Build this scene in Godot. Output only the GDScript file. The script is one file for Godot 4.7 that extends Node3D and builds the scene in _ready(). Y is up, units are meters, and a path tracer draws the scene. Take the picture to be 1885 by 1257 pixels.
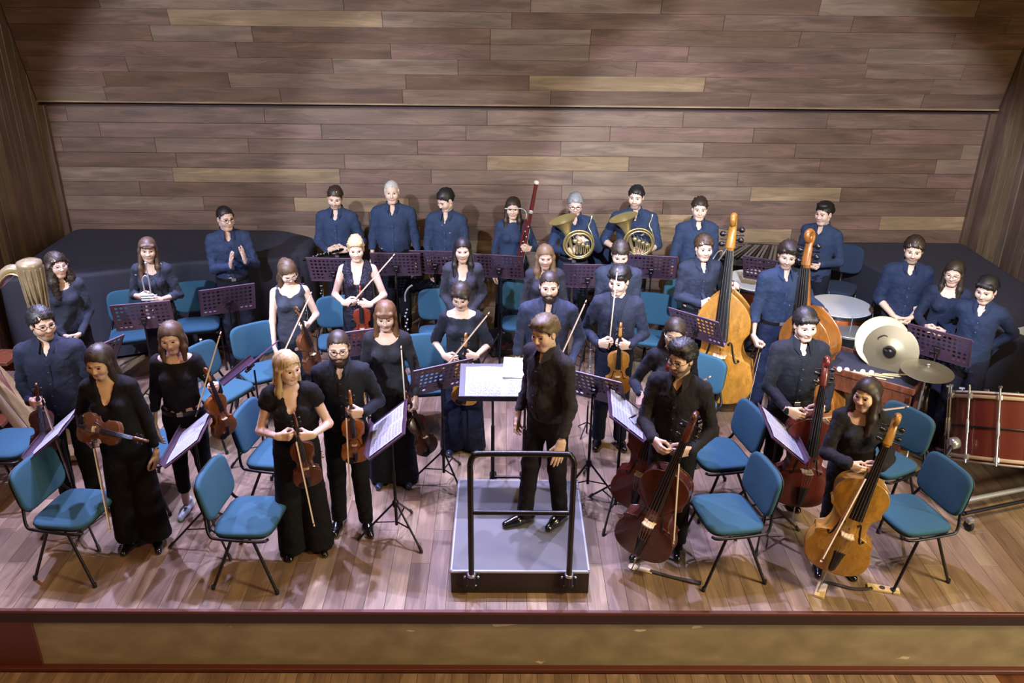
extends Node3D
# A student orchestra taking its bow on a wooden concert stage, seen from the balcony.
# Stage floor is y = 0, the front edge of the stage z = 0, upstage is -z. Metres.

func _ready() -> void:
	# ---- camera
	var cam := Camera3D.new()
	cam.fov = 43.01
	cam.position = Vector3(0, 4.2096, 4.7203)
	cam.rotation = Vector3(-0.4278, -0.0113, 0.0113)
	cam.near = 0.05
	cam.far = 60.0
	add_child(cam)
	cam.current = true
	# ---- surroundings: a closed hall, so hardly any sky
	var we := WorldEnvironment.new()
	var env := Environment.new()
	env.background_mode = Environment.BG_COLOR
	env.background_color = Color(0.004, 0.004, 0.005)
	env.tonemap_mode = Environment.TONE_MAPPER_LINEAR
	env.tonemap_exposure = 0.82
	env.sdfgi_enabled = true
	env.ssao_enabled = true
	env.ssil_enabled = true
	we.environment = env
	add_child(we)
	materials()
	# ---- stage lanterns: a bar high upstage that throws the shadows towards the hall, and three from the hall for the rear rows
	var cool := Color(0.80, 0.79, 1.0)
	for q in 5:
		var x := -4.2 + q * 1.48
		lantern(Vector3(x, 6.3, -2.9), Vector3(x * 0.95, 0.0, -1.3), cool, [56.0, 56.0, 54.0, 54.0, 50.0][q], [27.0, 27.0, 27.0, 26.0, 20.0][q], 0.06, "stage lantern on the upstage bar, number %s from the left" % ["one", "two", "three", "four", "five"][q])
	for q in 4:
		var x := -3.3 + q * 1.75
		lantern(Vector3(x, 6.4, -1.7), Vector3(x, 0.0, -1.6), cool, 15.0, 27.0, 0.08, "stage lantern on the middle bar, number %s from the left" % ["one", "two", "three", "four"][q])
	for q in 3:
		lantern(Vector3([-5.4, -2.4, 1.0][q], 5.5, 3.0), Vector3([-2.4, 0.4, 3.4][q], 0.65, -6.0), Color(0.88, 0.92, 1.0), [98.0, 80.0, 136.0][q], 18.6, 0.07, "profile spotlight in the hall aimed at the %s of the rear rows" % ["left", "middle", "right"][q])
	# ---- house lights in the hall ceiling, warm and low
	house(Vector3(4.6, 6.6, 2.6), 1.0, Color(1.0, 0.88, 0.62), 72.0, "warm square ceiling lamp over the right of the hall")
	flood(Vector3(7.7, 2.6, 4.2), Vector3(3.2, -0.3, 0.0), 0.7, Color(1.0, 0.98, 0.88), 50.0)
	house(Vector3(-3.4, 7.1, 4.6), 1.2, Color(1.0, 0.74, 0.48), 32.0, "warm square ceiling lamp over the left of the hall")
	# ---- the place and everything in it
	build_hall()
	people()
	furnish()
	instruments()
	percussion()

func lantern(p: Vector3, to: Vector3, col: Color, energy: float, cone: float, size: float, label: String) -> void:
	var d := (to - p).normalized()
	var o := thing("stage_light", label, "stage light", frame(p, -d, Vector3(0, 1, 0.01)), "stage lanterns")
	part(o, "housing", G.new().lathe([Vector2(0.11, -0.02), Vector2(0.12, -0.02), Vector2(0.12, 0.2), Vector2(0.07, 0.34), Vector2(0.0, 0.35), ], 18, Transform3D.IDENTITY, false).mesh(), M.black_plastic)
	part(o, "lens_lamp", G.new().lathe([Vector2(0.0, 0.03), Vector2(0.1, 0.03), Vector2(0.1, 0.04), Vector2(0.0, 0.045)], 18).mesh(), M.lamp_glow)
	part(o, "yoke", G.new().tube([Vector3(-0.14, 0.12, 0), Vector3(-0.14, 0.12, 0.2), Vector3(0.14, 0.12, 0.2), Vector3(0.14, 0.12, 0)], 0.012, 6).mesh(), M.black_plastic)
	var l := SpotLight3D.new()
	l.name = "beam"
	l.light_color = col
	l.light_energy = energy
	l.spot_angle = cone
	l.spot_angle_attenuation = 0.25
	l.spot_range = 20.0
	l.spot_attenuation = 2.0
	l.light_size = size
	l.shadow_enabled = true
	l.position = p + d * 0.05
	add_child(l)
	l.look_at(to, Vector3(0, 1, 0.02))

func house(p: Vector3, size: float, col: Color, energy: float, label: String) -> void:
	solo("ceiling_lamp", G.new().box(Vector3.ZERO, Vector3(size, 0.06, size), 0.01).mesh(), M.house_glow, Transform3D(Basis.IDENTITY, p), label, "ceiling lamp", "house lights")
	var l := AreaLight3D.new()
	l.name = "house_light"
	l.area_size = Vector2(size, size)
	l.light_color = col
	l.light_energy = energy
	l.area_range = 20.0
	l.area_attenuation = 2.0
	l.shadow_enabled = true
	l.position = p - Vector3(0, 0.05, 0)
	l.rotation = Vector3(-PI / 2, 0, 0)
	add_child(l)

func flood(p: Vector3, to: Vector3, size: float, col: Color, energy: float) -> void:
	var t := Transform3D(Basis.IDENTITY, p).looking_at(to, Vector3.UP)
	solo("wall_lamp", G.new().box(Vector3.ZERO, Vector3(size, size, 0.06), 0.01).mesh(), M.house_glow, t, "square wall lamp on the right wall of the hall", "wall lamp", "house lights")
	var l := AreaLight3D.new()
	l.name = "wall_light"
	l.area_size = Vector2(size, size)
	l.light_color = col
	l.light_energy = energy
	l.area_range = 20.0
	l.area_attenuation = 2.0
	l.shadow_enabled = true
	l.transform = t.translated_local(Vector3(0, 0, -0.05))
	add_child(l)

func mat(called: String, col: Color, rough: float, metal := 0.0, coat := 0.0) -> StandardMaterial3D:
	var m := StandardMaterial3D.new()
	m.resource_name = called
	m.albedo_color = col
	m.roughness = rough
	m.metallic = metal
	if coat > 0.0:
		m.clearcoat_enabled = true
		m.clearcoat = coat
		m.clearcoat_roughness = 0.12
	M[called] = m
	return m

func varnish_mat(called: String, col: Color) -> void:
	var m := mat(called, col, 0.38, 0.0, 0.5)
	m.albedo_texture = M.grain
	m.uv1_triplanar = true
	m.uv1_scale = Vector3(4.0, 1.2, 4.0)

func materials() -> void:
	fold.seed = 3
	fold.frequency = 0.06
	fold.fractal_octaves = 3
	strand.seed = 8
	strand.frequency = 0.05
	strand.fractal_octaves = 2
	M["grain"] = wood_image(512, 256, 4, true)
	var up: Image = M.grain.get_image().duplicate()
	up.rotate_90(CLOCKWISE)
	M["grain_up"] = ImageTexture.create_from_image(up)
	var cn := FastNoiseLite.new()
	cn.seed = 21
	cn.frequency = 0.012
	cn.fractal_octaves = 3
	var ct := NoiseTexture2D.new()
	ct.width = 256
	ct.height = 256
	ct.seamless = true
	ct.noise = cn
	ct.as_normal_map = true
	ct.bump_strength = 9.0
	M["crease"] = ct
	var sk := mat("skin", Color.WHITE, 0.55)
	sk.vertex_color_use_as_albedo = true
	mat("leather", Color("131113"), 0.4)
	mat("shoe", Color("0e0d0f"), 0.18, 0.0, 0.6)
	mat("shoe_silver", Color("9aa0a8"), 0.35)
	mat("shoe_blue", Color("27304a"), 0.3, 0.0, 0.3)
	mat("chrome", Color("b9bdc4"), 0.28, 0.75)
	mat("steel", Color("b8bcc4"), 0.3, 1.0)
	mat("steel_dark", Color("2c2c31"), 0.38, 0.7)
	mat("silver", Color("c9cbd0"), 0.3, 0.6)
	mat("brass", Color("c8b47c"), 0.32, 0.75)
	mat("cymbal", Color("8f866c"), 0.45, 0.8)
	mat("black_gloss", Color("0c0c0e"), 0.2)
	mat("black_plastic", Color("101014"), 0.5)
	mat("frame_black", Color("17151c"), 0.36, 0.3)
	mat("stand_black", Color("17131a"), 0.4, 0.3)
	mat("stand_plate", Color("4a3549"), 0.42, 0.15)
	mat("rail_black", Color("0d0b0d"), 0.35)
	mat("ebony", Color("0b090a"), 0.35)
	mat("maple", Color("c9b48c"), 0.5)
	mat("pernambuco", Color("8a5b3a"), 0.4)
	mat("horsehair", Color("d8d2c6"), 0.6)
	mat("ivory", Color("dcd6ca"), 0.35)
	mat("paper", Color("a9acb6"), 0.8)
	mat("alu", Color("a9acb4"), 0.4, 0.6)
	mat("gut", Color("8a5a68"), 0.5)
	mat("gut_red", Color("7a2020"), 0.5)
	mat("cream", Color("c9bda6"), 0.45)
	mat("copper", Color("8a4a2c"), 0.35, 0.9)
	mat("drumskin", Color("c4c4c8"), 0.55)
	mat("felt", Color("d6d2c8"), 0.9)
	mat("towel", Color("8d9498"), 0.95)
	mat("drape", Color("282837"), 0.75)
	mat("drum_shell", Color("5c2620"), 0.3, 0.0, 0.5)
	mat("hoop_wood", Color("a89a84"), 0.45)
	mat("mallet_wood", Color("bfa878"), 0.5)
	mat("rubber", Color("15151a"), 0.7)
	mat("strap", Color("2a2420"), 0.8)
	mat("hall_wall", Color("6b4a33"), 0.8)
	mat("chip", Color("b3a88c"), 0.8)
	mat("dark_wood", Color("2a120d"), 0.6)
	mat("edge_wood", Color("4f231a"), 0.45)
	mat("podium_top", Color("5a5a5e"), 0.55)
	mat("podium_side", Color("241a15"), 0.5)
	mat("blue_cloth", Color("244d61"), 0.92)
	mat("navy_cloth", Color("1c2a44"), 0.9)
	var fa := mat("fascia", Color("8e8064"), 0.6)
	var fn := FastNoiseLite.new()
	fn.seed = 12
	fn.frequency = 0.006
	var ft := NoiseTexture2D.new()
	ft.width = 512
	ft.height = 512
	ft.seamless = true
	ft.noise = fn
	var gr := Gradient.new()
	gr.set_color(0, Color(0.8, 0.78, 0.74))
	gr.set_color(1, Color(1, 1, 1))
	ft.color_ramp = gr
	fa.albedo_texture = ft
	fa.uv1_triplanar = true
	fa.uv1_scale = Vector3(0.7, 1.2, 0.7)
	for q: Array in [["gilt", "b5a78a"], ["spruce", "c8b48c"]]:
		varnish_mat(q[0], Color(q[1]))
	M.gilt.metallic = 0.2
	for q: Array in [["violin_amber", "a5602a"], ["violin_dark", "5a2a16"], ["violin_red", "8a3212"], ["violin_gold", "c08a3e"], ["violin_brown", "6a4022"], ["cello_red", "6b2414"], ["cello_brown", "552315"], ["cello_gold", "b98a3c"], ["bass_gold", "c08a34"], ["bass_brown", "a56a2c"], ["bassoon", "6e1612"], ["table_wood", "7a4632"]]:
		varnish_mat(q[0], Color(q[1]))
	var sq := mat("sequin", Color("2a2836"), 0.3, 0.6)
	var sn := FastNoiseLite.new()
	sn.seed = 5
	sn.noise_type = FastNoiseLite.TYPE_CELLULAR
	sn.frequency = 0.09
	var stx := NoiseTexture2D.new()
	stx.width = 256
	stx.height = 256
	stx.seamless = true
	stx.noise = sn
	stx.as_normal_map = true
	stx.bump_strength = 20.0
	sq.normal_enabled = true
	sq.normal_texture = stx
	sq.uv1_triplanar = true
	sq.uv1_scale = Vector3(4, 4, 4)
	var lg := mat("lamp_glow", Color("f0f0ff"), 0.4)
	lg.emission_enabled = true
	lg.emission = Color(0.85, 0.87, 1.0)
	lg.emission_energy_multiplier = 3.0
	var hg := mat("house_glow", Color("fff0d8"), 0.5)
	hg.emission_enabled = true
	hg.emission = Color(1.0, 0.8, 0.5)
	hg.emission_energy_multiplier = 0.6
	# printed music: staves and notes
	for big in 2:
		var im := Image.create(256, 360, false, Image.FORMAT_RGB8)
		im.fill(Color(0.66, 0.67, 0.70))
		var r := RandomNumberGenerator.new()
		r.seed = 31 + big
		var y := 22
		while y < 330:
			for l in 5:
				im.fill_rect(Rect2i(16, y + l * 4, 224, 1), Color(0.42, 0.42, 0.45))
			for n in 26:
				if r.randf() < 0.72:
					var ny := y + r.randi_range(-3, 18)
					im.fill_rect(Rect2i(26 + n * 8, ny, 4, 3), Color(0.15, 0.15, 0.17))
					im.fill_rect(Rect2i(29 + n * 8, ny - 12, 1, 13), Color(0.2, 0.2, 0.22))
			y += 36 if not big else 27
		var m := mat("page" if not big else "page_big", Color.WHITE, 0.85)
		m.albedo_texture = ImageTexture.create_from_image(im)
		m.uv1_triplanar = true
		m.uv1_triplanar_sharpness = 12.0
		m.uv1_scale = Vector3(1.0 / 0.225, 1.0 / 0.31, 1.0) if not big else Vector3(1.0 / 0.3, 1.0 / 0.38, 1.0)
		m.uv1_offset = Vector3(0.0, 0.5, 0.0)
	mat("button", Color("4a5264"), 0.3)
	M["button_mesh"] = G.new().lathe([Vector2(0.0, 0.0), Vector2(0.006, 0.0), Vector2(0.0055, 0.0025), Vector2(0.0, 0.003)], 8, Transform3D(Basis(Vector3.RIGHT, PI / 2), Vector3.ZERO)).mesh()
	M["buckle_mesh"] = G.new().box(Vector3.ZERO, Vector3(0.045, 0.034, 0.006), 0.002).mesh()
	var g := G.new()
	for s: float in [-1.0, 1.0]:
		var p := []
		for q in 16:
			var a := TAU * q / 16.0
			p.append(Vector3(s * 0.032 + cos(a) * 0.0235, 0.002 + sin(a) * 0.018, 0.101 - absf(cos(a) * 0.02 * 0.2) - 0.004 * maxf(0.0, s * cos(a))))
		g.tube(p, 0.0021, 5, true)
		g.tube([Vector3(s * 0.055, 0.006, 0.096), Vector3(s * 0.078, 0.01, 0.07), Vector3(s * 0.083, 0.012, 0.0), Vector3(s * 0.082, 0.0, -0.012)], 0.002, 5)
	g.tube([Vector3(-0.009, 0.006, 0.102), Vector3(0, 0.009, 0.105), Vector3(0.009, 0.006, 0.102)], 0.002, 5)
	M["glasses_mesh"] = g.mesh()

# ---------------------------------------------------------------- geometry
class G:
	var v := PackedVector3Array()
	var n := PackedVector3Array()
	var i := PackedInt32Array()
	var c := PackedColorArray()

	func quad(a: Vector3, b: Vector3, d: Vector3, e: Vector3, nn: Vector3) -> void:
		var s := v.size()
		for p in [a, b, d, e]:
			v.append(p)
			n.append(nn)
		if (b - a).cross(d - a).dot(nn) > 0.0:
			i.append_array(PackedInt32Array([s, s + 2, s + 1, s, s + 3, s + 2]))
		else:
			i.append_array(PackedInt32Array([s, s + 1, s + 2, s, s + 2, s + 3]))

	func tri(a: Vector3, b: Vector3, d: Vector3, nn: Vector3) -> void:
		var s := v.size()
		for p in [a, b, d]:
			v.append(p)
			n.append(nn)
		if (b - a).cross(d - a).dot(nn) > 0.0:
			i.append_array(PackedInt32Array([s, s + 2, s + 1]))
		else:
			i.append_array(PackedInt32Array([s, s + 1, s + 2]))

	func box(at: Vector3, size: Vector3, ch := 0.0, bs := Basis.IDENTITY) -> G:
		var h := size * 0.5
		ch = minf(ch, minf(h.x, minf(h.y, h.z)) * 0.9)
		for ax in 3:
			var u := (ax + 1) % 3
			var w := (ax + 2) % 3
			for s: float in [-1.0, 1.0]:
				var q: Array[Vector3] = []
				for k in [[-1, -1], [1, -1], [1, 1], [-1, 1]]:
					var p := Vector3.ZERO
					p[ax] = s * h[ax]
					p[u] = k[0] * (h[u] - ch)
					p[w] = k[1] * (h[w] - ch)
					q.append(at + bs * p)
				var nn := Vector3.ZERO
				nn[ax] = s
				quad(q[0], q[1], q[2], q[3], bs * nn)
		if ch > 0.0:
			for ax in 3:
				var u := (ax + 1) % 3
				var w := (ax + 2) % 3
				for k in [[-1, -1], [1, -1], [1, 1], [-1, 1]]:
					var q: Array[Vector3] = []
					for m in [[-1, 0], [1, 0], [1, 1], [-1, 1]]:
						var p := Vector3.ZERO
						p[ax] = m[0] * (h[ax] - ch)
						p[u] = k[0] * (h[u] - (ch if m[1] else 0.0))
						p[w] = k[1] * (h[w] - (0.0 if m[1] else ch))
						q.append(at + bs * p)
					var nn := Vector3.ZERO
					nn[u] = k[0]
					nn[w] = k[1]
					quad(q[0], q[1], q[2], q[3], (bs * nn).normalized())
			for sx: float in [-1.0, 1.0]:
				for sy: float in [-1.0, 1.0]:
					for sz: float in [-1.0, 1.0]:
						var s := Vector3(sx, sy, sz)
						var a := s * (h - Vector3(0, ch, ch))
						var b := s * (h - Vector3(ch, 0, ch))
						var d := s * (h - Vector3(ch, ch, 0))
						tri(at + bs * a, at + bs * b, at + bs * d, (bs * s).normalized())
		return self

	# rings of equal length joined into one smooth skin
	func loft(rings: Array, closed := true, cap0 := true, cap1 := true, flat_caps := true) -> G:
		var s := v.size()
		var m: int = rings[0].size()
		var t := PackedInt32Array()
		var cen := Vector3.ZERO
		for r: PackedVector3Array in rings:
			v.append_array(r)
			for p in r:
				cen += p
		cen /= float(m * rings.size())
		for a in rings.size() - 1:
			for b in (m if closed else m - 1):
				var p0 := s + a * m + b
				var p1 := s + a * m + (b + 1) % m
				t.append_array(PackedInt32Array([p0, p1, p1 + m, p0, p1 + m, p0 + m]))
		var vol := 0.0
		for k in range(0, t.size(), 3):
			vol += (v[t[k]] - cen).dot((v[t[k + 1]] - cen).cross(v[t[k + 2]] - cen))
		if vol > 0.0:
			for k in range(0, t.size(), 3):
				var x := t[k + 1]
				t[k + 1] = t[k + 2]
				t[k + 2] = x
		var acc := PackedVector3Array()
		acc.resize(v.size() - s)
		for k in range(0, t.size(), 3):
			var nn := (v[t[k + 2]] - v[t[k]]).cross(v[t[k + 1]] - v[t[k]])
			for q in 3:
				acc[t[k + q] - s] += nn
		for p in acc:
			n.append(p.normalized() if p.length_squared() > 1e-20 else Vector3.UP)
		i.append_array(t)
		for e in 2:
			if (e == 0 and cap0 or e == 1 and cap1) and closed and m > 2:
				var r: PackedVector3Array = rings[0] if e == 0 else rings[-1]
				var o: PackedVector3Array = rings[1] if e == 0 else rings[-2]
				var mid := Vector3.ZERO
				var mo := Vector3.ZERO
				for k in m:
					mid += r[k] / m
					mo += o[k] / m
				var nn := (r[0] - mid).cross(r[m / 4] - mid).normalized() if m > 4 else (r[0] - mid).cross(r[1] - mid).normalized()
				if nn.dot(mid - mo) < 0.0:
					nn = -nn
				if nn.length_squared() < 0.5:
					continue
				for k in m:
					tri(mid, r[k], r[(k + 1) % m], nn)
		return self

	func tube(pts: Array, radii, sides := 8, closed := false, flatx := 1.0, updir := Vector3.ZERO) -> G:
		var rings := []
		var np := pts.size()
		var t0: Vector3 = (pts[1] - pts[0]).normalized()
		var up := updir if updir != Vector3.ZERO else (Vector3.UP if absf(t0.y) < 0.9 else Vector3.RIGHT)
		var x := up.cross(t0).normalized()
		for k in np:
			var t: Vector3
			if closed:
				t = (pts[(k + 1) % np] - pts[(k + np - 1) % np]).normalized()
			else:
				t = (pts[mini(k + 1, np - 1)] - pts[maxi(k - 1, 0)]).normalized()
			x = (x - t * x.dot(t)).normalized()
			var y := t.cross(x)
			var r: float = radii[k] if radii is Array else radii
			var ring := PackedVector3Array()
			for a in sides:
				var an := TAU * (a + 0.5) / sides
				ring.append(pts[k] + x * cos(an) * r * flatx + y * sin(an) * r)
			rings.append(ring)
		if closed:
			rings.append(rings[0])
		return loft(rings, true, not closed, not closed)

	# profile of (radius, height) turned about y, then placed by t
	func lathe(prof: Array, segs := 16, t := Transform3D.IDENTITY, caps := true) -> G:
		var rings := []
		for p: Vector2 in prof:
			var ring := PackedVector3Array()
			for a in segs:
				var an := TAU * a / segs
				ring.append(t * Vector3(cos(an) * maxf(p.x, 1e-4), p.y, sin(an) * maxf(p.x, 1e-4)))
			rings.append(ring)
		return loft(rings, true, caps, caps)

	# flat polygon (x, y) given depth along z
	func prism(poly: PackedVector2Array, z0: float, z1: float, t := Transform3D.IDENTITY) -> G:
		var ix := Geometry2D.triangulate_polygon(poly)
		for e in 2:
			var z := z0 if e == 0 else z1
			var nn := t.basis * Vector3(0, 0, signf(z - (z0 + z1) * 0.5))
			for k in range(0, ix.size(), 3):
				tri(t * Vector3(poly[ix[k]].x, poly[ix[k]].y, z), t * Vector3(poly[ix[k + 1]].x, poly[ix[k + 1]].y, z), t * Vector3(poly[ix[k + 2]].x, poly[ix[k + 2]].y, z), nn)
		var sgn := 1.0 if not Geometry2D.is_polygon_clockwise(poly) else -1.0
		for k in poly.size():
			var a := poly[k]
			var b := poly[(k + 1) % poly.size()]
			var d := (b - a).normalized()
			quad(t * Vector3(a.x, a.y, z0), t * Vector3(b.x, b.y, z0), t * Vector3(b.x, b.y, z1), t * Vector3(a.x, a.y, z1), (t.basis * Vector3(d.y, -d.x, 0)) * sgn)
		return self

	func add(d: Dictionary, t: Transform3D) -> void:
		var s := v.size()
		var flip := t.basis.determinant() < 0.0
		v.append_array(t * (d.v as PackedVector3Array))
		var nb := t.basis.orthonormalized() if not flip else t.basis
		for p: Vector3 in d.n:
			n.append((nb * p).normalized())
		var di: PackedInt32Array = d.i
		for k in range(0, di.size(), 3):
			i.append(s + di[k])
			i.append(s + (di[k + 2] if flip else di[k + 1]))
			i.append(s + (di[k + 1] if flip else di[k + 2]))

	func mesh() -> ArrayMesh:
		var a := []
		a.resize(Mesh.ARRAY_MAX)
		a[Mesh.ARRAY_VERTEX] = v
		a[Mesh.ARRAY_NORMAL] = n
		a[Mesh.ARRAY_INDEX] = i
		if c.size() == v.size():
			a[Mesh.ARRAY_COLOR] = c
		var m := ArrayMesh.new()
		m.add_surface_from_arrays(Mesh.PRIMITIVE_TRIANGLES, a)
		return m


# ---------------------------------------------------------------- smooth bodies: a distance field on a grid, meshed as surface nets
class Field:
	var o: Vector3
	var c: float
	var nx: int
	var ny: int
	var nz: int
	var f := PackedFloat32Array()

	func _init(lo: Vector3, hi: Vector3, cell: float) -> void:
		o = lo
		c = cell
		nx = int((hi.x - lo.x) / c) + 2
		ny = int((hi.y - lo.y) / c) + 2
		nz = int((hi.z - lo.z) / c) + 2
		f.resize(nx * ny * nz)
		f.fill(1.0)

	func bone(a: Vector3, b: Vector3, ra: float, rb: float, k := 0.02, sz := 1.0, cut := false) -> void:
		var m := maxf(ra, rb) + k + 2.0 * c
		var x0 := maxi(0, int((minf(a.x, b.x) - m - o.x) / c))
		var x1 := mini(nx, int((maxf(a.x, b.x) + m - o.x) / c) + 1)
		var y0 := maxi(0, int((minf(a.y, b.y) - m - o.y) / c))
		var y1 := mini(ny, int((maxf(a.y, b.y) + m - o.y) / c) + 1)
		var z0 := maxi(0, int((minf(a.z, b.z) - m - o.z) / c))
		var z1 := mini(nz, int((maxf(a.z, b.z) + m - o.z) / c) + 1)
		var pa := Vector3(a.x, a.y, a.z * sz)
		var ba := Vector3(b.x, b.y, b.z * sz) - pa
		var inv := 1.0 / maxf(ba.dot(ba), 1e-9)
		var dr := rb - ra
		var k4 := 0.25 / k
		for z in range(z0, z1):
			for y in range(y0, y1):
				var idx := (z * ny + y) * nx + x0
				var p := Vector3(o.x + x0 * c, o.y + y * c, (o.z + z * c) * sz) - pa
				for x in range(x0, x1):
					var h := clampf(p.dot(ba) * inv, 0.0, 1.0)
					var d := (p - ba * h).length() - ra - dr * h
					var e := f[idx]
					if cut:
						d = -d
						if d > e - k:
							var g := k - absf(d - e)
							f[idx] = maxf(d, e) + (g * g * k4 if g > 0.0 else 0.0)
					elif d < e + k:
						var g := k - absf(d - e)
						f[idx] = minf(d, e) - (g * g * k4 if g > 0.0 else 0.0)
					idx += 1
					p.x += c

	func ball(at: Vector3, r: Vector3, k := 0.02, cut := false) -> void:
		var m := maxf(r.x, maxf(r.y, r.z)) + k + 2.0 * c
		var x0 := maxi(0, int((at.x - m - o.x) / c))
		var x1 := mini(nx, int((at.x + m - o.x) / c) + 1)
		var y0 := maxi(0, int((at.y - m - o.y) / c))
		var y1 := mini(ny, int((at.y + m - o.y) / c) + 1)
		var z0 := maxi(0, int((at.z - m - o.z) / c))
		var z1 := mini(nz, int((at.z + m - o.z) / c) + 1)
		var k4 := 0.25 / k
		for z in range(z0, z1):
			for y in range(y0, y1):
				var idx := (z * ny + y) * nx + x0
				for x in range(x0, x1):
					var p := (Vector3(o.x + x * c, o.y + y * c, o.z + z * c) - at) / r
					var k0 := p.length()
					var d := k0 * (k0 - 1.0) / maxf((p / r).length(), 1e-4)
					var e := f[idx]
					if cut:
						d = -d
						if d > e - k:
							var g := k - absf(d - e)
							f[idx] = maxf(d, e) + (g * g * k4 if g > 0.0 else 0.0)
					elif d < e + k:
						var g := k - absf(d - e)
						f[idx] = minf(d, e) - (g * g * k4 if g > 0.0 else 0.0)
					idx += 1

	# keep what lies on the far side of the plane nn . p > w
	func keep(nn: Vector3, w: float, k := 0.004) -> void:
		var idx := 0
		var k4 := 0.25 / k
		for z in nz:
			for y in ny:
				var s := w - nn.dot(Vector3(o.x, o.y + y * c, o.z + z * c))
				for x in nx:
					var e := f[idx]
					if s > e - k:
						var g := k - absf(s - e)
						f[idx] = maxf(s, e) + (g * g * k4 if g > 0.0 else 0.0)
					idx += 1
					s -= nn.x * c

	func net() -> Dictionary:
		var vs := PackedVector3Array()
		var ns := PackedVector3Array()
		var ix := PackedInt32Array()
		var cell := PackedInt32Array()
		cell.resize(f.size())
		cell.fill(-1)
		var live := PackedInt32Array()
		var sx := 1
		var sy := nx
		var sz := nx * ny
		var thr := c * 2.6
		for z in nz - 1:
			for y in ny - 1:
				var idx := (z * ny + y) * nx
				for x in nx - 1:
					var a := f[idx]
					if a < thr and a > -thr:
						var b := f[idx + 1]
						var d := f[idx + sy]
						var e := f[idx + sy + 1]
						var g := f[idx + sz]
						var h := f[idx + sz + 1]
						var p := f[idx + sz + sy]
						var q := f[idx + sz + sy + 1]
						var cnt := int(a < 0.0) + int(b < 0.0) + int(d < 0.0) + int(e < 0.0) + int(g < 0.0) + int(h < 0.0) + int(p < 0.0) + int(q < 0.0)
						if cnt > 0 and cnt < 8:
							var s := Vector3.ZERO
							var m := 0
							if (a < 0.0) != (b < 0.0):
								s += Vector3(a / (a - b), 0, 0); m += 1
							if (d < 0.0) != (e < 0.0):
								s += Vector3(d / (d - e), 1, 0); m += 1
							if (g < 0.0) != (h < 0.0):
								s += Vector3(g / (g - h), 0, 1); m += 1
							if (p < 0.0) != (q < 0.0):
								s += Vector3(p / (p - q), 1, 1); m += 1
							if (a < 0.0) != (d < 0.0):
								s += Vector3(0, a / (a - d), 0); m += 1
							if (b < 0.0) != (e < 0.0):
								s += Vector3(1, b / (b - e), 0); m += 1
							if (g < 0.0) != (p < 0.0):
								s += Vector3(0, g / (g - p), 1); m += 1
							if (h < 0.0) != (q < 0.0):
								s += Vector3(1, h / (h - q), 1); m += 1
							if (a < 0.0) != (g < 0.0):
								s += Vector3(0, 0, a / (a - g)); m += 1
							if (b < 0.0) != (h < 0.0):
								s += Vector3(1, 0, b / (b - h)); m += 1
							if (d < 0.0) != (p < 0.0):
								s += Vector3(0, 1, d / (d - p)); m += 1
							if (e < 0.0) != (q < 0.0):
								s += Vector3(1, 1, e / (e - q)); m += 1
							s /= m
							cell[idx] = vs.size()
							live.append(idx)
							vs.append(o + (Vector3(x, y, z) + s) * c)
							var fx := 1.0 - s.x
							var fy := 1.0 - s.y
							var fz := 1.0 - s.z
							ns.append(Vector3(
								((b - a) * fy + (e - d) * s.y) * fz + ((h - g) * fy + (q - p) * s.y) * s.z,
								((d - a) * fx + (e - b) * s.x) * fz + ((p - g) * fx + (q - h) * s.x) * s.z,
								((g - a) * fx + (h - b) * s.x) * fy + ((p - d) * fx + (q - e) * s.x) * s.y).normalized())
					idx += 1
		for idx in live:
			var a := f[idx] < 0.0
			for ax in 3:
				var u := sx if ax == 0 else (sy if ax == 1 else sz)
				var b := f[idx + u] < 0.0
				if a == b:
					continue
				var w := sy if ax == 0 else (sz if ax == 1 else sx)
				var t := sz if ax == 0 else (sx if ax == 1 else sy)
				if idx < w + t:
					continue
				var p0 := cell[idx]
				var p1 := cell[idx - w]
				var p2 := cell[idx - w - t]
				var p3 := cell[idx - t]
				if p1 < 0 or p2 < 0 or p3 < 0:
					continue
				if a:
					ix.append_array(PackedInt32Array([p0, p2, p1, p0, p3, p2]))
				else:
					ix.append_array(PackedInt32Array([p0, p1, p2, p0, p2, p3]))
		return {"v": vs, "n": ns, "i": ix}


func arr_mesh(d: Dictionary) -> ArrayMesh:
	var a := []
	a.resize(Mesh.ARRAY_MAX)
	a[Mesh.ARRAY_VERTEX] = d.v
	a[Mesh.ARRAY_NORMAL] = d.n
	a[Mesh.ARRAY_INDEX] = d.i
	if d.has("c"):
		a[Mesh.ARRAY_COLOR] = d.c
	var m := ArrayMesh.new()
	m.add_surface_from_arrays(Mesh.PRIMITIVE_TRIANGLES, a)
	return m


func curve(pts: Array, per := 6, closed := false) -> Array:
	var out := []
	var n := pts.size()
	for k in (n if closed else n - 1):
		var a = pts[(k + n - 1) % n] if closed else pts[maxi(k - 1, 0)]
		var b = pts[k]
		var c = pts[(k + 1) % n]
		var d = pts[(k + 2) % n] if closed else pts[mini(k + 2, n - 1)]
		for s in per:
			var t := float(s) / per
			out.append(0.5 * (2.0 * b + (c - a) * t + (2.0 * a - 5.0 * b + 4.0 * c - d) * t * t + (3.0 * b - a - 3.0 * c + d) * t * t * t))
	if not closed:
		out.append(pts[n - 1])
	return out


# ---------------------------------------------------------------- things, parts, names
var taken := {}
var M := {}

func numbered(called: String) -> String:
	var k: int = taken.get(called, 0)
	taken[called] = k + 1
	return called if k == 0 else "%s_%03d" % [called, k]

func tag(o: Node, label: String, category: String, group := "") -> void:
	o.set_meta("label", label)
	o.set_meta("category", category)
	if group:
		o.set_meta("group", group)

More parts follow.
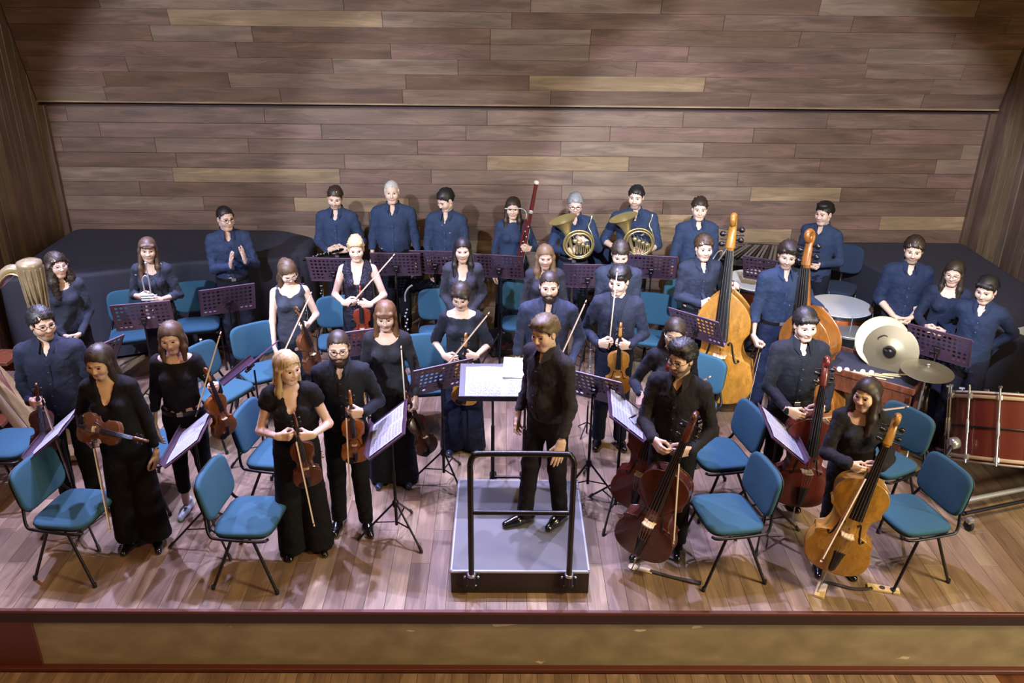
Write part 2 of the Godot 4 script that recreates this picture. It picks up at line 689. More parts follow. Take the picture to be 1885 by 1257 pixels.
func thing(called: String, label: String, category: String, t := Transform3D.IDENTITY, group := "") -> Node3D:
	var o := Node3D.new()
	o.name = numbered(called)
	add_child(o)
	o.transform = t
	tag(o, label, category, group)
	return o

func part(parent: Node, called: String, mesh: Mesh, m: Material, at := Transform3D.IDENTITY, label := "") -> MeshInstance3D:
	var o := MeshInstance3D.new()
	o.name = called
	o.mesh = mesh
	o.material_override = m
	o.transform = at
	parent.add_child(o, true)
	if label:
		o.set_meta("label", label)
	return o

func solo(called: String, mesh: Mesh, m: Material, t: Transform3D, label: String, category: String, group := "") -> MeshInstance3D:
	var o := MeshInstance3D.new()
	o.name = numbered(called)
	o.mesh = mesh
	o.material_override = m
	add_child(o)
	o.transform = t
	tag(o, label, category, group)
	return o

func struct(called: String, mesh: Mesh, m: Material, t := Transform3D.IDENTITY) -> MeshInstance3D:
	var o := MeshInstance3D.new()
	o.name = called
	o.mesh = mesh
	o.material_override = m
	o.transform = t
	add_child(o)
	o.set_meta("kind", "structure")
	return o

func at(x: float, y: float, z: float, yaw := 0.0) -> Transform3D:
	return Transform3D(Basis(Vector3.UP, deg_to_rad(yaw)), Vector3(x, y, z))

# a frame whose y axis runs along up and whose z axis looks as near as can be along front
func frame(p: Vector3, up: Vector3, front: Vector3) -> Transform3D:
	var y := up.normalized()
	var z := (front - y * front.dot(y)).normalized()
	return Transform3D(Basis(y.cross(z), y, z), p)

func bar(a: Vector3, b: Vector3, r: float, sides := 8) -> Mesh:
	return G.new().tube([a, b], r, sides).mesh()


# ---------------------------------------------------------------- people
var heads := {}
var hands := {}
var hairs := {}
var shoe_mesh: ArrayMesh
var fold := FastNoiseLite.new()
var strand := FastNoiseLite.new()

func make_head(female: bool) -> Dictionary:
	var f := Field.new(Vector3(-0.1, -0.15, -0.125), Vector3(0.1, 0.135, 0.135), 0.0053)
	var j := 0.94 if female else 1.0
	f.ball(Vector3(0, 0.036, -0.014), Vector3(0.075, 0.086, 0.095), 0.02)
	f.ball(Vector3(0, -0.033, 0.02), Vector3(0.0635 * j, 0.081, 0.067), 0.03)
	f.bone(Vector3(-0.012 * j, -0.098, 0.06), Vector3(0.012 * j, -0.098, 0.06), 0.019, 0.019, 0.03)
	for s: float in [-1.0, 1.0]:
		f.bone(Vector3(s * 0.056 * j, -0.055, 0.0), Vector3(s * 0.02, -0.095, 0.05), 0.015, 0.014, 0.03)
		f.ball(Vector3(s * 0.04, -0.024, 0.058), Vector3(0.026, 0.028, 0.026), 0.035)
		f.ball(Vector3(s * 0.031, 0.0045, 0.099), Vector3(0.018, 0.011, 0.017), 0.012, true)
		f.bone(Vector3(s * 0.018, 0.024, 0.081), Vector3(s * 0.045, 0.022, 0.07), 0.009, 0.007, 0.014)
		f.bone(Vector3(s * 0.012, -0.03, 0.092), Vector3(s * 0.008, -0.03, 0.096), 0.009, 0.008, 0.008)
		f.ball(Vector3(s * 0.077, -0.004, -0.004), Vector3(0.009, 0.031, 0.019), 0.006)
		f.ball(Vector3(s * 0.086, 0.0, 0.004), Vector3(0.006, 0.018, 0.01), 0.004, true)
	f.bone(Vector3(0, 0.02, 0.084), Vector3(0, -0.026, 0.103 if not female else 0.099), 0.007, 0.0105, 0.012)
	f.bone(Vector3(-0.016, -0.056, 0.082), Vector3(0.016, -0.056, 0.082), 0.007, 0.007, 0.008)
	f.bone(Vector3(-0.013, -0.066, 0.081), Vector3(0.013, -0.066, 0.081), 0.0075, 0.0075, 0.008)
	f.bone(Vector3(-0.024, -0.0605, 0.095), Vector3(0.024, -0.0605, 0.095), 0.0045, 0.0045, 0.004, 1.0, true)
	var d := f.net()
	var role := PackedByteArray()
	var fuzz := PackedFloat32Array()
	for p: Vector3 in d.v:
		# beard growth: jaw and chin below a line from ear to mouth, and the upper lip
		var bl := lerpf(-0.012, -0.05, smoothstep(-0.01, 0.07, p.z))
		var gr := smoothstep(0.006, -0.006, p.y - bl) * smoothstep(-0.04, -0.015, p.z)
		if absf(p.x) < 0.034 and p.z > 0.06:
			gr = maxf(gr, smoothstep(-0.037, -0.043, p.y) * smoothstep(0.034, 0.026, absf(p.x)))
		fuzz.append(gr)
		var ax := absf(p.x)
		var r := 0
		if p.z > 0.055 and ax < 0.026 and absf(p.y + 0.061) < 0.0115 * (1.0 - 0.45 * ax / 0.026):
			r = 1
		elif p.z > 0.045 and ax > 0.013 and ax < 0.051 and absf(p.y - 0.0265 + maxf(0.0, ax - 0.035) * 0.3) < (0.004 if female else 0.0052):
			r = 2
		role.append(r)
	# eyeballs: white, with a dark iris towards the front
	for s: float in [-1.0, 1.0]:
		var st: int = d.v.size()
		var cen := Vector3(s * 0.031, 0.0045, 0.0735)
		for a in 9:
			for b in 12:
				var th: float = [0.0, 0.2, 0.36, 0.48, 0.56, 1.0, 1.5, 2.3, PI][a]
				var ph := TAU * b / 12.0
				var nn := Vector3(sin(th) * cos(ph), sin(th) * sin(ph), cos(th))
				d.v.append(cen + nn * Vector3(0.0135, 0.0084, 0.0125))
				d.n.append(nn)
				role.append(4 if a <= 3 else 3)
				fuzz.append(0.0)
		for a in 8:
			for b in 12:
				var p0 := st + a * 12 + b
				var p1 := st + a * 12 + (b + 1) % 12
				d.i.append_array(PackedInt32Array([p0, p1 + 12, p1, p0, p0 + 12, p1 + 12]))
	d["role"] = role
	d["fuzz"] = fuzz
	return d

func make_hand(kind: String) -> Dictionary:
	var f := Field.new(Vector3(-0.06, -0.03, -0.035), Vector3(0.085, 0.2, 0.1), 0.0054)
	var curl := [18.0, 28.0, 18.0]
	if kind == "grip":
		curl = [52.0, 74.0, 48.0]
	elif kind == "flat":
		curl = [4.0, 9.0, 6.0]
	elif kind == "clasp":
		curl = [30.0, 48.0, 30.0]
	var kn := [Vector3(0.028, 0.088, 0), Vector3(0.009, 0.093, -0.002), Vector3(-0.0105, 0.089, 0), Vector3(-0.029, 0.08, 0.003)]
	var ln := [[0.041, 0.025, 0.02], [0.045, 0.028, 0.021], [0.041, 0.026, 0.02], [0.033, 0.019, 0.018]]
	for q in 4:
		var k: Vector3 = kn[q]
		f.bone(Vector3(k.x * 0.62, 0.0, 0.0), k, 0.0165, 0.0112, 0.012)
		var p := k
		var ang := 0.0
		var spread := k.x * (2.4 if kind == "flat" else 1.2)
		for b in 3:
			ang += deg_to_rad(curl[b] * (1.0 + 0.1 * q))
			var dir := Vector3(sin(spread) * cos(ang), cos(ang), sin(ang)).normalized()
			var e: Vector3 = p + dir * ln[q][b]
			f.bone(p, e, 0.0098 - 0.0011 * b, 0.0089 - 0.0011 * b, 0.0035)
			p = e
	f.bone(Vector3(0, -0.03, 0), Vector3(0, 0.012, 0), 0.024, 0.022, 0.014, 1.25)
	f.bone(Vector3(0.015, 0.018, 0.008), Vector3(0.034, 0.05, 0.014), 0.016, 0.014, 0.012)
	var t := [Vector3(0.034, 0.045, 0.014)]
	if kind == "grip":
		t.append_array([Vector3(0.047, 0.072, 0.04), Vector3(0.032, 0.097, 0.058), Vector3(0.012, 0.108, 0.062)])
	elif kind == "clasp":
		t.append_array([Vector3(0.05, 0.075, 0.03), Vector3(0.044, 0.1, 0.043), Vector3(0.034, 0.118, 0.046)])
	else:
		t.append_array([Vector3(0.055, 0.076, 0.025), Vector3(0.064, 0.103, 0.031), Vector3(0.068, 0.125, 0.034)])
	for b in 3:
		f.bone(t[b], t[b + 1], 0.0128 - 0.0015 * b, 0.0115 - 0.0015 * b, 0.006)
	return f.net()

# hair in head space; kinds differ in cap thickness, hairline and length
func make_hair(kind: String) -> Dictionary:
	var long := kind.begins_with("long") or kind == "bob"
	var cell := 0.0066 if long else 0.0056
	var f := Field.new(Vector3(-0.17, -0.42 if long else -0.17, -0.2), Vector3(0.17, 0.2, 0.16), cell)
	var th: float = {"crop": 0.006, "thin": 0.007, "short": 0.012, "fringe": 0.016, "wave": 0.019, "quiff": 0.014, "curl_short": 0.014, "curl_top": 0.016, "tied": 0.009, "updo": 0.011, "pixie": 0.017}.get(kind, 0.012)
	f.ball(Vector3(0, 0.036, -0.014), Vector3(0.075 + th, 0.086 + th, 0.095 + th), 0.01)
	var line := -0.004
	if kind == "curl_top":
		f.ball(Vector3(0, 0.1, 0.01), Vector3(0.082, 0.05, 0.09), 0.02)
	elif kind == "quiff":
		f.ball(Vector3(0, 0.105, 0.035), Vector3(0.066, 0.036, 0.06), 0.02)
	elif kind == "wave":
		f.ball(Vector3(0.01, 0.1, 0.02), Vector3(0.078, 0.042, 0.078), 0.02)
	elif kind == "thin":
		line = 0.012
	elif kind == "crop":
		line = 0.004
	var nn := Vector3(0, 0.745, -0.667)
	if not long:
		if kind != "pixie" and kind != "updo" and kind != "tied":
			for s: float in [-1.0, 1.0]:
				f.ball(Vector3(s * 0.052, 0.078, 0.088), Vector3(0.022, 0.026, 0.03), 0.012, true)
		f.keep(nn, line, 0.008)
		for s: float in [-1.0, 1.0]:
			f.bone(Vector3(s * 0.0735, 0.035, 0.022), Vector3(s * 0.071, -0.016, 0.03), 0.011, 0.006, 0.01)
	else:
		f.keep(nn, -0.006, 0.008)
	# clear the ears and the forehead
	if not long and kind != "pixie":
		for s: float in [-1.0, 1.0]:
			f.ball(Vector3(s * 0.085, -0.012, 0.008), Vector3(0.03, 0.034, 0.03), 0.008, true)
	if kind == "fringe" or kind == "wave":
		f.bone(Vector3(-0.05, 0.078, 0.066), Vector3(0.05, 0.076, 0.068), 0.02, 0.022, 0.012)
	if kind == "pixie":
		f.bone(Vector3(-0.06, 0.07, 0.05), Vector3(0.055, 0.05, 0.072), 0.02, 0.02, 0.014)
		f.bone(Vector3(-0.075, 0.03, 0.02), Vector3(-0.07, -0.03, 0.02), 0.016, 0.01, 0.012)
		f.bone(Vector3(0.075, 0.03, 0.02), Vector3(0.07, -0.03, 0.02), 0.016, 0.01, 0.012)
	if kind == "tied":
		f.ball(Vector3(0, 0.01, -0.118), Vector3(0.025, 0.025, 0.022), 0.012)
		f.bone(Vector3(0, 0.005, -0.13), Vector3(0.01, -0.12, -0.11), 0.024, 0.012, 0.012)
	if kind == "updo":
		f.ball(Vector3(0, 0.085, -0.085), Vector3(0.05, 0.042, 0.042), 0.014)
		f.bone(Vector3(-0.06, 0.07, 0.03), Vector3(0.05, 0.08, 0.045), 0.018, 0.018, 0.012)
	if long:
		var n := 0.3
		if kind == "bob":
			n = 0.17
		elif kind == "long_bangs":
			n = 0.36
		elif kind == "long_curly":
			n = 0.3
		elif kind == "long_back":
			n = 0.36
		var w := 0.03
		if kind == "long_curly":
			w = 0.048
		elif kind == "long_wavy":
			w = 0.038
		f.bone(Vector3(0, 0.02, -0.062), Vector3(0, -n * 0.55, -0.07), 0.076, 0.08, 0.03, 1.35)
		f.bone(Vector3(0, -n * 0.5, -0.07), Vector3(0, -n, -0.078), 0.086, 0.07, 0.03, 1.5)
		for s: float in [-1.0, 1.0]:
			var fwd := 0.0 if kind == "long_back" else 0.035
			f.bone(Vector3(s * 0.046, 0.08, 0.01), Vector3(s * 0.073, 0.0, 0.01), 0.018, w * 0.72, 0.02)
			f.bone(Vector3(s * 0.073, 0.0, 0.01), Vector3(s * 0.084, -n * 0.5, fwd), w * 0.72, w * 0.9, 0.025)
			f.bone(Vector3(s * 0.084, -n * 0.5, fwd), Vector3(s * 0.08, -n, fwd + 0.045), w * 0.9, w * 0.5, 0.025)
		if kind == "long_bangs":
			f.bone(Vector3(-0.052, 0.062, 0.07), Vector3(0.052, 0.062, 0.07), 0.021, 0.021, 0.012)
			f.bone(Vector3(-0.03, 0.046, 0.086), Vector3(0.03, 0.046, 0.086), 0.012, 0.012, 0.012)
		elif kind == "long_half":
			f.ball(Vector3(0, 0.06, -0.11), Vector3(0.04, 0.03, 0.025), 0.014)
	var d := f.net()
	var v: PackedVector3Array = d.v
	var nv: PackedVector3Array = d.n
	var curly := kind.contains("curl")
	var cols := PackedColorArray()
	for k in v.size():
		var p := v[k]
		var an := atan2(p.x, p.z)
		var a: float
		if curly:
			a = (0.35 - absf(strand.get_noise_3dv(p * 520.0 + Vector3(9, 2, 5))) * 2.2) * 0.022 + strand.get_noise_3dv(p * 1100.0) * 0.006 + 0.004
		elif kind == "long_wavy":
			a = strand.get_noise_3d(an * 130.0, p.y * 130.0, 7.0) * 0.012
		else:
			a = strand.get_noise_3d(an * 180.0, p.y * 22.0 + p.z * 30.0, 3.0) * ((0.011 if long else 0.006) if th > 0.008 else 0.0025)
			if not long and th > 0.008:
				a += strand.get_noise_3d(p.x * 700.0, p.y * 500.0 - p.z * 200.0, p.z * 330.0) * 0.014
		var eg := absf(nn.dot(p) - line)
		if eg < 0.014 and not long:
			# a ragged hairline
			v[k] = p + nn * strand.get_noise_3d(an * 330.0, p.y * 300.0, 77.0) * 0.011 + nv[k] * a * 0.4
		else:
			v[k] = p + nv[k] * a
		var t := 1.0 + 0.8 * strand.get_noise_3d(an * 420.0, p.y * 40.0 + p.z * 60.0, 31.0)
		if curly:
			t = 1.0 + 0.8 * strand.get_noise_3dv(p * 1300.0)
		cols.append(Color(t, t, t))
	d.v = v
	d["c"] = cols
	return d

func make_shoe() -> Dictionary:
	var f := Field.new(Vector3(-0.07, -0.01, -0.11), Vector3(0.07, 0.14, 0.22), 0.009)
	f.bone(Vector3(0, 0.035, -0.055), Vector3(0, 0.03, 0.06), 0.036, 0.043, 0.02)
	f.bone(Vector3(0, 0.03, 0.06), Vector3(0.004, 0.022, 0.155), 0.043, 0.03, 0.02)
	f.bone(Vector3(0, 0.05, -0.04), Vector3(0, 0.095, -0.035), 0.036, 0.04, 0.03)
	f.keep(Vector3.UP, 0.0, 0.004)
	return f.net()

# joints of a standing figure, in metres, facing +z; the person's left is +x
func skeleton(s: Dictionary) -> Dictionary:
	var k: float = s.h / 1.75
	var fem: bool = s.sex == "f"
	var w: float = s.get("w", 1.0)
	var lean: Vector3 = s.get("lean", Vector3.ZERO)
	var j := {"k": k, "w": w}
	var hy: float = s.h - 0.138 * (0.96 if fem else 1.0)
	j.head = Vector3(0, hy, 0.012) + lean
	j.neck = Vector3(0, 1.455 * k, -0.022) + lean * 0.75
	j.chest = Vector3(0, 1.29 * k, 0) + lean * 0.5
	j.waist = Vector3(0, 1.09 * k, 0) + lean * 0.15
	j.pelvis = Vector3(0, 0.95 * k, 0)
	var sw: float = (0.148 if fem else 0.168) * k * w
	for e in 2:
		var sg := 1.0 if e == 0 else -1.0
		var nm := "L" if e == 0 else "R"
		var sh: Vector3 = Vector3(sg * sw, 1.395 * k, -0.012) + lean * 0.65
		var a: Array = s.get(nm, [])
		var wr := Vector3(sg * (sw + 0.075), 0.845 * k, 0.045)
		var hint := Vector3(sg * 0.5, -0.2, -1)
		var fd := Vector3(-sg * 0.08, -1, 0.16)
		var td := Vector3(-sg * 0.25, 0, 1)
		var hk := "relax"
		if a.size() > 0:
			wr = a[0]
			hint = (a[1] as Vector3) * Vector3(0.5, 1, 1) + Vector3(0, -0.5, -0.12) if a.size() > 1 and a[1] != null else Vector3(sg * 0.45, -0.8, -0.5)
			hk = a[4] if a.size() > 4 else "relax"
		var l1 := 0.295 * k
		var l2 := 0.262 * k
		var d := wr - sh
		var len := clampf(d.length(), 0.12, l1 + l2 - 0.004)
		if d.length() > l1 + l2 + 0.01:
			print("reach ", s.n, nm, " over by ", d.length() - l1 - l2)
		var u := d.normalized()
		wr = sh + u * len
		var ca := clampf((l1 * l1 + len * len - l2 * l2) / (2.0 * l1 * len), -1.0, 1.0)
		var pv := (hint - u * hint.dot(u)).normalized()
		var el := sh + u * (l1 * ca) + pv * (l1 * sqrt(1.0 - ca * ca))
		if a.size() > 0:
			fd = a[2] if a.size() > 2 and a[2] != null else (wr - el)
			td = a[3] if a.size() > 3 and a[3] != null else Vector3.UP
		j["sh" + nm] = sh
		j["el" + nm] = el
		j["wr" + nm] = wr
		fd = fd.normalized()
		td = (td - fd * td.dot(fd)).normalized()
		var pd := td.cross(fd) if nm == "R" else fd.cross(td)
		j["hb" + nm] = Basis(td, fd, pd)
		j["hk" + nm] = hk
		j["grip" + nm] = wr + (fd * 0.09 + pd * 0.03) * k
		var ft: Array = s.get("f" + nm, [sg * 0.1, 0.0, sg * 12.0])
		j["an" + nm] = Vector3(ft[0], 0.09 * k, ft[1])
		j["fy" + nm] = ft[2]
		j["hip" + nm] = Vector3(sg * 0.082 * k * w, 0.915 * k, 0)
		var kn: Vector3 = (j["hip" + nm] + j["an" + nm]) * 0.5
		kn.y = 0.5 * k
		kn.z += 0.02
		j["kn" + nm] = kn
	return j

func head_frame(s: Dictionary, j: Dictionary) -> Transform3D:
	var hd: Array = s.get("head", [0, 0, 0])
	var b := Basis.from_euler(Vector3(deg_to_rad(hd[1]), deg_to_rad(hd[0]), deg_to_rad(-hd[2])))
	var sc: float = (0.95 if s.sex == "f" else 0.99) * lerpf(1.0, j.k, 0.4)
	return Transform3D(b.scaled_local(Vector3(sc * s.get("face", 1.0), sc, sc)), j.head)

# torso, arms and legs as one skin; grow > 0 makes the cloth over them
func trunk(f: Field, s: Dictionary, j: Dictionary, g: float, low: float) -> void:
	var k: float = j.k
	var w: float = j.w
	var fem: bool = s.sex == "f"
	var belly: float = s.get("belly", 0.0)
	var hipr := (0.158 if fem else 0.15) * k * w + g
	var war := (0.122 if fem else 0.142) * k * w + g + belly * 0.5
	var chr := (0.137 if fem else 0.158) * k * w + g
	if low < 0.95:
		f.bone(j.pelvis - Vector3(0, 0.06 * k, 0), j.pelvis + Vector3(0, 0.02, 0), hipr, hipr, 0.03, 1.42)
	f.bone(j.pelvis, j.waist, hipr * 0.97, war, 0.04, 1.42)
	f.bone(j.waist, j.chest, war, chr, 0.04, 1.42)
	if belly > 0.0:
		f.ball(j.waist + Vector3(0, 0.0, 0.06 * k), Vector3(0.11, 0.13, 0.075 + belly) * k + Vector3.ONE * g, 0.05)
	if fem:
		for sg: float in [-1.0, 1.0]:
			f.ball(j.chest + Vector3(sg * 0.062 * k, -0.01 * k, 0.075 * k), Vector3.ONE * (0.056 * k + g), 0.035)
	f.bone(j.shL.lerp(j.shR, 0.2), j.shL.lerp(j.shR, 0.8), 0.062 * k + g, 0.062 * k + g, 0.06, 1.1)
	for e in ["L", "R"]:
		f.bone(j["sh" + e].lerp(j.neck, 0.15), j.neck + Vector3(0, 0.005, 0), 0.046 * k + g, 0.046 * k + g * 0.5, 0.03)

func arm(f: Field, s: Dictionary, j: Dictionary, e: String, g: float, upto := 1.0) -> void:
	var k: float = j.k
	var m := 0.9 if s.sex == "f" else 1.0
	f.bone(j["sh" + e], j["el" + e], (0.05 * m * k + g), (0.038 * m * k + g), 0.03)
	if upto > 0.0:
		f.bone(j["el" + e], j["el" + e].lerp(j["wr" + e], upto), (0.038 * m * k + g), lerpf(0.038, 0.026, upto) * m * k + g, 0.016)

func wrinkle(d: Dictionary, amp: float, sd: float, fy := 130.0, tw := 60.0) -> void:
	var v: PackedVector3Array = d.v
	var n: PackedVector3Array = d.n
	for q in v.size():
		var p := v[q]
		var a := 0.55 - 2.2 * absf(fold.get_noise_3d(p.x * 80.0 + p.y * tw + sd, p.y * fy - p.x * tw, p.z * 80.0))
		v[q] = p + n[q] * a * amp
	d.v = v

func body_job(s: Dictionary) -> Dictionary:
	var j := skeleton(s)
	var out := {"j": j}
	var k: float = j.k
	var top: String = s.top[0]
	var bare: bool = top == "vest" or top == "cap"
	# how far down the forearm the sleeve goes (0 = to the elbow, negative = short)
	var sleeve: float = {"shirt": 0.96, "tee": 0.98, "jacket": 0.96, "rolled": 0.12, "half": 0.0, "three": 0.35, "vest": -1.0, "cap": -1.0}.get(top, 0.96)
	var lo := Vector3(-0.3, 0.0, -0.25)
	var hi := Vector3(0.3, 1.55 * k, 0.3)
	for e in ["L", "R"]:
		for q in ["el", "wr", "an"]:
			var p: Vector3 = j[q + e]
			lo = lo.min(p - Vector3.ONE * 0.1)
			hi = hi.max(p + Vector3.ONE * 0.1)
	lo.y = 0.0
	# skin
	var f := Field.new(Vector3(lo.x, 0.04, lo.z), Vector3(hi.x, j.head.y, hi.z), 0.0165)
	trunk(f, s, j, -0.009, 0.0)
	for e in ["L", "R"]:
		var g := 0.0 if bare or sleeve < 0.5 else -0.008
		arm(f, s, j, e, g)
		f.bone(j["hip" + e], j["kn" + e], 0.066 * k, 0.048 * k, 0.02)
		f.bone(j["kn" + e], j["an" + e], 0.046 * k, 0.032 * k, 0.02)
	var hf := head_frame(s, j)
	var nr := 0.047 if s.sex == "f" else 0.056
	f.bone(j.neck - Vector3(0, 0.03, 0), hf * Vector3(0, -0.05, -0.018), nr * k, nr * 0.94 * k, 0.025)
	var d := f.net()
	var g := G.new()
	g.add(d, Transform3D.IDENTITY)
	var skin: Color = s.skin
	for q in g.v.size():
		g.c.append(skin)
	var hd: Dictionary = heads[s.sex]
	g.add(hd, hf)
	var lip := Color(skin.r * 0.82, skin.g * 0.55, skin.b * 0.55)
	var hc: Color = s.hair[1]
	var brow: Color = s.get("brow", Color(hc.r, hc.g, hc.b))
	var stub: float = s.get("stubble", 0.0)
	var roles: PackedByteArray = hd.role
	var fuzz: PackedFloat32Array = hd.fuzz
	for e in roles.size():
		match roles[e]:
			1: g.c.append(lip)
			2: g.c.append(brow.lerp(skin, 0.25))
			3: g.c.append(Color(0.5, 0.47, 0.44))
			4: g.c.append(Color(0.02, 0.014, 0.01))
			_: g.c.append(skin.lerp(brow, stub * fuzz[e]))
	for e in ["L", "R"]:
		var hb: Basis = j["hb" + e]
		var hs: float = k * (0.93 if s.sex == "f" else 1.02)
		g.add(hands[j["hk" + e]], Transform3D(hb.scaled_local(Vector3.ONE * hs), j["wr" + e]))
		while g.c.size() < g.v.size():
			g.c.append(skin)
	out["skin"] = {"v": g.v, "n": g.n, "i": g.i, "c": g.c}
	# top
	var tucked: bool = s.get("tucked", true)
	var hem: float = (0.985 if tucked else s.get("hem", 0.87)) * k
	var thick := 0.012 if top == "jacket" else 0.007
	f = Field.new(Vector3(lo.x, hem - 0.04, lo.z), Vector3(hi.x, 1.56 * k, hi.z), 0.0145)
	trunk(f, s, j, thick, 1.0 if tucked else 0.0)
	if not bare:
		for e in ["L", "R"]:
			if sleeve < 0.01:
				f.bone(j["sh" + e], j["sh" + e].lerp(j["el" + e], 0.92), 0.05 * k + thick, 0.046 * k + thick, 0.03)
			else:
				arm(f, s, j, e, thick + 0.002, sleeve)
				if top != "tee" and top != "dress":
					var c0: Vector3 = j["el" + e].lerp(j["wr" + e], sleeve - 0.08)
					var c1: Vector3 = j["el" + e].lerp(j["wr" + e], sleeve)
					f.bone(c0, c1, lerpf(0.038, 0.026, sleeve) * k + thick + 0.006, lerpf(0.038, 0.026, sleeve) * k + thick + 0.006, 0.005)
	elif top == "cap":
		for e in ["L", "R"]:
			f.bone(j["sh" + e], j["sh" + e].lerp(j["el" + e], 0.22), 0.05 * k + 0.012, 0.05 * k + 0.016, 0.03)
	f.keep(Vector3.UP, hem)
	var nk: Vector3 = j.neck
	f.bone(nk + Vector3(0, -0.02, 0.0), nk + Vector3(0, 0.12, 0.0), 0.058 * k, 0.062 * k, 0.006, 1.0, true)
	match s.get("neckline", "v"):
		"v":
			f.bone(nk + Vector3(0, 0.0, 0.06), nk + Vector3(0, -0.085, 0.13), 0.034, 0.006, 0.006, 1.0, true)
		"deep":
			f.bone(nk + Vector3(0, 0.01, 0.05), nk + Vector3(0, -0.2, 0.15), 0.066, 0.012, 0.008, 1.0, true)
		"scoop":
			f.ball(nk + Vector3(0, 0.0, 0.05), Vector3(0.1, 0.085, 0.12), 0.008, true)
		"boat":
			f.ball(nk + Vector3(0, 0.015, 0.03), Vector3(0.135, 0.07, 0.12), 0.008, true)
	if top == "vest":
		for e in ["L", "R"]:
			var sg := 1.0 if e == "L" else -1.0
			f.bone(j["sh" + e] + Vector3(sg * 0.035, -0.09, 0.0), j["sh" + e] + Vector3(sg * 0.03, 0.1, 0.0), 0.055, 0.05, 0.008, 1.0, true)
	d = f.net()
	wrinkle(d, 0.012 if top != "tee" else 0.006, s.n * 13.7)
	out["top"] = d
	# bottom
	var bot: String = s.bot[0]
	var up := 1.003 * k if tucked else 0.97 * k
	f = Field.new(Vector3(minf(lo.x, -0.34), 0.0, minf(lo.z, -0.34)), Vector3(maxf(hi.x, 0.34), up + 0.04, maxf(hi.z, 0.34)) if bot == "skirt" else Vector3(hi.x, up + 0.04, hi.z), 0.0155)
	var hr: float = (0.158 if s.sex == "f" else 0.152) * k * j.w + 0.004
	f.bone(j.pelvis - Vector3(0, 0.04 * k, 0), Vector3(0, 1.04 * k, 0), hr, hr * 0.97, 0.03, 1.4)
	if bot == "skirt":
		f.bone(j.pelvis, Vector3(0, 0.12, 0), hr, 0.24, 0.05, 1.25)
		f.keep(Vector3.UP, 0.14)
	else:
		for e in ["L", "R"]:
			var kr := {"slim": 0.062, "straight": 0.07, "wide": 0.098}[bot] as float
			var ar := {"slim": 0.046, "straight": 0.058, "wide": 0.115}[bot] as float
			f.bone(j["hip" + e], j["kn" + e], 0.088 * k, kr * k, 0.035)
			f.bone(j["kn" + e], j["an" + e] - Vector3(0, 0.06 if bot != "slim" else 0.0, 0), kr * k, ar * k, 0.02)
		f.keep(Vector3.UP, s.get("cuff", 0.055 if bot != "wide" else 0.025))
	f.keep(Vector3.DOWN, -up)
	d = f.net()
	wrinkle(d, 0.008 if bot != "wide" else 0.009, s.n * 7.1 + 50.0, 45.0 if bot != "wide" else 12.0, 15.0 if bot != "wide" else 2.0)
	out["bot"] = d
	return out

var results := []
var cast := []

func person_task(q: int) -> void:
	results[q] = body_job(cast[q])

func collar_mesh(k: float, r: float) -> ArrayMesh:
	var inner := PackedVector3Array()
	var top := PackedVector3Array()
	var outer := PackedVector3Array()
	var n := 22
	for q in n + 1:
		var t := float(q) / n
		var a := lerpf(deg_to_rad(24), deg_to_rad(336), t)
		var e := pow(absf(t * 2.0 - 1.0), 4.0)
		var d := Vector3(sin(a), 0, cos(a))
		inner.append(d * (r + 0.002) + Vector3(0, -0.015 - 0.03 * e, 0.012 * e))
		top.append(d * (r + 0.007) + Vector3(0, 0.04 - 0.024 * e, 0.012 * e))
		outer.append(d * (r + 0.024 + 0.02 * e) + Vector3(0, -0.016 - 0.055 * e, 0.04 * e))
	var g := G.new()
	g.loft([inner, top, outer], false, false, false)
	var g2 := []
	for ring: PackedVector3Array in [outer, top, inner]:
		var o := PackedVector3Array()
		for p in ring:
			o.append(p * Vector3(0.975, 1, 0.975) + Vector3(0, -0.003, 0))
		g2.append(o)
	g.loft(g2, false, false, false)
	return g.mesh()

func ellipse_band(rx: float, rz: float, h: float, th: float) -> ArrayMesh:
	var rings := []
	for q in [[-0.5, 0.0], [-0.5, 1.0], [0.5, 1.0], [0.5, 0.0]]:
		var ring := PackedVector3Array()
		for a in 28:
			var an := TAU * a / 28.0
			ring.append(Vector3(sin(an) * (rx + th * q[1]), h * q[0], cos(an) * (rz + th * q[1])))
		rings.append(ring)
	return G.new().loft(rings, true, false, false).mesh()

func cloth(col: Color, rough := 0.85, sheen := 0.0) -> StandardMaterial3D:
	var key := "cloth%s%s%s" % [col.to_html(), rough, sheen]
	if not M.has(key):
		var m := StandardMaterial3D.new()
		m.resource_name = "cloth"
		m.albedo_color = col
		m.roughness = rough
		m.metallic_specular = 0.3
		m.normal_enabled = true
		m.normal_texture = M.crease
		m.normal_scale = 1.0
		m.uv1_triplanar = true
		m.uv1_scale = Vector3(2.6, 2.0, 2.6)
		if sheen > 0.0:
			m.rim_enabled = true
			m.rim = sheen
		M[key] = m
	return M[key]

func hair_mat(col: Color) -> StandardMaterial3D:
	var key := "hair" + col.to_html()
	if not M.has(key):
		var m := StandardMaterial3D.new()
		m.resource_name = "hair"
		m.albedo_color = col.linear_to_srgb()
		m.vertex_color_use_as_albedo = true
		m.roughness = 0.5
		M[key] = m
	return M[key]

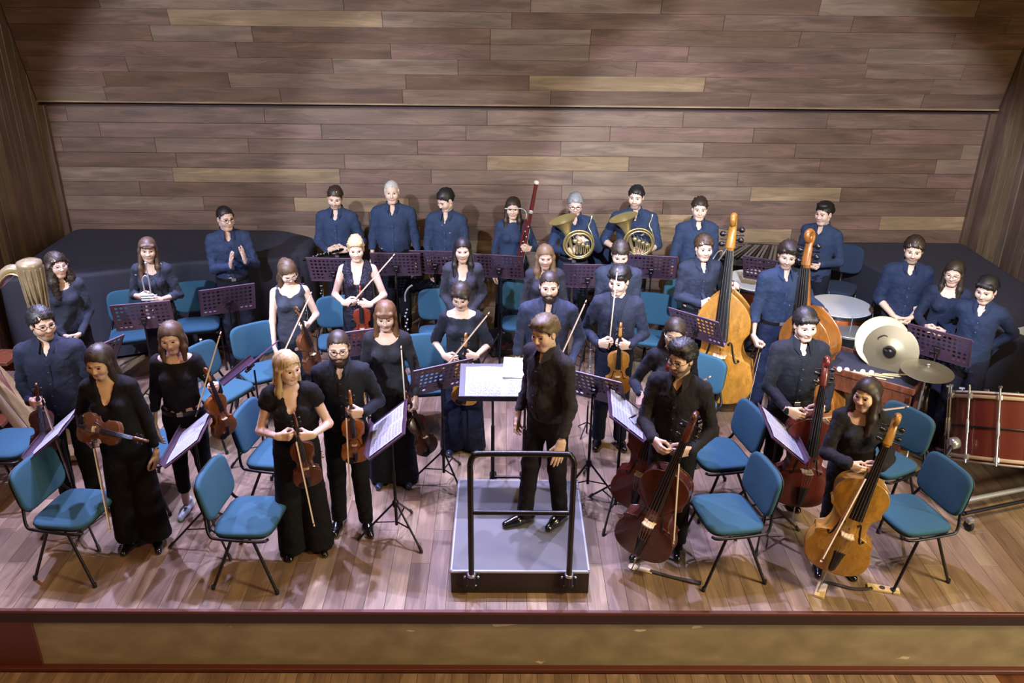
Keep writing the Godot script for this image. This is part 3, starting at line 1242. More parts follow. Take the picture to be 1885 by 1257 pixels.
# the buttoned strip down a shirt front, laid on the cloth
func placket(o: Node, top: Dictionary, j: Dictionary, tm: Material, s: Dictionary) -> void:
	var y0: float = (0.99 if s.get("tucked", true) else s.get("hem", 0.87) + 0.02) * j.k
	var y1: float = j.neck.y - 0.1
	var n := int((y1 - y0) / 0.03)
	var zs := PackedFloat32Array()
	zs.resize(n + 1)
	zs.fill(-1.0)
	var tv: PackedVector3Array = top.v
	for p in tv:
		if absf(p.x - j.chest.x * 0.5) < 0.022 and p.z > 0.02:
			var q := int(round((p.y - y0) / 0.03))
			if q >= 0 and q <= n:
				zs[q] = maxf(zs[q], p.z)
	var rings := []
	var mids := []
	for q in n + 1:
		if zs[q] < 0.0:
			continue
		var m := Vector3(0, y0 + q * 0.03, zs[q] + 0.001)
		mids.append(m)
		rings.append(PackedVector3Array([m + Vector3(-0.016, 0, -0.004), m + Vector3(-0.016, 0, 0.0025), m + Vector3(0.016, 0, 0.0025), m + Vector3(0.016, 0, -0.004)]))
	if rings.size() < 4:
		return
	var pk := part(o, "placket", G.new().loft(rings).mesh(), tm)
	for q in range(1, mids.size(), 3):
		part(pk, "button", M.button_mesh, M.button, Transform3D(Basis.IDENTITY, mids[q] + Vector3(0, 0, 0.0025)))

var folk := {}

func raise_person(s: Dictionary, r: Dictionary) -> void:
	var j: Dictionary = r.j
	var o := thing("person", s.label, "person", at(s.at[0], s.get("y", 0.0), s.at[1], s.yaw), "orchestra members on the stage")
	part(o, "body", arr_mesh(r.skin), M.skin)
	var tm: Material = M[s.top[1]] if s.top[1] is String else cloth(s.top[1], 0.8, 0.15)
	var tops := {"shirt": "shirt", "rolled": "shirt", "tee": "top", "jacket": "jacket", "half": "blouse", "three": "top", "vest": "sleeveless_top", "cap": "blouse"}
	part(o, tops[s.top[0]], arr_mesh(r.top), tm)
	if s.get("collar", s.top[0] in ["shirt", "rolled"]):
		placket(o, r.top, j, tm, s)
	part(o, "skirt" if s.bot[0] == "skirt" else "trousers", arr_mesh(r.bot), cloth(s.bot[1], 0.9))
	var hf := head_frame(s, j)
	var hk: String = s.hair[0]
	if hk != "":
		part(o, "hair", hairs[hk], hair_mat(s.hair[1]), hf)
	if s.get("beard", false):
		part(o, "beard", hairs["beard"], hair_mat(s.get("brow", s.hair[1])), hf)
	if s.get("collar", s.top[0] in ["shirt", "rolled"]):
		part(o, "collar", collar_mesh(j.k, 0.062 * j.k), tm, Transform3D(Basis.IDENTITY, j.neck + Vector3(0, 0.026, 0.004)))
	if s.get("tucked", true) and s.get("belt", true):
		var hr: float = (0.158 if s.sex == "f" else 0.152) * j.k * j.w + 0.006
		var b := part(o, "belt", ellipse_band(hr * 0.985, hr / 1.4 + 0.001, 0.034, 0.006), M.leather, Transform3D(Basis.IDENTITY, Vector3(0, 0.99 * j.k, 0)))
		part(b, "buckle", M.buckle_mesh, M.chrome, Transform3D(Basis.IDENTITY, Vector3(0, 0, hr / 1.4 + 0.007)))
	if s.get("glasses", false):
		var gl := part(o, "glasses", M.glasses_mesh, M.black_gloss if not s.has("wire") else M.chrome, hf)
		gl.set_meta("label", "spectacles with thin frames")
	for e in ["L", "R"]:
		var a: Vector3 = j["an" + e]
		part(o, "shoe", shoe_mesh, s.get("shoes", M.shoe), Transform3D(Basis(Vector3.UP, deg_to_rad(j["fy" + e])).scaled(Vector3.ONE * (1.0 if s.sex == "m" else 0.88)), Vector3(a.x, 0.002, a.z)))
	folk[s.n] = {"o": o, "j": j}

# a point in a person's own frame, in the scene
func of(n: int, p: Vector3) -> Vector3:
	return folk[n].o.transform * p

func grip(n: int, e: String) -> Vector3:
	return folk[n].o.transform * (folk[n].j["grip" + e] as Vector3)

func dir_of(n: int, v: Vector3) -> Vector3:
	return folk[n].o.transform.basis * v


# ---------------------------------------------------------------- instruments
var vcache := {}

func fiddle_outline(bass: bool) -> PackedVector2Array:
	# half outline (x, y), y from the bottom 0 to the top 1 of the body
	var h: Array
	if bass:
		h = [Vector2(0.0, 0.0), Vector2(0.11, 0.006), Vector2(0.21, 0.045), Vector2(0.278, 0.12), Vector2(0.298, 0.22), Vector2(0.272, 0.33), Vector2(0.262, 0.385), Vector2(0.212, 0.41), Vector2(0.178, 0.47), Vector2(0.172, 0.54), Vector2(0.186, 0.6), Vector2(0.214, 0.64), Vector2(0.226, 0.66), Vector2(0.23, 0.72), Vector2(0.22, 0.79), Vector2(0.18, 0.87), Vector2(0.11, 0.945), Vector2(0.06, 0.985), Vector2(0.045, 1.0)]
	else:
		h = [Vector2(0.0, 0.0), Vector2(0.09, 0.004), Vector2(0.19, 0.035), Vector2(0.262, 0.1), Vector2(0.291, 0.19), Vector2(0.284, 0.27), Vector2(0.255, 0.34), Vector2(0.262, 0.385), Vector2(0.208, 0.402), Vector2(0.168, 0.46), Vector2(0.155, 0.53), Vector2(0.165, 0.605), Vector2(0.192, 0.655), Vector2(0.227, 0.678), Vector2(0.216, 0.715), Vector2(0.232, 0.78), Vector2(0.234, 0.84), Vector2(0.208, 0.91), Vector2(0.145, 0.965), Vector2(0.07, 0.99), Vector2(0.04, 1.0)]
	var c := []
	for q in range(h.size() - 1):
		var corner: bool = q in ([5, 6, 10, 11, 12] if bass else [6, 7, 12, 13])
		var a: Vector2 = h[maxi(q - 1, 0)]
		var d: Vector2 = h[mini(q + 2, h.size() - 1)]
		for s in 3:
			var t := s / 3.0
			if corner:
				c.append((h[q] as Vector2).lerp(h[q + 1], t))
			else:
				c.append((h[q] as Vector2).cubic_interpolate(h[q + 1], a, d, t))
	c.append(h[h.size() - 1])
	var out := PackedVector2Array()
	for p: Vector2 in c:
		out.append(p)
	for q in range(c.size() - 1, 0, -1):
		out.append(Vector2(-c[q].x, c[q].y))
	return out

func plate_t(ol: PackedVector2Array, p: Vector2) -> float:
	# how far out p lies: 0 at the middle of the plate, 1 at its edge
	var lo := 0.02
	var hi := 1.0
	for q in 14:
		var m := (lo + hi) * 0.5
		if Geometry2D.is_point_in_polygon(Vector2(p.x / m, (p.y - 0.5) / m + 0.5), ol):
			hi = m
		else:
			lo = m
	return hi

func arch(t: float) -> float:
	return 0.013 + 0.034 * pow(maxf(0.0, 1.0 - pow(t, 2.2)), 1.15)

# kind: violin, viola, cello or bass. Stands on its end button; y runs to the scroll, z is the front
func make_fiddle(called: String, kind: String, varnish: Material, label: String, t: Transform3D, pin := 0.0) -> Node3D:
	var L: float = {"violin": 0.356, "viola": 0.405, "cello": 0.755, "bass": 1.1}[kind]
	var rib: float = {"violin": 0.088, "viola": 0.092, "cello": 0.155, "bass": 0.18}[kind]
	var bass := kind == "bass"
	var o := thing(called, label, kind if kind != "bass" else "double bass", t, "bowed string instruments of the orchestra")
	if not vcache.has(kind):
		var c := {}
		var ol := fiddle_outline(bass)
		for side: float in [1.0, -1.0]:
			var rings := []
			for q: Array in [[0.97, 0.0], [1.0, 0.002], [1.0, 0.011], [0.975, 0.014]]:
				rings.append([q[0], q[1]])
			for tt: float in [0.93, 0.84, 0.7, 0.52, 0.33, 0.15, 0.02]:
				rings.append([tt, arch(tt)])
			var rr := []
			for q: Array in rings:
				var ring := PackedVector3Array()
				for p in ol:
					ring.append(Vector3(p.x * q[0], (p.y - 0.5) * q[0] + 0.5, side * (rib * 0.5 + q[1])) * L)
				rr.append(ring)
			c["top" if side > 0 else "back"] = G.new().loft(rr, true, false, false).mesh()
		var ra := PackedVector3Array()
		var rb := PackedVector3Array()
		for p in ol:
			ra.append(Vector3(p.x * 0.972, (p.y - 0.5) * 0.976 + 0.5, -rib * 0.5) * L)
			rb.append(Vector3(p.x * 0.972, (p.y - 0.5) * 0.976 + 0.5, rib * 0.5) * L)
		c.ribs = G.new().loft([ra, rb], true, false, false).mesh()
		var zt := rib * 0.5
		# f holes: sunk dark slots with round ends
		for s: float in [1.0, -1.0]:
			var pts := []
			for p: Vector2 in curve([Vector2(0.063, 0.56), Vector2(0.078, 0.572), Vector2(0.09, 0.55), Vector2(0.1, 0.5), Vector2(0.112, 0.455), Vector2(0.126, 0.408), Vector2(0.143, 0.392), Vector2(0.158, 0.408)], 4):
				pts.append(Vector3(s * p.x, p.y, zt + arch(plate_t(ol, p)) - 0.002) * L)
			var rad := []
			for q in pts.size():
				var e := sin(PI * q / (pts.size() - 1.0))
				rad.append((0.004 + 0.0065 * e) * L)
			var g := G.new().tube(pts, rad, 6)
			for p: Vector2 in [Vector2(0.064, 0.553), Vector2(0.155, 0.412)]:
				var z := zt + arch(plate_t(ol, p)) - 0.0015
				g.lathe([Vector2(0.0125 * L, -0.004 * L), Vector2(0.0125 * L, 0.003 * L)], 10, Transform3D(Basis(Vector3.RIGHT, PI / 2), Vector3(s * p.x, p.y, z) * L))
			c["f%d" % int(s)] = g.mesh()
		var zb := zt + 0.047
		var bh := 0.095 if not bass else 0.12
		if kind == "cello":
			bh = 0.12
		var by := 0.455
		var bp := PackedVector2Array([Vector2(-0.062, 0), Vector2(-0.03, 0), Vector2(-0.022, 0.02), Vector2(0.022, 0.02), Vector2(0.03, 0), Vector2(0.062, 0), Vector2(0.052, 0.03), Vector2(0.058, bh * 0.8), Vector2(0.03, bh * 0.97), Vector2(0.0, bh), Vector2(-0.03, bh * 0.97), Vector2(-0.058, bh * 0.8), Vector2(-0.052, 0.03)])
		for q in bp.size():
			bp[q] *= L
		c.bridge = G.new().prism(bp, -0.006 * L, 0.006 * L, Transform3D(Basis(Vector3.RIGHT, PI / 2), Vector3(0, by, zb - 0.006) * L)).mesh()
		var ny := 1.366
		var zn := zt + 0.05
		var ze := zb + bh * 0.72
		var yf := 0.64 if not bass else 0.6
		# fingerboard: a tapering board with a rounded face
		var fb := []
		for q: Array in [[yf, 0.06, ze], [ny, 0.034, zn + 0.012]]:
			var ring := PackedVector3Array()
			for a: Array in [[-1, -0.012], [-1, 0.0], [-0.6, 0.008], [0, 0.011], [0.6, 0.008], [1, 0.0], [1, -0.012]]:
				ring.append(Vector3(a[0] * q[1], q[0], q[2] + a[1]) * L)
			fb.append(ring)
		c.fingerboard = G.new().loft(fb).mesh()
		c.neck = G.new().tube([Vector3(0, 0.985, -rib * 0.2) * L, Vector3(0, 1.0, zt - 0.01) * L, Vector3(0, 1.05, zt + 0.012) * L, Vector3(0, 1.2, zt + 0.018) * L, Vector3(0, ny, zn - 0.008) * L, Vector3(0, ny + 0.03, zn - 0.01) * L], [0.04 * L, 0.046 * L, 0.038 * L, 0.032 * L, 0.03 * L, 0.033 * L], 10).mesh()
		# pegbox and scroll
		var pp := [Vector3(0, ny + 0.02, zn - 0.006) * L, Vector3(0, ny + 0.1, zn - 0.016) * L, Vector3(0, ny + 0.18, zn - 0.04) * L]
		var pr := [0.034 * L, 0.031 * L, 0.027 * L]
		var sc := Vector3(0, ny + 0.245, zn - 0.028) * L
		for q in 26:
			var a := deg_to_rad(-120.0 - q * 24.0) if true else 0.0
			var r := lerpf(0.056, 0.014, q / 25.0) * L
			pp.append(sc + Vector3(0, -sin(a) * r, cos(a) * r) * Vector3(1, -1, 1))
			pr.append(lerpf(0.024, 0.014, q / 25.0) * L)
		c.scroll = G.new().tube(pp, pr, 8, false, 1.25, Vector3.RIGHT.cross(Vector3.UP)).mesh()
		c.peg = G.new().lathe([Vector2(0.006, -0.1), Vector2(0.008, 0.05), Vector2(0.022, 0.062), Vector2(0.024, 0.085), Vector2(0.01, 0.1)].map(func(v): return v * L), 8, Transform3D(Basis(Vector3.FORWARD, -PI / 2), Vector3.ZERO)).mesh()
		var tp := []
		for q: Array in [[0.03, 0.02, zb - 0.01], [0.06, 0.03, zb + 0.012], [0.2, 0.042, zb + 0.04], [0.27, 0.052, zb + 0.052]]:
			var ring := PackedVector3Array()
			for a: Array in [[-1, -0.01], [-0.6, 0.004], [0, 0.009], [0.6, 0.004], [1, -0.01], [0, -0.012]]:
				ring.append(Vector3(a[0] * q[1], q[0], q[2] + a[1]) * L)
			tp.append(ring)
		c.tailpiece = G.new().loft(tp).mesh()
		for q in 4:
			var e := (q - 1.5) / 1.5
			c["s%d" % q] = G.new().tube([Vector3(e * 0.03, 0.265, zb + 0.06) * L, Vector3(e * 0.045, by, zb + bh * (1.0 - 0.1 * absf(e)) + 0.004) * L, Vector3(e * 0.024, ny, zn + 0.028) * L], maxf(0.0008, 0.0016 * L), 4).mesh()
		c.chin = G.new().lathe([Vector2(0.0, 0.0), Vector2(0.09, 0.004), Vector2(0.1, 0.02), Vector2(0.085, 0.03), Vector2(0.0, 0.022)].map(func(v): return v * L), 14, Transform3D(Basis(Vector3.RIGHT, PI / 2).scaled(Vector3(1, 0.75, 1)), Vector3(-0.11, 0.075, zt + 0.018) * L)).mesh()
		c.zn = zn
		c.ny = ny
		vcache[kind] = c
	var c: Dictionary = vcache[kind]
	part(o, "top_plate", c.top, varnish)
	part(o, "back_plate", c.back, varnish)
	part(o, "ribs", c.ribs, varnish)
	part(o, "f_hole", c["f1"], M.ebony, Transform3D.IDENTITY, "dark f shaped sound hole")
	part(o, "f_hole", c["f-1"], M.ebony, Transform3D.IDENTITY, "dark f shaped sound hole")
	part(o, "bridge", c.bridge, M.maple)
	var nk := part(o, "neck", c.neck, varnish)
	part(nk, "fingerboard", c.fingerboard, M.ebony)
	var sr := part(o, "scroll", c.scroll, varnish)
	for q in 4:
		part(sr, "peg", c.peg, M.ebony, Transform3D(Basis.IDENTITY if q % 2 == 0 else Basis(Vector3.UP, PI), Vector3(0, c.ny + 0.045 + 0.042 * q, c.zn - 0.012 - 0.008 * q) * L))
	part(o, "tailpiece", c.tailpiece, M.ebony)
	for q in 4:
		part(o, "string", c["s%d" % q], M.steel)
	if kind == "violin" or kind == "viola":
		part(o, "chin_rest", c.chin, M.ebony)
	if pin > 0.0:
		part(o, "endpin", G.new().lathe([Vector2(0.02, 0.02), Vector2(0.016, -0.03), Vector2(0.006, -0.035), Vector2(0.005, -pin + 0.02), Vector2(0.001, -pin)], 8).mesh(), M.steel)
	return o

func make_bow(label: String, t: Transform3D, long := 0.74) -> void:
	var o := thing("bow", label, "bow", t, "bows of the string players")
	var key := "bow%s" % long
	if not vcache.has(key):
		var st := []
		for q in 9:
			var e := q / 8.0
			st.append(Vector3(0, e * long, -0.014 * sin(PI * e) + 0.004))
		var hr := PackedVector3Array()
		vcache[key] = [
			G.new().tube(st, [0.0046, 0.0045, 0.0043, 0.004, 0.0038, 0.0036, 0.0034, 0.0033, 0.0036], 6).mesh(),
			G.new().box(Vector3(0, long * 0.5 + 0.015, 0.021), Vector3(0.009, long - 0.09, 0.0022)).mesh(),
			G.new().box(Vector3(0, 0.05, 0.014), Vector3(0.012, 0.05, 0.02), 0.003).mesh(),
			G.new().tube([Vector3(0, long - 0.012, 0.004), Vector3(0, long, 0.012), Vector3(0, long - 0.012, 0.024)], [0.005, 0.004, 0.004], 6).mesh()]
	var c: Array = vcache[key]
	part(o, "stick", c[0], M.pernambuco)
	part(o, "bow_hair", c[1], M.horsehair)
	part(o, "frog", c[2], M.ebony)
	part(o, "bow_tip", c[3], M.maple)

# a brass bell: long throat that flares at the end, along +y
func bell_mesh(len: float, r0: float, r1: float, k := 5.0) -> ArrayMesh:
	var p := []
	for q in 15:
		var e := q / 14.0
		p.append(Vector2(r0 + (r1 - r0) * (exp(k * (e - 1.0)) - exp(-k)) / (1.0 - exp(-k)), len * e))
	p.append(Vector2(r1 + 0.003, len - 0.002))
	for q in range(14, 0, -1):
		var e := q / 14.0
		p.append(Vector2(maxf(0.002, r0 - 0.002 + (r1 - r0) * (exp(k * (e - 1.0)) - exp(-k)) / (1.0 - exp(-k))), len * e - 0.002))
	return G.new().lathe(p, 26, Transform3D.IDENTITY, false).mesh()

func ring_mesh(r: float, w: float, sy := 1.0, segs := 28) -> ArrayMesh:
	var p := []
	for q in segs:
		var a := TAU * q / segs
		p.append(Vector3(cos(a) * r, sin(a) * r * sy, 0))
	return G.new().tube(p, w, 7, true).mesh()

# french horn, seen from the front: coil in the x-y plane about the origin, bell towards the upper left
func make_horn(label: String, t: Transform3D) -> void:
	var o := thing("french_horn", label, "french horn", t, "french horns")
	part(o, "coil", ring_mesh(0.165, 0.0095, 0.96), M.brass)
	part(o, "coil", ring_mesh(0.14, 0.009, 0.96), M.brass, at(0.006, 0.0, 0.02))
	part(o, "coil", ring_mesh(0.152, 0.0085, 0.95), M.brass, at(0.004, 0, -0.022))
	part(o, "bell", bell_mesh(0.4, 0.016, 0.158, 4.2), M.brass, frame(Vector3(-0.05, -0.11, -0.055), Vector3(-0.33, 0.95, 0.0), Vector3(0, 0.2, 1)))
	part(o, "bell_tail", G.new().tube(curve([Vector3(0.165, 0.0, -0.03), Vector3(0.13, -0.13, -0.045), Vector3(0.03, -0.175, -0.055), Vector3(-0.035, -0.15, -0.055), Vector3(-0.052, -0.105, -0.055)], 4), [0.01, 0.0102, 0.0104, 0.0106, 0.011, 0.0112, 0.0114, 0.0118, 0.012, 0.0124, 0.0128, 0.0132, 0.0138, 0.0144, 0.015, 0.0155, 0.016], 9).mesh(), M.brass)
	for q in 4:
		var v := part(o, "valve", G.new().lathe([Vector2(0.0, -0.028), Vector2(0.02, -0.028), Vector2(0.022, -0.02), Vector2(0.022, 0.02), Vector2(0.019, 0.027), Vector2(0.0, 0.029)], 14, Transform3D(Basis(Vector3.RIGHT, PI / 2), Vector3.ZERO)).mesh(), M.brass, at(-0.045 + 0.045 * q, 0.045 - 0.02 * q, 0.012))
		part(v, "lever", bar(Vector3(0, 0.01, 0.03), Vector3(-0.03, 0.075, 0.045), 0.004, 6), M.chrome)
	for q in 4:
		var x := -0.03 + q * 0.042
		part(o, "slide", G.new().tube(curve([Vector3(x, 0.02, 0.015), Vector3(x + 0.004, -0.08, 0.018), Vector3(x + 0.013, -0.1, 0.018), Vector3(x + 0.022, -0.08, 0.018), Vector3(x + 0.02, 0.0, 0.015)], 4), 0.0058, 7).mesh(), M.brass)
	part(o, "leadpipe", G.new().tube(curve([Vector3(0.12, -0.1, 0.03), Vector3(0.16, 0.03, 0.035), Vector3(0.13, 0.14, 0.03), Vector3(0.1, 0.2, 0.0), Vector3(0.12, 0.25, -0.03)], 5), 0.0058, 7).mesh(), M.brass)
	part(o, "mouthpiece", G.new().lathe([Vector2(0.004, 0.0), Vector2(0.006, 0.035), Vector2(0.0125, 0.06), Vector2(0.013, 0.064)], 10).mesh(), M.chrome, frame(Vector3(0.12, 0.25, -0.03), Vector3(0.2, 0.6, -0.5), Vector3(0, 0, 1)))

# trumpet standing on its bell: y up to the mouthpiece
func make_trumpet(label: String, t: Transform3D) -> Node3D:
	var o := thing("trumpet", label, "trumpet", t, "trumpets")
	part(o, "bell", bell_mesh(0.34, 0.0075, 0.061, 5.5), M.silver, frame(Vector3(0.0, 0.34, 0), Vector3.DOWN, Vector3(0, 0, 1)))
	part(o, "bow_tube", G.new().tube(curve([Vector3(0, 0.33, 0), Vector3(0.0, 0.4, 0), Vector3(0.03, 0.435, 0), Vector3(0.06, 0.4, 0), Vector3(0.06, 0.3, 0)], 5), 0.0068, 8).mesh(), M.silver)
	part(o, "leadpipe", bar(Vector3(0.06, 0.13, 0.012), Vector3(0.06, 0.49, 0.012), 0.0062), M.silver)
	part(o, "tuning_slide", G.new().tube(curve([Vector3(0.06, 0.16, 0.012), Vector3(0.06, 0.1, 0.012), Vector3(0.033, 0.075, 0.02), Vector3(0.01, 0.1, 0.028), Vector3(0.01, 0.2, 0.028)], 5), 0.0066, 8).mesh(), M.silver)
	for q in 3:
		var v := part(o, "valve", G.new().lathe([Vector2(0.0, -0.065), Vector2(0.0095, -0.06), Vector2(0.0105, -0.05), Vector2(0.0105, 0.05), Vector2(0.0095, 0.06), Vector2(0.0, 0.062)], 12, Transform3D(Basis(Vector3.FORWARD, PI / 2), Vector3.ZERO)).mesh(), M.silver, at(0.03, 0.2 + 0.025 * q, 0.03))
		part(v, "valve_button", G.new().lathe([Vector2(0.003, 0), Vector2(0.003, 0.02), Vector2(0.008, 0.022), Vector2(0.008, 0.026)], 10, Transform3D(Basis(Vector3.FORWARD, PI / 2), Vector3(0.062, 0, 0))).mesh(), M.silver)
	part(o, "mouthpiece", G.new().lathe([Vector2(0.004, 0), Vector2(0.006, 0.05), Vector2(0.013, 0.075), Vector2(0.0135, 0.083), Vector2(0.008, 0.083)], 12).mesh(), M.silver, at(0.06, 0.49, 0.012))
	return o

func make_bassoon(label: String, t: Transform3D) -> void:
	var o := thing("bassoon", label, "bassoon", t)
	part(o, "boot_joint", G.new().tube([Vector3(0, 0, 0), Vector3(0, 0.05, 0), Vector3(0, 0.42, 0)], [0.026, 0.031, 0.03], 14, false, 1.35).mesh(), M.bassoon)
	part(o, "boot_cap", G.new().tube([Vector3(0, -0.012, 0), Vector3(0, 0.03, 0)], [0.028, 0.032], 14, false, 1.35).mesh(), M.silver)
	part(o, "bass_joint", G.new().lathe([Vector2(0.02, 0.42), Vector2(0.0185, 0.6), Vector2(0.019, 0.98), Vector2(0.024, 0.99), Vector2(0.024, 1.02)], 14, at(0.016, 0, 0)).mesh(), M.bassoon)
	part(o, "joint_ring", G.new().lathe([Vector2(0.024, 0.97), Vector2(0.026, 0.975), Vector2(0.026, 1.0), Vector2(0.024, 1.005)], 14, at(0.016, 0, 0)).mesh(), M.silver)
	part(o, "bell_joint", G.new().lathe([Vector2(0.021, 1.0), Vector2(0.024, 1.08), Vector2(0.02, 1.2), Vector2(0.023, 1.3)], 14, at(0.016, 0, 0)).mesh(), M.bassoon)
	part(o, "bell_ring", G.new().lathe([Vector2(0.023, 1.295), Vector2(0.029, 1.3), Vector2(0.03, 1.325), Vector2(0.024, 1.33), Vector2(0.017, 1.328), Vector2(0.016, 1.3)], 16, at(0.016, 0, 0)).mesh(), M.ivory)
	part(o, "wing_joint", G.new().lathe([Vector2(0.019, 0.42), Vector2(0.016, 0.5), Vector2(0.0135, 0.88), Vector2(0.016, 0.885), Vector2(0.015, 0.9)], 12, at(-0.026, 0, 0.004)).mesh(), M.bassoon)
	part(o, "bocal", G.new().tube(curve([Vector3(-0.026, 0.88, 0.004), Vector3(-0.03, 0.96, 0.0), Vector3(-0.08, 1.0, -0.01), Vector3(-0.18, 0.985, -0.02), Vector3(-0.27, 0.965, -0.03)], 5), 0.0045, 7).mesh(), M.silver)
	for q in 14:
		var y := 0.07 + q * 0.058
		part(o, "key", G.new().lathe([Vector2(0.0, -0.003), Vector2(0.009, -0.003), Vector2(0.009, 0.003), Vector2(0.0, 0.004)], 10, Transform3D(Basis(Vector3.RIGHT, PI / 2), Vector3.ZERO)).mesh(), M.silver, at([-0.012, 0.012][q % 2] + (0.004 if y > 0.4 else 0.0), y, 0.034 if y < 0.42 else 0.024))
	part(o, "key_rod", bar(Vector3(0.038, 0.08, 0.012), Vector3(0.038, 0.8, 0.012), 0.0028, 6), M.silver)
	part(o, "key_rod", bar(Vector3(-0.04, 0.1, 0.012), Vector3(-0.04, 0.4, 0.012), 0.0028, 6), M.silver)

# clarinet or flute, y from the foot up
func make_clarinet(o: Node3D, base: float) -> void:
	part(o, "clarinet_bell", G.new().lathe([Vector2(0.038, 0), Vector2(0.037, 0.008), Vector2(0.022, 0.06), Vector2(0.016, 0.11)], 16, at(0, base, 0)).mesh(), M.ebony)
	part(o, "clarinet_joint", G.new().lathe([Vector2(0.0165, 0.105), Vector2(0.0145, 0.14), Vector2(0.0135, 0.33), Vector2(0.0165, 0.335), Vector2(0.0165, 0.35), Vector2(0.0135, 0.355), Vector2(0.0135, 0.53), Vector2(0.017, 0.54), Vector2(0.015, 0.6)], 14, at(0, base, 0)).mesh(), M.ebony)
	part(o, "clarinet_mouthpiece", G.new().lathe([Vector2(0.0125, 0.6), Vector2(0.0125, 0.62), Vector2(0.009, 0.67), Vector2(0.003, 0.685)], 12, at(0, base, 0)).mesh(), M.black_gloss)
	for y: float in [0.1, 0.34, 0.595]:
		part(o, "ferrule", G.new().lathe([Vector2(0.0165, -0.004), Vector2(0.0175, -0.003), Vector2(0.0175, 0.003), Vector2(0.0165, 0.004)], 14, at(0, base + y, 0)).mesh(), M.silver)
	for q in 13:
		part(o, "key", G.new().lathe([Vector2(0.0, -0.003), Vector2(0.0075, -0.003), Vector2(0.0075, 0.003), Vector2(0.0, 0.004)], 9, Transform3D(Basis(Vector3.RIGHT, PI / 2), Vector3.ZERO)).mesh(), M.silver, at([0.0, 0.011, -0.01][q % 3], base + 0.13 + q * 0.034, 0.0165))
	part(o, "key_rod", bar(Vector3(0.016, base + 0.12, 0.004), Vector3(0.016, base + 0.56, 0.004), 0.0022, 6), M.silver)

func make_harp(label: String, t: Transform3D) -> void:
	# column at +x, sound box leaning from the foot up to -x
	var o := thing("harp", label, "harp", t)
	part(o, "column", G.new().lathe([Vector2(0.075, 0.1), Vector2(0.08, 0.14), Vector2(0.06, 0.2), Vector2(0.05, 0.3), Vector2(0.046, 1.0), Vector2(0.05, 1.45), Vector2(0.056, 1.5)], 20, at(0.28, 0, 0)).mesh(), M.gilt)
	part(o, "crown", G.new().lathe([Vector2(0.056, 1.48), Vector2(0.075, 1.55), Vector2(0.092, 1.7), Vector2(0.098, 1.8), Vector2(0.094, 1.83), Vector2(0.06, 1.845), Vector2(0.0, 1.85)], 20, at(0.28, 0, 0)).mesh(), M.gilt)
	var flute := G.new()
	for q in 14:
		var a := TAU * q / 14.0
		flute.tube([Vector3(0.28 + cos(a) * 0.05, 0.3, sin(a) * 0.05), Vector3(0.28 + cos(a) * 0.05, 1.0, sin(a) * 0.05), Vector3(0.28 + cos(a) * 0.097, 1.78, sin(a) * 0.097)], [0.006, 0.006, 0.009], 5)
	part(o, "fluting", flute.mesh(), M.gilt)
	var nk := curve([Vector3(0.26, 1.72, 0), Vector3(0.14, 1.78, 0), Vector3(0.02, 1.68, 0), Vector3(-0.1, 1.46, 0), Vector3(-0.24, 1.35, 0), Vector3(-0.4, 1.42, 0), Vector3(-0.48, 1.5, 0)], 6)
	part(o, "harp_neck", G.new().tube(nk, 0.045, 10, false, 0.75, Vector3(0, 0, 1)).mesh(), M.gilt)
	part(o, "string_plate", G.new().tube(nk.slice(3, nk.size() - 3).map(func(p): return p + Vector3(0, -0.03, 0.04)), 0.03, 6, false, 0.2, Vector3(0, 0, 1)).mesh(), M.brass)
	var sb := []
	for q in 9:
		var e := q / 8.0
		var mid := Vector3(0.18, 0.12, 0).lerp(Vector3(-0.5, 1.48, 0), e)
		var w := lerpf(0.24, 0.06, e)
		var dp := lerpf(0.18, 0.06, e)
		var up := Vector3(0.68, 1.36, 0).normalized()
		var sd := Vector3(-1.36, -0.68, 0).normalized()
		var ring := PackedVector3Array()
		for a: Array in [[-1, 0], [-0.5, 0], [0, 0], [0.5, 0], [1, 0], [0.92, 0.5], [0.6, 0.9], [0, 1.05], [-0.6, 0.9], [-0.92, 0.5]]:
			ring.append(mid + Vector3(0, 0, a[0] * w) + sd * (a[1] * dp))
		sb.append(ring)
	part(o, "sound_box", G.new().loft(sb).mesh(), M.cream)
	var bp := PackedVector3Array()
	part(o, "sound_board", G.new().loft([_board_ring(Vector3(0.185, 0.125, 0), 0.23), _board_ring(Vector3(-0.495, 1.485, 0), 0.055)]).mesh(), M.spruce)
	part(o, "base", G.new().box(Vector3(0.2, 0.08, 0), Vector3(0.46, 0.12, 0.42), 0.04).mesh(), M.gilt)
	for q in 4:
		part(o, "foot", G.new().lathe([Vector2(0.03, 0), Vector2(0.035, 0.02), Vector2(0.02, 0.04)], 10, at(0.2 + (0.19 if q % 2 else -0.19), 0, 0.17 if q < 2 else -0.17)).mesh(), M.gilt)
	for q in 7:
		part(o, "pedal", G.new().box(Vector3(0.12 + (q % 4) * 0.05, 0.07, 0.24 if q < 4 else -0.24), Vector3(0.02, 0.012, 0.09), 0.004).mesh(), M.brass)
	for q in 26:
		var e := (q + 1.0) / 28.0
		var p: Vector3 = nk[int(lerpf(3, nk.size() - 4, 1.0 - e) + 0.5)] + Vector3(0, -0.05, 0.04)
		p = (nk[3] as Vector3).lerp(nk[3], 0.0) if false else p
		var a := Vector3(0.18, 0.12, 0).lerp(Vector3(-0.5, 1.48, 0), lerpf(0.12, 0.9, e))
		part(o, "string", bar(a, p, 0.0018, 4), M.gut if q % 7 else M.gut_red)

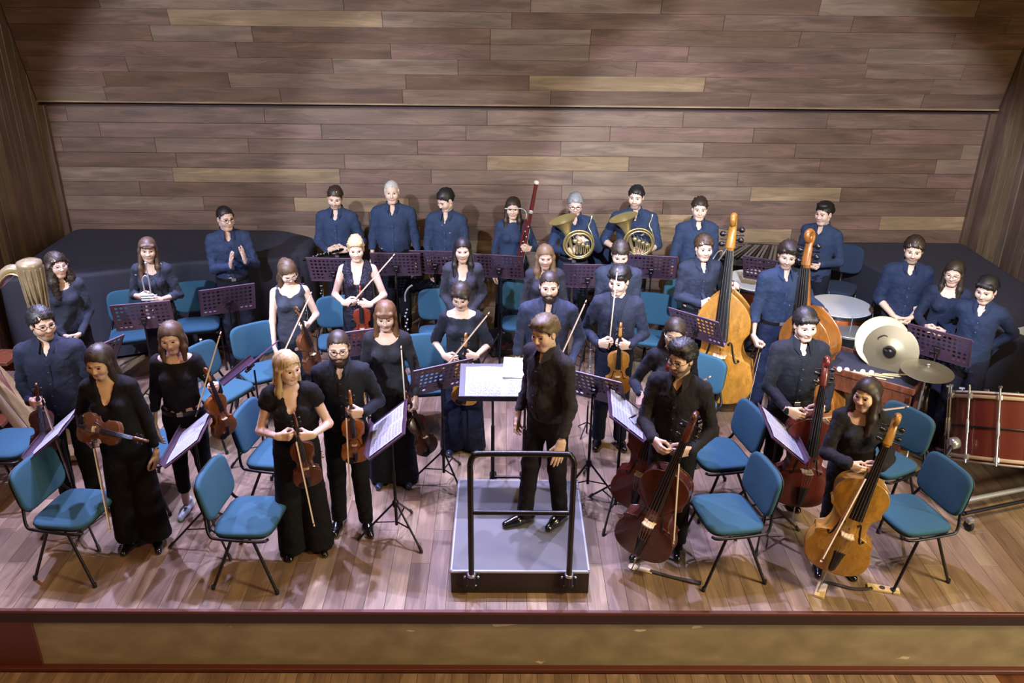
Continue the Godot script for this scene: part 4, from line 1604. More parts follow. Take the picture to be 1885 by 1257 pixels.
func _board_ring(m: Vector3, w: float) -> PackedVector3Array:
	var sd := Vector3(1.36, 0.68, 0).normalized() * 0.006
	return PackedVector3Array([m + Vector3(0, 0, w) - sd, m + Vector3(0, 0, -w) - sd, m + Vector3(0, 0, -w) + sd, m + Vector3(0, 0, w) + sd])

func make_timpano(label: String, t: Transform3D, r: float, h: float) -> void:
	var o := thing("timpani_drum", label, "kettledrum", t, "kettledrums behind the basses")
	var p := []
	for q in 9:
		var a := PI * 0.5 * q / 8.0
		p.append(Vector2(r * 0.96 * sin(a) * (0.9 + 0.1 * sin(a)), h - 0.04 - r * 0.95 * cos(a)))
	part(o, "kettle", G.new().lathe(p, 28).mesh(), M.copper)
	part(o, "drumhead", G.new().lathe([Vector2(r, h - 0.02), Vector2(r, h), Vector2(r * 0.98, h + 0.004), Vector2(0.001, h + 0.004)], 36, Transform3D.IDENTITY, false).mesh(), M.drumskin)
	part(o, "hoop", G.new().lathe([Vector2(r, h - 0.035), Vector2(r + 0.014, h - 0.035), Vector2(r + 0.014, h - 0.005), Vector2(r, h - 0.003)], 36).mesh(), M.steel_dark)
	for q in 8:
		var a := TAU * q / 8.0
		var d := Vector3(cos(a), 0, sin(a))
		part(o, "tension_rod", bar(d * (r + 0.022) + Vector3(0, h - 0.2, 0), d * (r + 0.022) + Vector3(0, h + 0.02, 0), 0.006, 6), M.chrome)
	for q in 4:
		var a := TAU * (q + 0.5) / 4.0
		var d := Vector3(cos(a), 0, sin(a))
		part(o, "leg", bar(d * (r * 0.9) + Vector3(0, h - 0.3, 0), d * (r * 0.75), 0.013), M.steel_dark)
	part(o, "pedal_base", G.new().lathe([Vector2(0.0, 0.03), Vector2(0.2, 0.03), Vector2(0.22, 0.06), Vector2(0.05, 0.1), Vector2(0.03, maxf(0.12, h - r - 0.05))], 16).mesh(), M.steel_dark)

func cymbal_mesh(r: float) -> ArrayMesh:
	var p := []
	var up := [Vector2(0.004, 0.042), Vector2(0.03, 0.04), Vector2(0.055, 0.028), Vector2(0.07, 0.02), Vector2(r * 0.5, 0.013)]
	for k in 12:
		var e := lerpf(0.52, 1.0, k / 11.0)
		up.append(Vector2(r * e, 0.0125 * (1.0 - e) * 2.0 + (0.0005 if k % 2 else 0.0)))
	for v: Vector2 in up:
		p.append(v)
	for k in range(up.size() - 1, -1, -1):
		p.append(up[k] - Vector2(0, 0.002))
	return G.new().lathe(p, 48, Transform3D.IDENTITY, false).mesh()


# ---------------------------------------------------------------- furniture
func super_ring(w: float, h: float, e: float, n := 32) -> PackedVector2Array:
	var o := PackedVector2Array()
	for q in n:
		var a := TAU * q / n
		o.append(Vector2(signf(cos(a)) * pow(absf(cos(a)), e) * w * 0.5, signf(sin(a)) * pow(absf(sin(a)), e) * h * 0.5))
	return o

func cushion(w: float, h: float, th: float, e: float, bend := 0.0) -> ArrayMesh:
	# slab in the x-y plane with soft edges; z is its thickness
	var rings := []
	var ol := super_ring(w, h, e)
	for q: Array in [[0.5, -0.5], [0.86, -0.5], [0.97, -0.36], [1.0, 0.0], [0.97, 0.34], [0.88, 0.48], [0.5, 0.56], [0.1, 0.58]]:
		var ring := PackedVector3Array()
		for p in ol:
			var x: float = p.x * q[0]
			ring.append(Vector3(x, p.y * q[0], th * q[1] + bend * x * x))
		rings.append(ring)
	return G.new().loft(rings).mesh()

func make_chair(x: float, z: float, yaw: float, label: String, group := "blue upholstered orchestra chairs", m: Material = null) -> Node3D:
	if m == null:
		m = M.blue_cloth
	var o := thing("chair", label, "chair", at(x, 0, z, yaw), group)
	if not vcache.has("chair"):
		var c := {}
		c.seat = cushion(0.475, 0.44, 0.05, 0.42)
		c.shell = cushion(0.46, 0.425, 0.02, 0.42)
		c.back = cushion(0.47, 0.345, 0.042, 0.45, 0.32)
		c.backshell = cushion(0.455, 0.33, 0.016, 0.45, 0.32)
		for s: float in [-1.0, 1.0]:
			c["rail%d" % int(s)] = G.new().tube(curve([Vector3(s * 0.2, 0.425, 0.19), Vector3(s * 0.238, 0.428, 0.14), Vector3(s * 0.242, 0.43, -0.14), Vector3(s * 0.236, 0.45, -0.215), Vector3(s * 0.2, 0.55, -0.245), Vector3(s * 0.17, 0.66, -0.262)], 5), 0.0115, 8).mesh()
			c["fl%d" % int(s)] = bar(Vector3(s * 0.24, 0.428, 0.1), Vector3(s * 0.262, 0.008, 0.235), 0.0115)
			c["rl%d" % int(s)] = bar(Vector3(s * 0.24, 0.428, -0.06), Vector3(s * 0.262, 0.008, -0.235), 0.0115)
		c.cross = bar(Vector3(-0.24, 0.418, 0.06), Vector3(0.24, 0.418, 0.06), 0.009)
		c.cap = G.new().lathe([Vector2(0.0, 0), Vector2(0.015, 0), Vector2(0.015, 0.03), Vector2(0.012, 0.036)], 8).mesh()
		vcache["chair"] = c
	var c: Dictionary = vcache["chair"]
	part(o, "seat", c.seat, m, Transform3D(Basis(Vector3.RIGHT, -PI / 2 - 0.05), Vector3(0, 0.463, 0.0)))
	part(o, "seat_shell", c.shell, M.black_plastic, Transform3D(Basis(Vector3.RIGHT, -PI / 2 - 0.05), Vector3(0, 0.434, 0.0)))
	var b := Basis(Vector3.RIGHT, -0.2)
	part(o, "backrest", c.back, m, Transform3D(b, Vector3(0, 0.695, -0.25)))
	part(o, "backrest_shell", c.backshell, M.black_plastic, Transform3D(b, Vector3(0, 0.69, -0.278)))
	for s in [-1, 1]:
		part(o, "rail", c["rail%d" % s], M.frame_black)
		for e in ["fl", "rl"]:
			var l := part(o, "leg", c["%s%d" % [e, s]], M.frame_black)
			part(l, "foot_cap", c.cap, M.black_plastic, at(s * 0.262, 0.0, 0.235 if e == "fl" else -0.235))
	part(o, "crossbar", c.cross, M.frame_black)
	return o

func desk_mesh(w: float, h: float, cols: int, rows: int, solid: Array) -> ArrayMesh:
	# punched steel plate in the x-y plane, thickness along z, real holes
	var g := G.new()
	var th := 0.0016
	var mx := 0.022
	var my := 0.02
	var cw := (w - 2.0 * mx) / cols
	var chh := (h - 2.0 * my) / rows
	var N := 12
	for sgn: float in [-1.0, 1.0]:
		var z := th * sgn
		var nn := Vector3(0, 0, sgn)
		for q: Array in [[-w / 2, -h / 2, w / 2, -h / 2 + my], [-w / 2, h / 2 - my, w / 2, h / 2], [-w / 2, -h / 2 + my, -w / 2 + mx, h / 2 - my], [w / 2 - mx, -h / 2 + my, w / 2, h / 2 - my]]:
			g.quad(Vector3(q[0], q[1], z), Vector3(q[2], q[1], z), Vector3(q[2], q[3], z), Vector3(q[0], q[3], z), nn)
		for r in rows:
			for c in cols:
				var x0 := -w / 2 + mx + c * cw
				var y0 := -h / 2 + my + r * chh
				if solid.has([r, c]):
					g.quad(Vector3(x0, y0, z), Vector3(x0 + cw, y0, z), Vector3(x0 + cw, y0 + chh, z), Vector3(x0, y0 + chh, z), nn)
					continue
				var cx := x0 + cw * 0.5
				var cy := y0 + chh * 0.5
				var rad := minf(cw, chh) * 0.34
				for a in N:
					var a0 := TAU * a / N + PI / 4
					var a1 := TAU * (a + 1) / N + PI / 4
					var p0 := Vector2(cos(a0), sin(a0))
					var p1 := Vector2(cos(a1), sin(a1))
					var s0 := p0 / maxf(absf(p0.x), absf(p0.y))
					var s1 := p1 / maxf(absf(p1.x), absf(p1.y))
					g.quad(Vector3(cx + p0.x * rad, cy + p0.y * rad, z), Vector3(cx + p1.x * rad, cy + p1.y * rad, z), Vector3(cx + s1.x * cw * 0.5, cy + s1.y * chh * 0.5, z), Vector3(cx + s0.x * cw * 0.5, cy + s0.y * chh * 0.5, z), nn)
	g.box(Vector3(0, h / 2 + 0.003, 0), Vector3(w + 0.006, 0.006, 0.012), 0.002)
	g.box(Vector3(-w / 2 - 0.002, 0, 0), Vector3(0.005, h, 0.01), 0.001)
	g.box(Vector3(w / 2 + 0.002, 0, 0), Vector3(0.005, h, 0.01), 0.001)
	return g.mesh()

# yaw: where the reading side looks; tilt: how far the desk leans back from upright
func make_stand(x: float, z: float, yaw: float, hc: float, tilt: float, label: String, spin := 20.0, roll := 0.0) -> Transform3D:
	var o := thing("music_stand", label, "music stand", at(x, 0, z, yaw), "perforated orchestra music stands")
	if not vcache.has("desk"):
		var sol := []
		for r in 2:
			for c in range(3, 8):
				sol.append([r, c])
		vcache["desk"] = desk_mesh(0.52, 0.33, 11, 6, sol)
		vcache["lip"] = G.new().box(Vector3(0, -0.168, 0.028), Vector3(0.52, 0.004, 0.06), 0.001).box(Vector3(0, -0.158, 0.057), Vector3(0.52, 0.02, 0.003), 0.001).mesh()
		vcache["clamp"] = G.new().box(Vector3(0, -0.03, -0.022), Vector3(0.05, 0.06, 0.03), 0.006).box(Vector3(0, -0.07, -0.03), Vector3(0.03, 0.05, 0.03), 0.006).mesh()
		vcache["knob"] = G.new().lathe([Vector2(0.004, 0), Vector2(0.004, 0.02), Vector2(0.012, 0.022), Vector2(0.014, 0.034), Vector2(0.0, 0.036)], 8, Transform3D(Basis(Vector3.FORWARD, PI / 2), Vector3(0.02, -0.06, -0.03))).mesh()
		vcache["tleg"] = G.new().tube([Vector3(0, 0.3, 0.018), Vector3(0, 0.014, 0.3)], 0.0085, 7).mesh()
		vcache["brace"] = G.new().tube([Vector3(0, 0.13, 0.014), Vector3(0, 0.15, 0.168)], 0.006, 6).mesh()
		vcache["tcap"] = G.new().tube([Vector3(0, 0.045, 0.274), Vector3(0, 0.006, 0.306)], 0.0125, 8).mesh()
		vcache["hub"] = G.new().lathe([Vector2(0.013, 0.27), Vector2(0.024, 0.275), Vector2(0.026, 0.315), Vector2(0.014, 0.33)], 12).mesh()
	for q in 3:
		var b := Transform3D(Basis(Vector3.UP, deg_to_rad(spin + 120.0 * q)), Vector3.ZERO)
		var l := part(o, "leg", vcache["tleg"], M.stand_black, b)
		part(l, "brace", vcache["brace"], M.stand_black)
		part(l, "foot_cap", vcache["tcap"], M.black_plastic)
	part(o, "hub", vcache["hub"], M.steel_dark)
	part(o, "stem", bar(Vector3(0, 0.1, 0), Vector3(0, hc * 0.62, 0), 0.0125, 10), M.stand_black)
	part(o, "upper_stem", bar(Vector3(0, hc * 0.6, 0), Vector3(0, hc - 0.07, 0), 0.0085, 8), M.stand_black)
	var dt := Transform3D(Basis(Vector3.RIGHT, deg_to_rad(-tilt)) * Basis(Vector3(0, 0, 1), deg_to_rad(roll)), Vector3(0, hc, 0.0) + Vector3(0, 0, 0.02))
	var d := part(o, "desk", vcache["desk"], M.stand_plate, dt, "desk plate punched with rows of round holes")
	part(d, "lip", vcache["lip"], M.stand_plate)
	part(o, "clamp", vcache["clamp"], M.stand_black, dt)
	part(o, "knob", vcache["knob"], M.black_plastic, dt)
	return o.transform * dt

func put_sheets(t: Transform3D, label: String, two := true) -> void:
	# open sheet music leaning on a desk whose face is the x-y plane of t
	var o := thing("sheet_music", label, "sheet music", t * at(0, -0.008, 0.0065), "sheet music on the stands")
	var w := 0.225
	for s in ([-1, 1] if two else [0]):
		var rings := []
		for q in 7:
			var e := q / 6.0
			var x := lerpf(0.0, w, e)
			var zz := 0.004 * sin(PI * e) + 0.001
			var xx: float = x * s if two else x - w * 0.5
			rings.append(PackedVector3Array([Vector3(xx, -0.155, zz), Vector3(xx, 0.155, zz), Vector3(xx, 0.155, zz + 0.0012), Vector3(xx, -0.155, zz + 0.0012)]))
		part(o, "page", G.new().loft(rings).mesh(), M.page)

func make_podium() -> void:
	var x := 0.131
	var z0 := -0.168
	var z1 := -1.326
	var w := 0.99
	var h := 0.196
	var zc := (z0 + z1) * 0.5
	var d := z0 - z1
	var o := thing("conductor_podium", "low grey topped conductor's podium with dark sides and black guard rail", "podium", at(x, 0, zc))
	part(o, "body", G.new().box(Vector3(0, h * 0.5 - 0.006, 0), Vector3(w - 0.01, h - 0.014, d - 0.01), 0.003).mesh(), M.podium_side)
	part(o, "top_panel", G.new().box(Vector3(0, h - 0.006, 0), Vector3(w - 0.03, 0.016, d - 0.03), 0.002).mesh(), M.podium_top, Transform3D.IDENTITY, "pale grey non-slip top")
	for s: float in [-1.0, 1.0]:
		part(o, "edge_trim", G.new().box(Vector3(s * (w * 0.5 - 0.009), h - 0.007, 0), Vector3(0.02, 0.02, d), 0.004).mesh(), M.alu)
		part(o, "edge_trim", G.new().box(Vector3(0, h - 0.007, s * (d * 0.5 - 0.009)), Vector3(w, 0.02, 0.02), 0.004).mesh(), M.alu)
	var r := part(o, "guard_rail", G.new().tube(curve([Vector3(-0.343, 0.1, 0), Vector3(-0.343, 1.0, 0), Vector3(-0.343, 1.1, 0), Vector3(-0.32, 1.165, 0), Vector3(-0.26, 1.185, 0), Vector3(0.25, 1.185, 0), Vector3(0.32, 1.165, 0), Vector3(0.343, 1.1, 0), Vector3(0.343, 1.0, 0), Vector3(0.343, 0.1, 0)], 6), 0.0205, 12).mesh(), M.rail_black, at(0.0, 0, d * 0.5 + 0.03))
	part(r, "crossbar", bar(Vector3(-0.343, 0.72, 0), Vector3(0.343, 0.72, 0), 0.017, 12), M.rail_black)
	for s: float in [-1.0, 1.0]:
		var b := part(o, "bracket", G.new().box(Vector3(0, 0, 0), Vector3(0.12, 0.12, 0.012), 0.008).box(Vector3(0, 0.0, 0.022), Vector3(0.06, 0.1, 0.04), 0.012).mesh(), M.rail_black, at(s * 0.343, 0.125, d * 0.5 + 0.006))
		for k: Vector2 in [Vector2(-0.046, 0.035), Vector2(0.046, 0.035), Vector2(-0.025, -0.04), Vector2(0.025, -0.04)]:
			part(b, "bolt", G.new().lathe([Vector2(0.011, 0), Vector2(0.011, 0.006), Vector2(0.005, 0.011), Vector2(0, 0.011)], 8, Transform3D(Basis(Vector3.RIGHT, PI / 2), Vector3(k.x, k.y, 0.006))).mesh(), M.chrome)
		part(b, "collar", G.new().lathe([Vector2(0.024, 0.055), Vector2(0.03, 0.057), Vector2(0.03, 0.075), Vector2(0.024, 0.077)], 14, at(0, 0, 0.024)).mesh(), M.chrome)
	# the big desk on its two legs, reading side to the hall
	var k := thing("conductor_desk", "large dark conductor's desk on twin posts behind the podium", "music desk", at(0.03, 0, -1.5))
	var tt := Transform3D(Basis(Vector3.RIGHT, deg_to_rad(-70.0)), Vector3(0, 1.12, 0.2))
	part(k, "desk_board", G.new().box(Vector3.ZERO, Vector3(0.74, 0.38, 0.016), 0.004).mesh(), M.stand_black, tt)
	part(k, "ledge", G.new().box(Vector3(0, -0.195, 0.02), Vector3(0.74, 0.014, 0.055), 0.004).mesh(), M.stand_black, tt)
	for s: float in [-1.0, 1.0]:
		part(k, "post", bar(Vector3(s * 0.13 + 0.02, 0.03, 0.02), Vector3(s * 0.13 + 0.02, 0.62, 0.02), 0.016), M.stand_black)
		part(k, "upper_post", bar(Vector3(s * 0.13 + 0.02, 0.6, 0.02), Vector3(s * 0.13 + 0.02, 1.05, 0.17), 0.011), M.steel_dark)
		part(k, "foot", G.new().box(Vector3(s * 0.13 + 0.02, 0.018, 0.0), Vector3(0.06, 0.036, 0.42), 0.012).mesh(), M.stand_black)
	part(k, "tie_bar", bar(Vector3(-0.13, 0.12, 0.02), Vector3(0.17, 0.12, 0.02), 0.012), M.stand_black)
	var st := k.transform * tt
	var b := thing("score_book", "open printed score lying on the conductor's desk", "score", st * at(-0.02, -0.02, 0.009))
	for s: float in [-1.0, 1.0]:
		var rings := []
		for q in 9:
			var e := q / 8.0
			var zz := 0.012 * pow(sin(PI * minf(e * 1.25, 1.0) * 0.9), 0.7) + 0.004
			rings.append(PackedVector3Array([Vector3(s * 0.3 * e, -0.16, 0.0), Vector3(s * 0.3 * e, 0.16, 0.0), Vector3(s * 0.3 * e, 0.16, zz), Vector3(s * 0.3 * e, -0.16, zz)]))
		part(b, "page_block", G.new().loft(rings).mesh(), M.page_big)
	solo("loose_page", G.new().box(Vector3.ZERO, Vector3(0.22, 0.3, 0.0015)).mesh(), M.paper, st * Transform3D(Basis(Vector3(0, 0, 1), 1.5), Vector3(0.12, 0.12, 0.0295)), "loose white page showing above the open score", "paper")


# ---------------------------------------------------------------- the hall
var rng := RandomNumberGenerator.new()

func wood_image(w: int, h: int, sd: int, knots: bool) -> ImageTexture:
	# grain runs along u; brightness round 0.8 so that the albedo colour sets the species
	var im := Image.create(w, h, false, Image.FORMAT_RGB8)
	var a := FastNoiseLite.new()
	a.seed = sd
	a.frequency = 0.01
	a.fractal_octaves = 4
	var b := FastNoiseLite.new()
	b.seed = sd + 9
	b.frequency = 0.02
	b.fractal_octaves = 2
	for y in h:
		for x in w:
			# wrap both ways by blending the opposite edge in
			var tx := smoothstep(0.75, 1.0, float(x) / w)
			var ty := smoothstep(0.75, 1.0, float(y) / h)
			var v := 0.0
			for k in 4:
				var wx := (1.0 - tx) if k % 2 == 0 else tx
				var wy := (1.0 - ty) if k < 2 else ty
				if wx * wy <= 0.0:
					continue
				var px := float(x) - (w if k % 2 else 0)
				var py := float(y) - (h if k >= 2 else 0)
				var warp := b.get_noise_2d(px * 0.5, py * 1.2) * 26.0
				var g := a.get_noise_2d(px * 0.55, (py + warp) * 5.0) * 0.55 + a.get_noise_2d(px * 1.6 + 500.0, py * 26.0) * 0.3 + b.get_noise_2d(px * 0.35, py * 0.8 + 90.0) * 0.45
				v += g * wx * wy
			var l := clampf(0.8 + v * 0.24, 0.0, 1.0)
			im.set_pixel(x, y, Color(l, clampf(l * 0.985 - 0.012, 0, 1), clampf(l * 0.95 - 0.03, 0, 1)))
	return ImageTexture.create_from_image(im)

func wood(col: Color, sc: Vector3, off: Vector3, rough: float, tex: String, coat := 0.0) -> StandardMaterial3D:
	var m := StandardMaterial3D.new()
	m.resource_name = "wood"
	m.albedo_color = col
	m.albedo_texture = M[tex]
	m.uv1_triplanar = true
	m.uv1_world_triplanar = true
	m.uv1_triplanar_sharpness = 8.0
	m.uv1_scale = sc
	m.uv1_offset = off
	m.roughness = rough
	if coat > 0.0:
		m.clearcoat_enabled = true
		m.clearcoat = coat
		m.clearcoat_roughness = 0.34
	return m

func plank_mesh(sx: float, sy: float, sz: float, ch := 0.0025) -> ArrayMesh:
	var key := "plank%.3f_%.3f_%.3f" % [sx, sy, sz]
	if not vcache.has(key):
		vcache[key] = G.new().box(Vector3.ZERO, Vector3(sx, sy, sz), ch).mesh()
	return vcache[key]

# horizontal boards of random length laid in rows on a frame t (x along the rows, y up, z out)
func clad(parent: Node, t: Transform3D, x0: float, x1: float, rows: int, rh: float, mats: Array, sd: int, called: String) -> void:
	rng.seed = sd
	var lens := [1.1, 1.4, 1.7, 2.0, 2.3, 2.6]
	for r in rows:
		var x := x0 - rng.randf() * 1.4
		var last := -1
		while x < x1:
			var l: float = lens[rng.randi() % 6]
			var a := maxf(x, x0)
			var b := minf(x + l, x1)
			x += l
			if b - a < 0.02:
				continue
			var pick := rng.randi() % mats.size()
			if pick == 4 and rng.randf() < 0.6:
				pick = 2
			if pick == last:
				pick = (pick + 1) % mats.size()
			last = pick
			var pr := rng.randf_range(-0.0015, 0.0015)
			if b - a > 0.15:
				part(parent, called, plank_mesh(snappedf(b - a - 0.003, 0.001), rh - 0.003, 0.018), mats[pick], t * at((a + b) * 0.5, (r + 0.5) * rh, 0.009 + pr))
			else:
				part(parent, called, plank_mesh(snappedf(b - a - 0.003, 0.001), rh - 0.003, 0.018), mats[pick], t * at((a + b) * 0.5, (r + 0.5) * rh, 0.009 + pr))

const WL := -5.39
const WR := 5.75
const WZ := -5.6

func build_hall() -> void:
	var sep := [Color("8a746a"), Color("806a60"), Color("8f7c71"), Color("786054"), Color("a28c74"), Color("866c66"), Color("7e6860")]
	var wm := []
	for q in sep.size():
		wm.append(wood(sep[q], Vector3(0.28, 1.5, 1.5), Vector3(q * 0.37, q * 0.21, q * 0.11), 0.5, "grain", 0.12))
	# back wall: an upright lower field, a ledge line, and an upper field that leans out over the stage
	var wb := struct("wall_back", G.new().box(Vector3((WL + WR) * 0.5, 1.26, WZ - 0.1), Vector3(WR - WL + 0.4, 2.56, 0.16)).mesh(), wm[3])
	clad(wb, Transform3D(Basis.IDENTITY, Vector3(0, 0.0, WZ - 0.02)), WL + 0.06, WR - 0.06, 14, 0.176, wm, 41, "plank")
	part(wb, "ledge_shadow_gap", G.new().box(Vector3((WL + WR) * 0.5, 2.505, WZ - 0.025), Vector3(WR - WL, 0.06, 0.03)).mesh(), M.dark_wood)
	var ut := Transform3D(Basis(Vector3.RIGHT, deg_to_rad(17.0)), Vector3(0, 2.545, WZ + 0.05))
	var wu := struct("wall_back_upper", G.new().box(Vector3((WL + WR) * 0.5, 1.4, -0.08), Vector3(WR - WL + 0.4, 2.8, 0.16)).mesh(), wm[3], ut)
	clad(wu, Transform3D.IDENTITY, WL + 0.01, WR - 0.01, 13, 0.178, wm, 97, "plank")
	var tr := struct("trim_1", G.new().box(Vector3((WL + WR) * 0.5, 2.535, WZ + 0.03), Vector3(WR - WL, 0.02, 0.1), 0.004).mesh(), wm[4])
	# side walls of upright boards
	var vm := []
	for q in sep.size():
		vm.append(wood((sep[q] as Color).darkened(0.12), Vector3(1.5, 0.28, 1.5), Vector3(q * 0.31, q * 0.17, q * 0.23), 0.42, "grain_up", 0.352))
	for s: float in [-1.0, 1.0]:
		var x := WL if s < 0 else WR
		var w := struct("wall_left" if s < 0 else "wall_right", G.new().box(Vector3(x + s * 0.1, 2.6, -2.6), Vector3(0.16, 5.2, 6.4)).mesh(), vm[3])
		rng.seed = 7 + int(s)
		var z := WZ + 0.02
		while z < -0.1:
			var bw: float = [0.1, 0.13, 0.16][rng.randi() % 3]
			part(w, "board", plank_mesh(0.022, 5.0, bw - 0.004, 0.003), vm[rng.randi() % vm.size()], at(x + s * (0.012 + rng.randf_range(-0.004, 0.004)), 2.5, z + bw * 0.5))
			z += bw
		struct("trim_2" if s < 0 else "trim_3", G.new().box(Vector3(x - s * 0.03, 1.24, WZ + 0.02), Vector3(0.08, 2.5, 0.09), 0.006).mesh(), vm[1])
	# stage floor: boards that run up and down stage
	var fl := struct("floor", G.new().box(Vector3((WL + WR) * 0.5, -0.06, -2.8), Vector3(WR - WL + 0.3, 0.08, 5.66)).mesh(), M.dark_wood)
	var fc := [Color("9c8676"), Color("937d6e"), Color("a59080"), Color("99837a"), Color("8c7466"), Color("ab9884")]
	var fm := []
	for q in fc.size():
		fm.append(wood(fc[q], Vector3(1.6, 1.6, 0.3), Vector3(q * 0.23, q * 0.3, q * 0.41), 0.42, "grain_up", 0.35))
	rng.seed = 5
	var cols := 78
	var bw := (WR - WL) / cols
	for c in cols:
		var z := 0.0
		var left := 5.6
		z = 0.0
		var k := 0
		while z > -5.58:
			var l: float = [1.3, 1.6, 1.9, 2.2][rng.randi() % 4]
			if k == 0:
				l = [0.5, 0.9, 1.3, 1.7][(c + c / 3) % 4]
			k += 1
			var e := maxf(z - l, -5.6)
			if e < -5.6 + 0.5:
				e = -5.6
			part(fl, "floorboard", plank_mesh(snappedf(bw - 0.0016, 0.0001), 0.02, snappedf(z - e - 0.002, 0.001), 0.0012), fm[rng.randi() % fm.size()], at(WL + (c + 0.5) * bw, -0.01 + rng.randf_range(-0.0004, 0.0004), (z + e) * 0.5))
			z = e
	# stage front
	struct("trim_4", G.new().box(Vector3(0, -0.019, 0.014), Vector3(16, 0.042, 0.03), 0.004).mesh(), M.edge_wood)
	struct("wall_stage_front", G.new().box(Vector3(0, -0.28, -0.02), Vector3(16, 0.5, 0.06)).mesh(), M.fascia)
	var fw: Node = get_node("wall_stage_front")
	part(fw, "end_panel", G.new().box(Vector3(-4.3, -0.28, 0.016), Vector3(2.06, 0.48, 0.02), 0.003).mesh(), M.edge_wood)
	# old scuffs where the paint has chipped
	rng.seed = 19
	for c: Array in [[0.02, -0.12, 0.1], [1.38, -0.14, 0.06], [-0.64, -0.18, 0.035], [0.98, -0.17, 0.05], [0.28, -0.47, 0.05], [2.9, -0.42, 0.06], [-1.9, -0.15, 0.02]]:
		var poly := PackedVector2Array()
		for k in 11:
			var a := TAU * k / 11.0
			var rr: float = c[2] * rng.randf_range(0.3, 1.0)
			poly.append(Vector2(c[0] + cos(a) * rr, c[1] + sin(a) * rr * 0.3))
		part(fw, "paint_chip", G.new().prism(poly, 0.0098, 0.0108).mesh(), M.chip)
	struct("trim_5", G.new().box(Vector3(0, -0.515, 0.03), Vector3(16, 0.035, 0.05), 0.004).mesh(), M.edge_wood)
	rng.seed = 77
	var hf := struct("floor_hall", G.new().box(Vector3(0, -0.62, 5.0), Vector3(16, 0.16, 10.4)).mesh(), wood(Color("6e3f26"), Vector3(1.6, 1.6, 0.3), Vector3.ZERO, 0.4, "grain_up"))
	for c in 64:
		part(hf, "floorboard", plank_mesh(0.12, 0.012, 1.2, 0.001), fm[[0, 1, 4][rng.randi() % 3]], at(-4.2 + c * 0.1222, -0.536, 0.66))
	# the rest of the hall, behind and above the camera
	struct("wall_hall_left", G.new().box(Vector3(-8.05, 3.2, 2.3), Vector3(0.15, 8.0, 16.4)).mesh(), M.hall_wall)
	struct("wall_hall_right", G.new().box(Vector3(8.05, 3.2, 2.3), Vector3(0.15, 8.0, 16.4)).mesh(), M.hall_wall)
	struct("wall_hall_back", G.new().box(Vector3(0, 3.2, 10.4), Vector3(16.2, 8.0, 0.15)).mesh(), M.hall_wall)
	struct("ceiling", G.new().box(Vector3(0, 7.25, 2.3), Vector3(16.2, 0.15, 16.6)).mesh(), M.hall_wall)
	for s: float in [-1.0, 1.0]:
		struct("wall_proscenium_left" if s < 0 else "wall_proscenium_right", G.new().box(Vector3(s * 6.95 + (0.0 if s < 0 else 0.0), 3.2, -0.05), Vector3(2.1, 8.0, 0.1)).mesh(), vm[3])
	struct("wall_stage_back", G.new().box(Vector3(0, 5.5, -5.8), Vector3(16.2, 3.5, 0.12)).mesh(), M.hall_wall)


# ---------------------------------------------------------------- who stands where
const NAVY := Color("2c3853")
const INK := Color("191c28")
const BLACK := Color("121216")
const SLATE := Color("2e323e")
const FAIR := Color(0.60, 0.42, 0.33)
const TAN := Color(0.53, 0.35, 0.25)
const OLIVE := Color(0.42, 0.27, 0.18)
const H_BLACK := Color(0.014, 0.011, 0.011)
const H_DARK := Color(0.032, 0.02, 0.014)
const H_BROWN := Color(0.085, 0.048, 0.026)
const H_LIGHT := Color(0.2, 0.125, 0.066)
const H_BLOND := Color(0.44, 0.32, 0.16)
const H_GREY := Color(0.25, 0.25, 0.26)
const H_RUST := Color(0.15, 0.07, 0.03)

func v(x: float, y: float, z: float) -> Vector3:
	return Vector3(x, y, z)

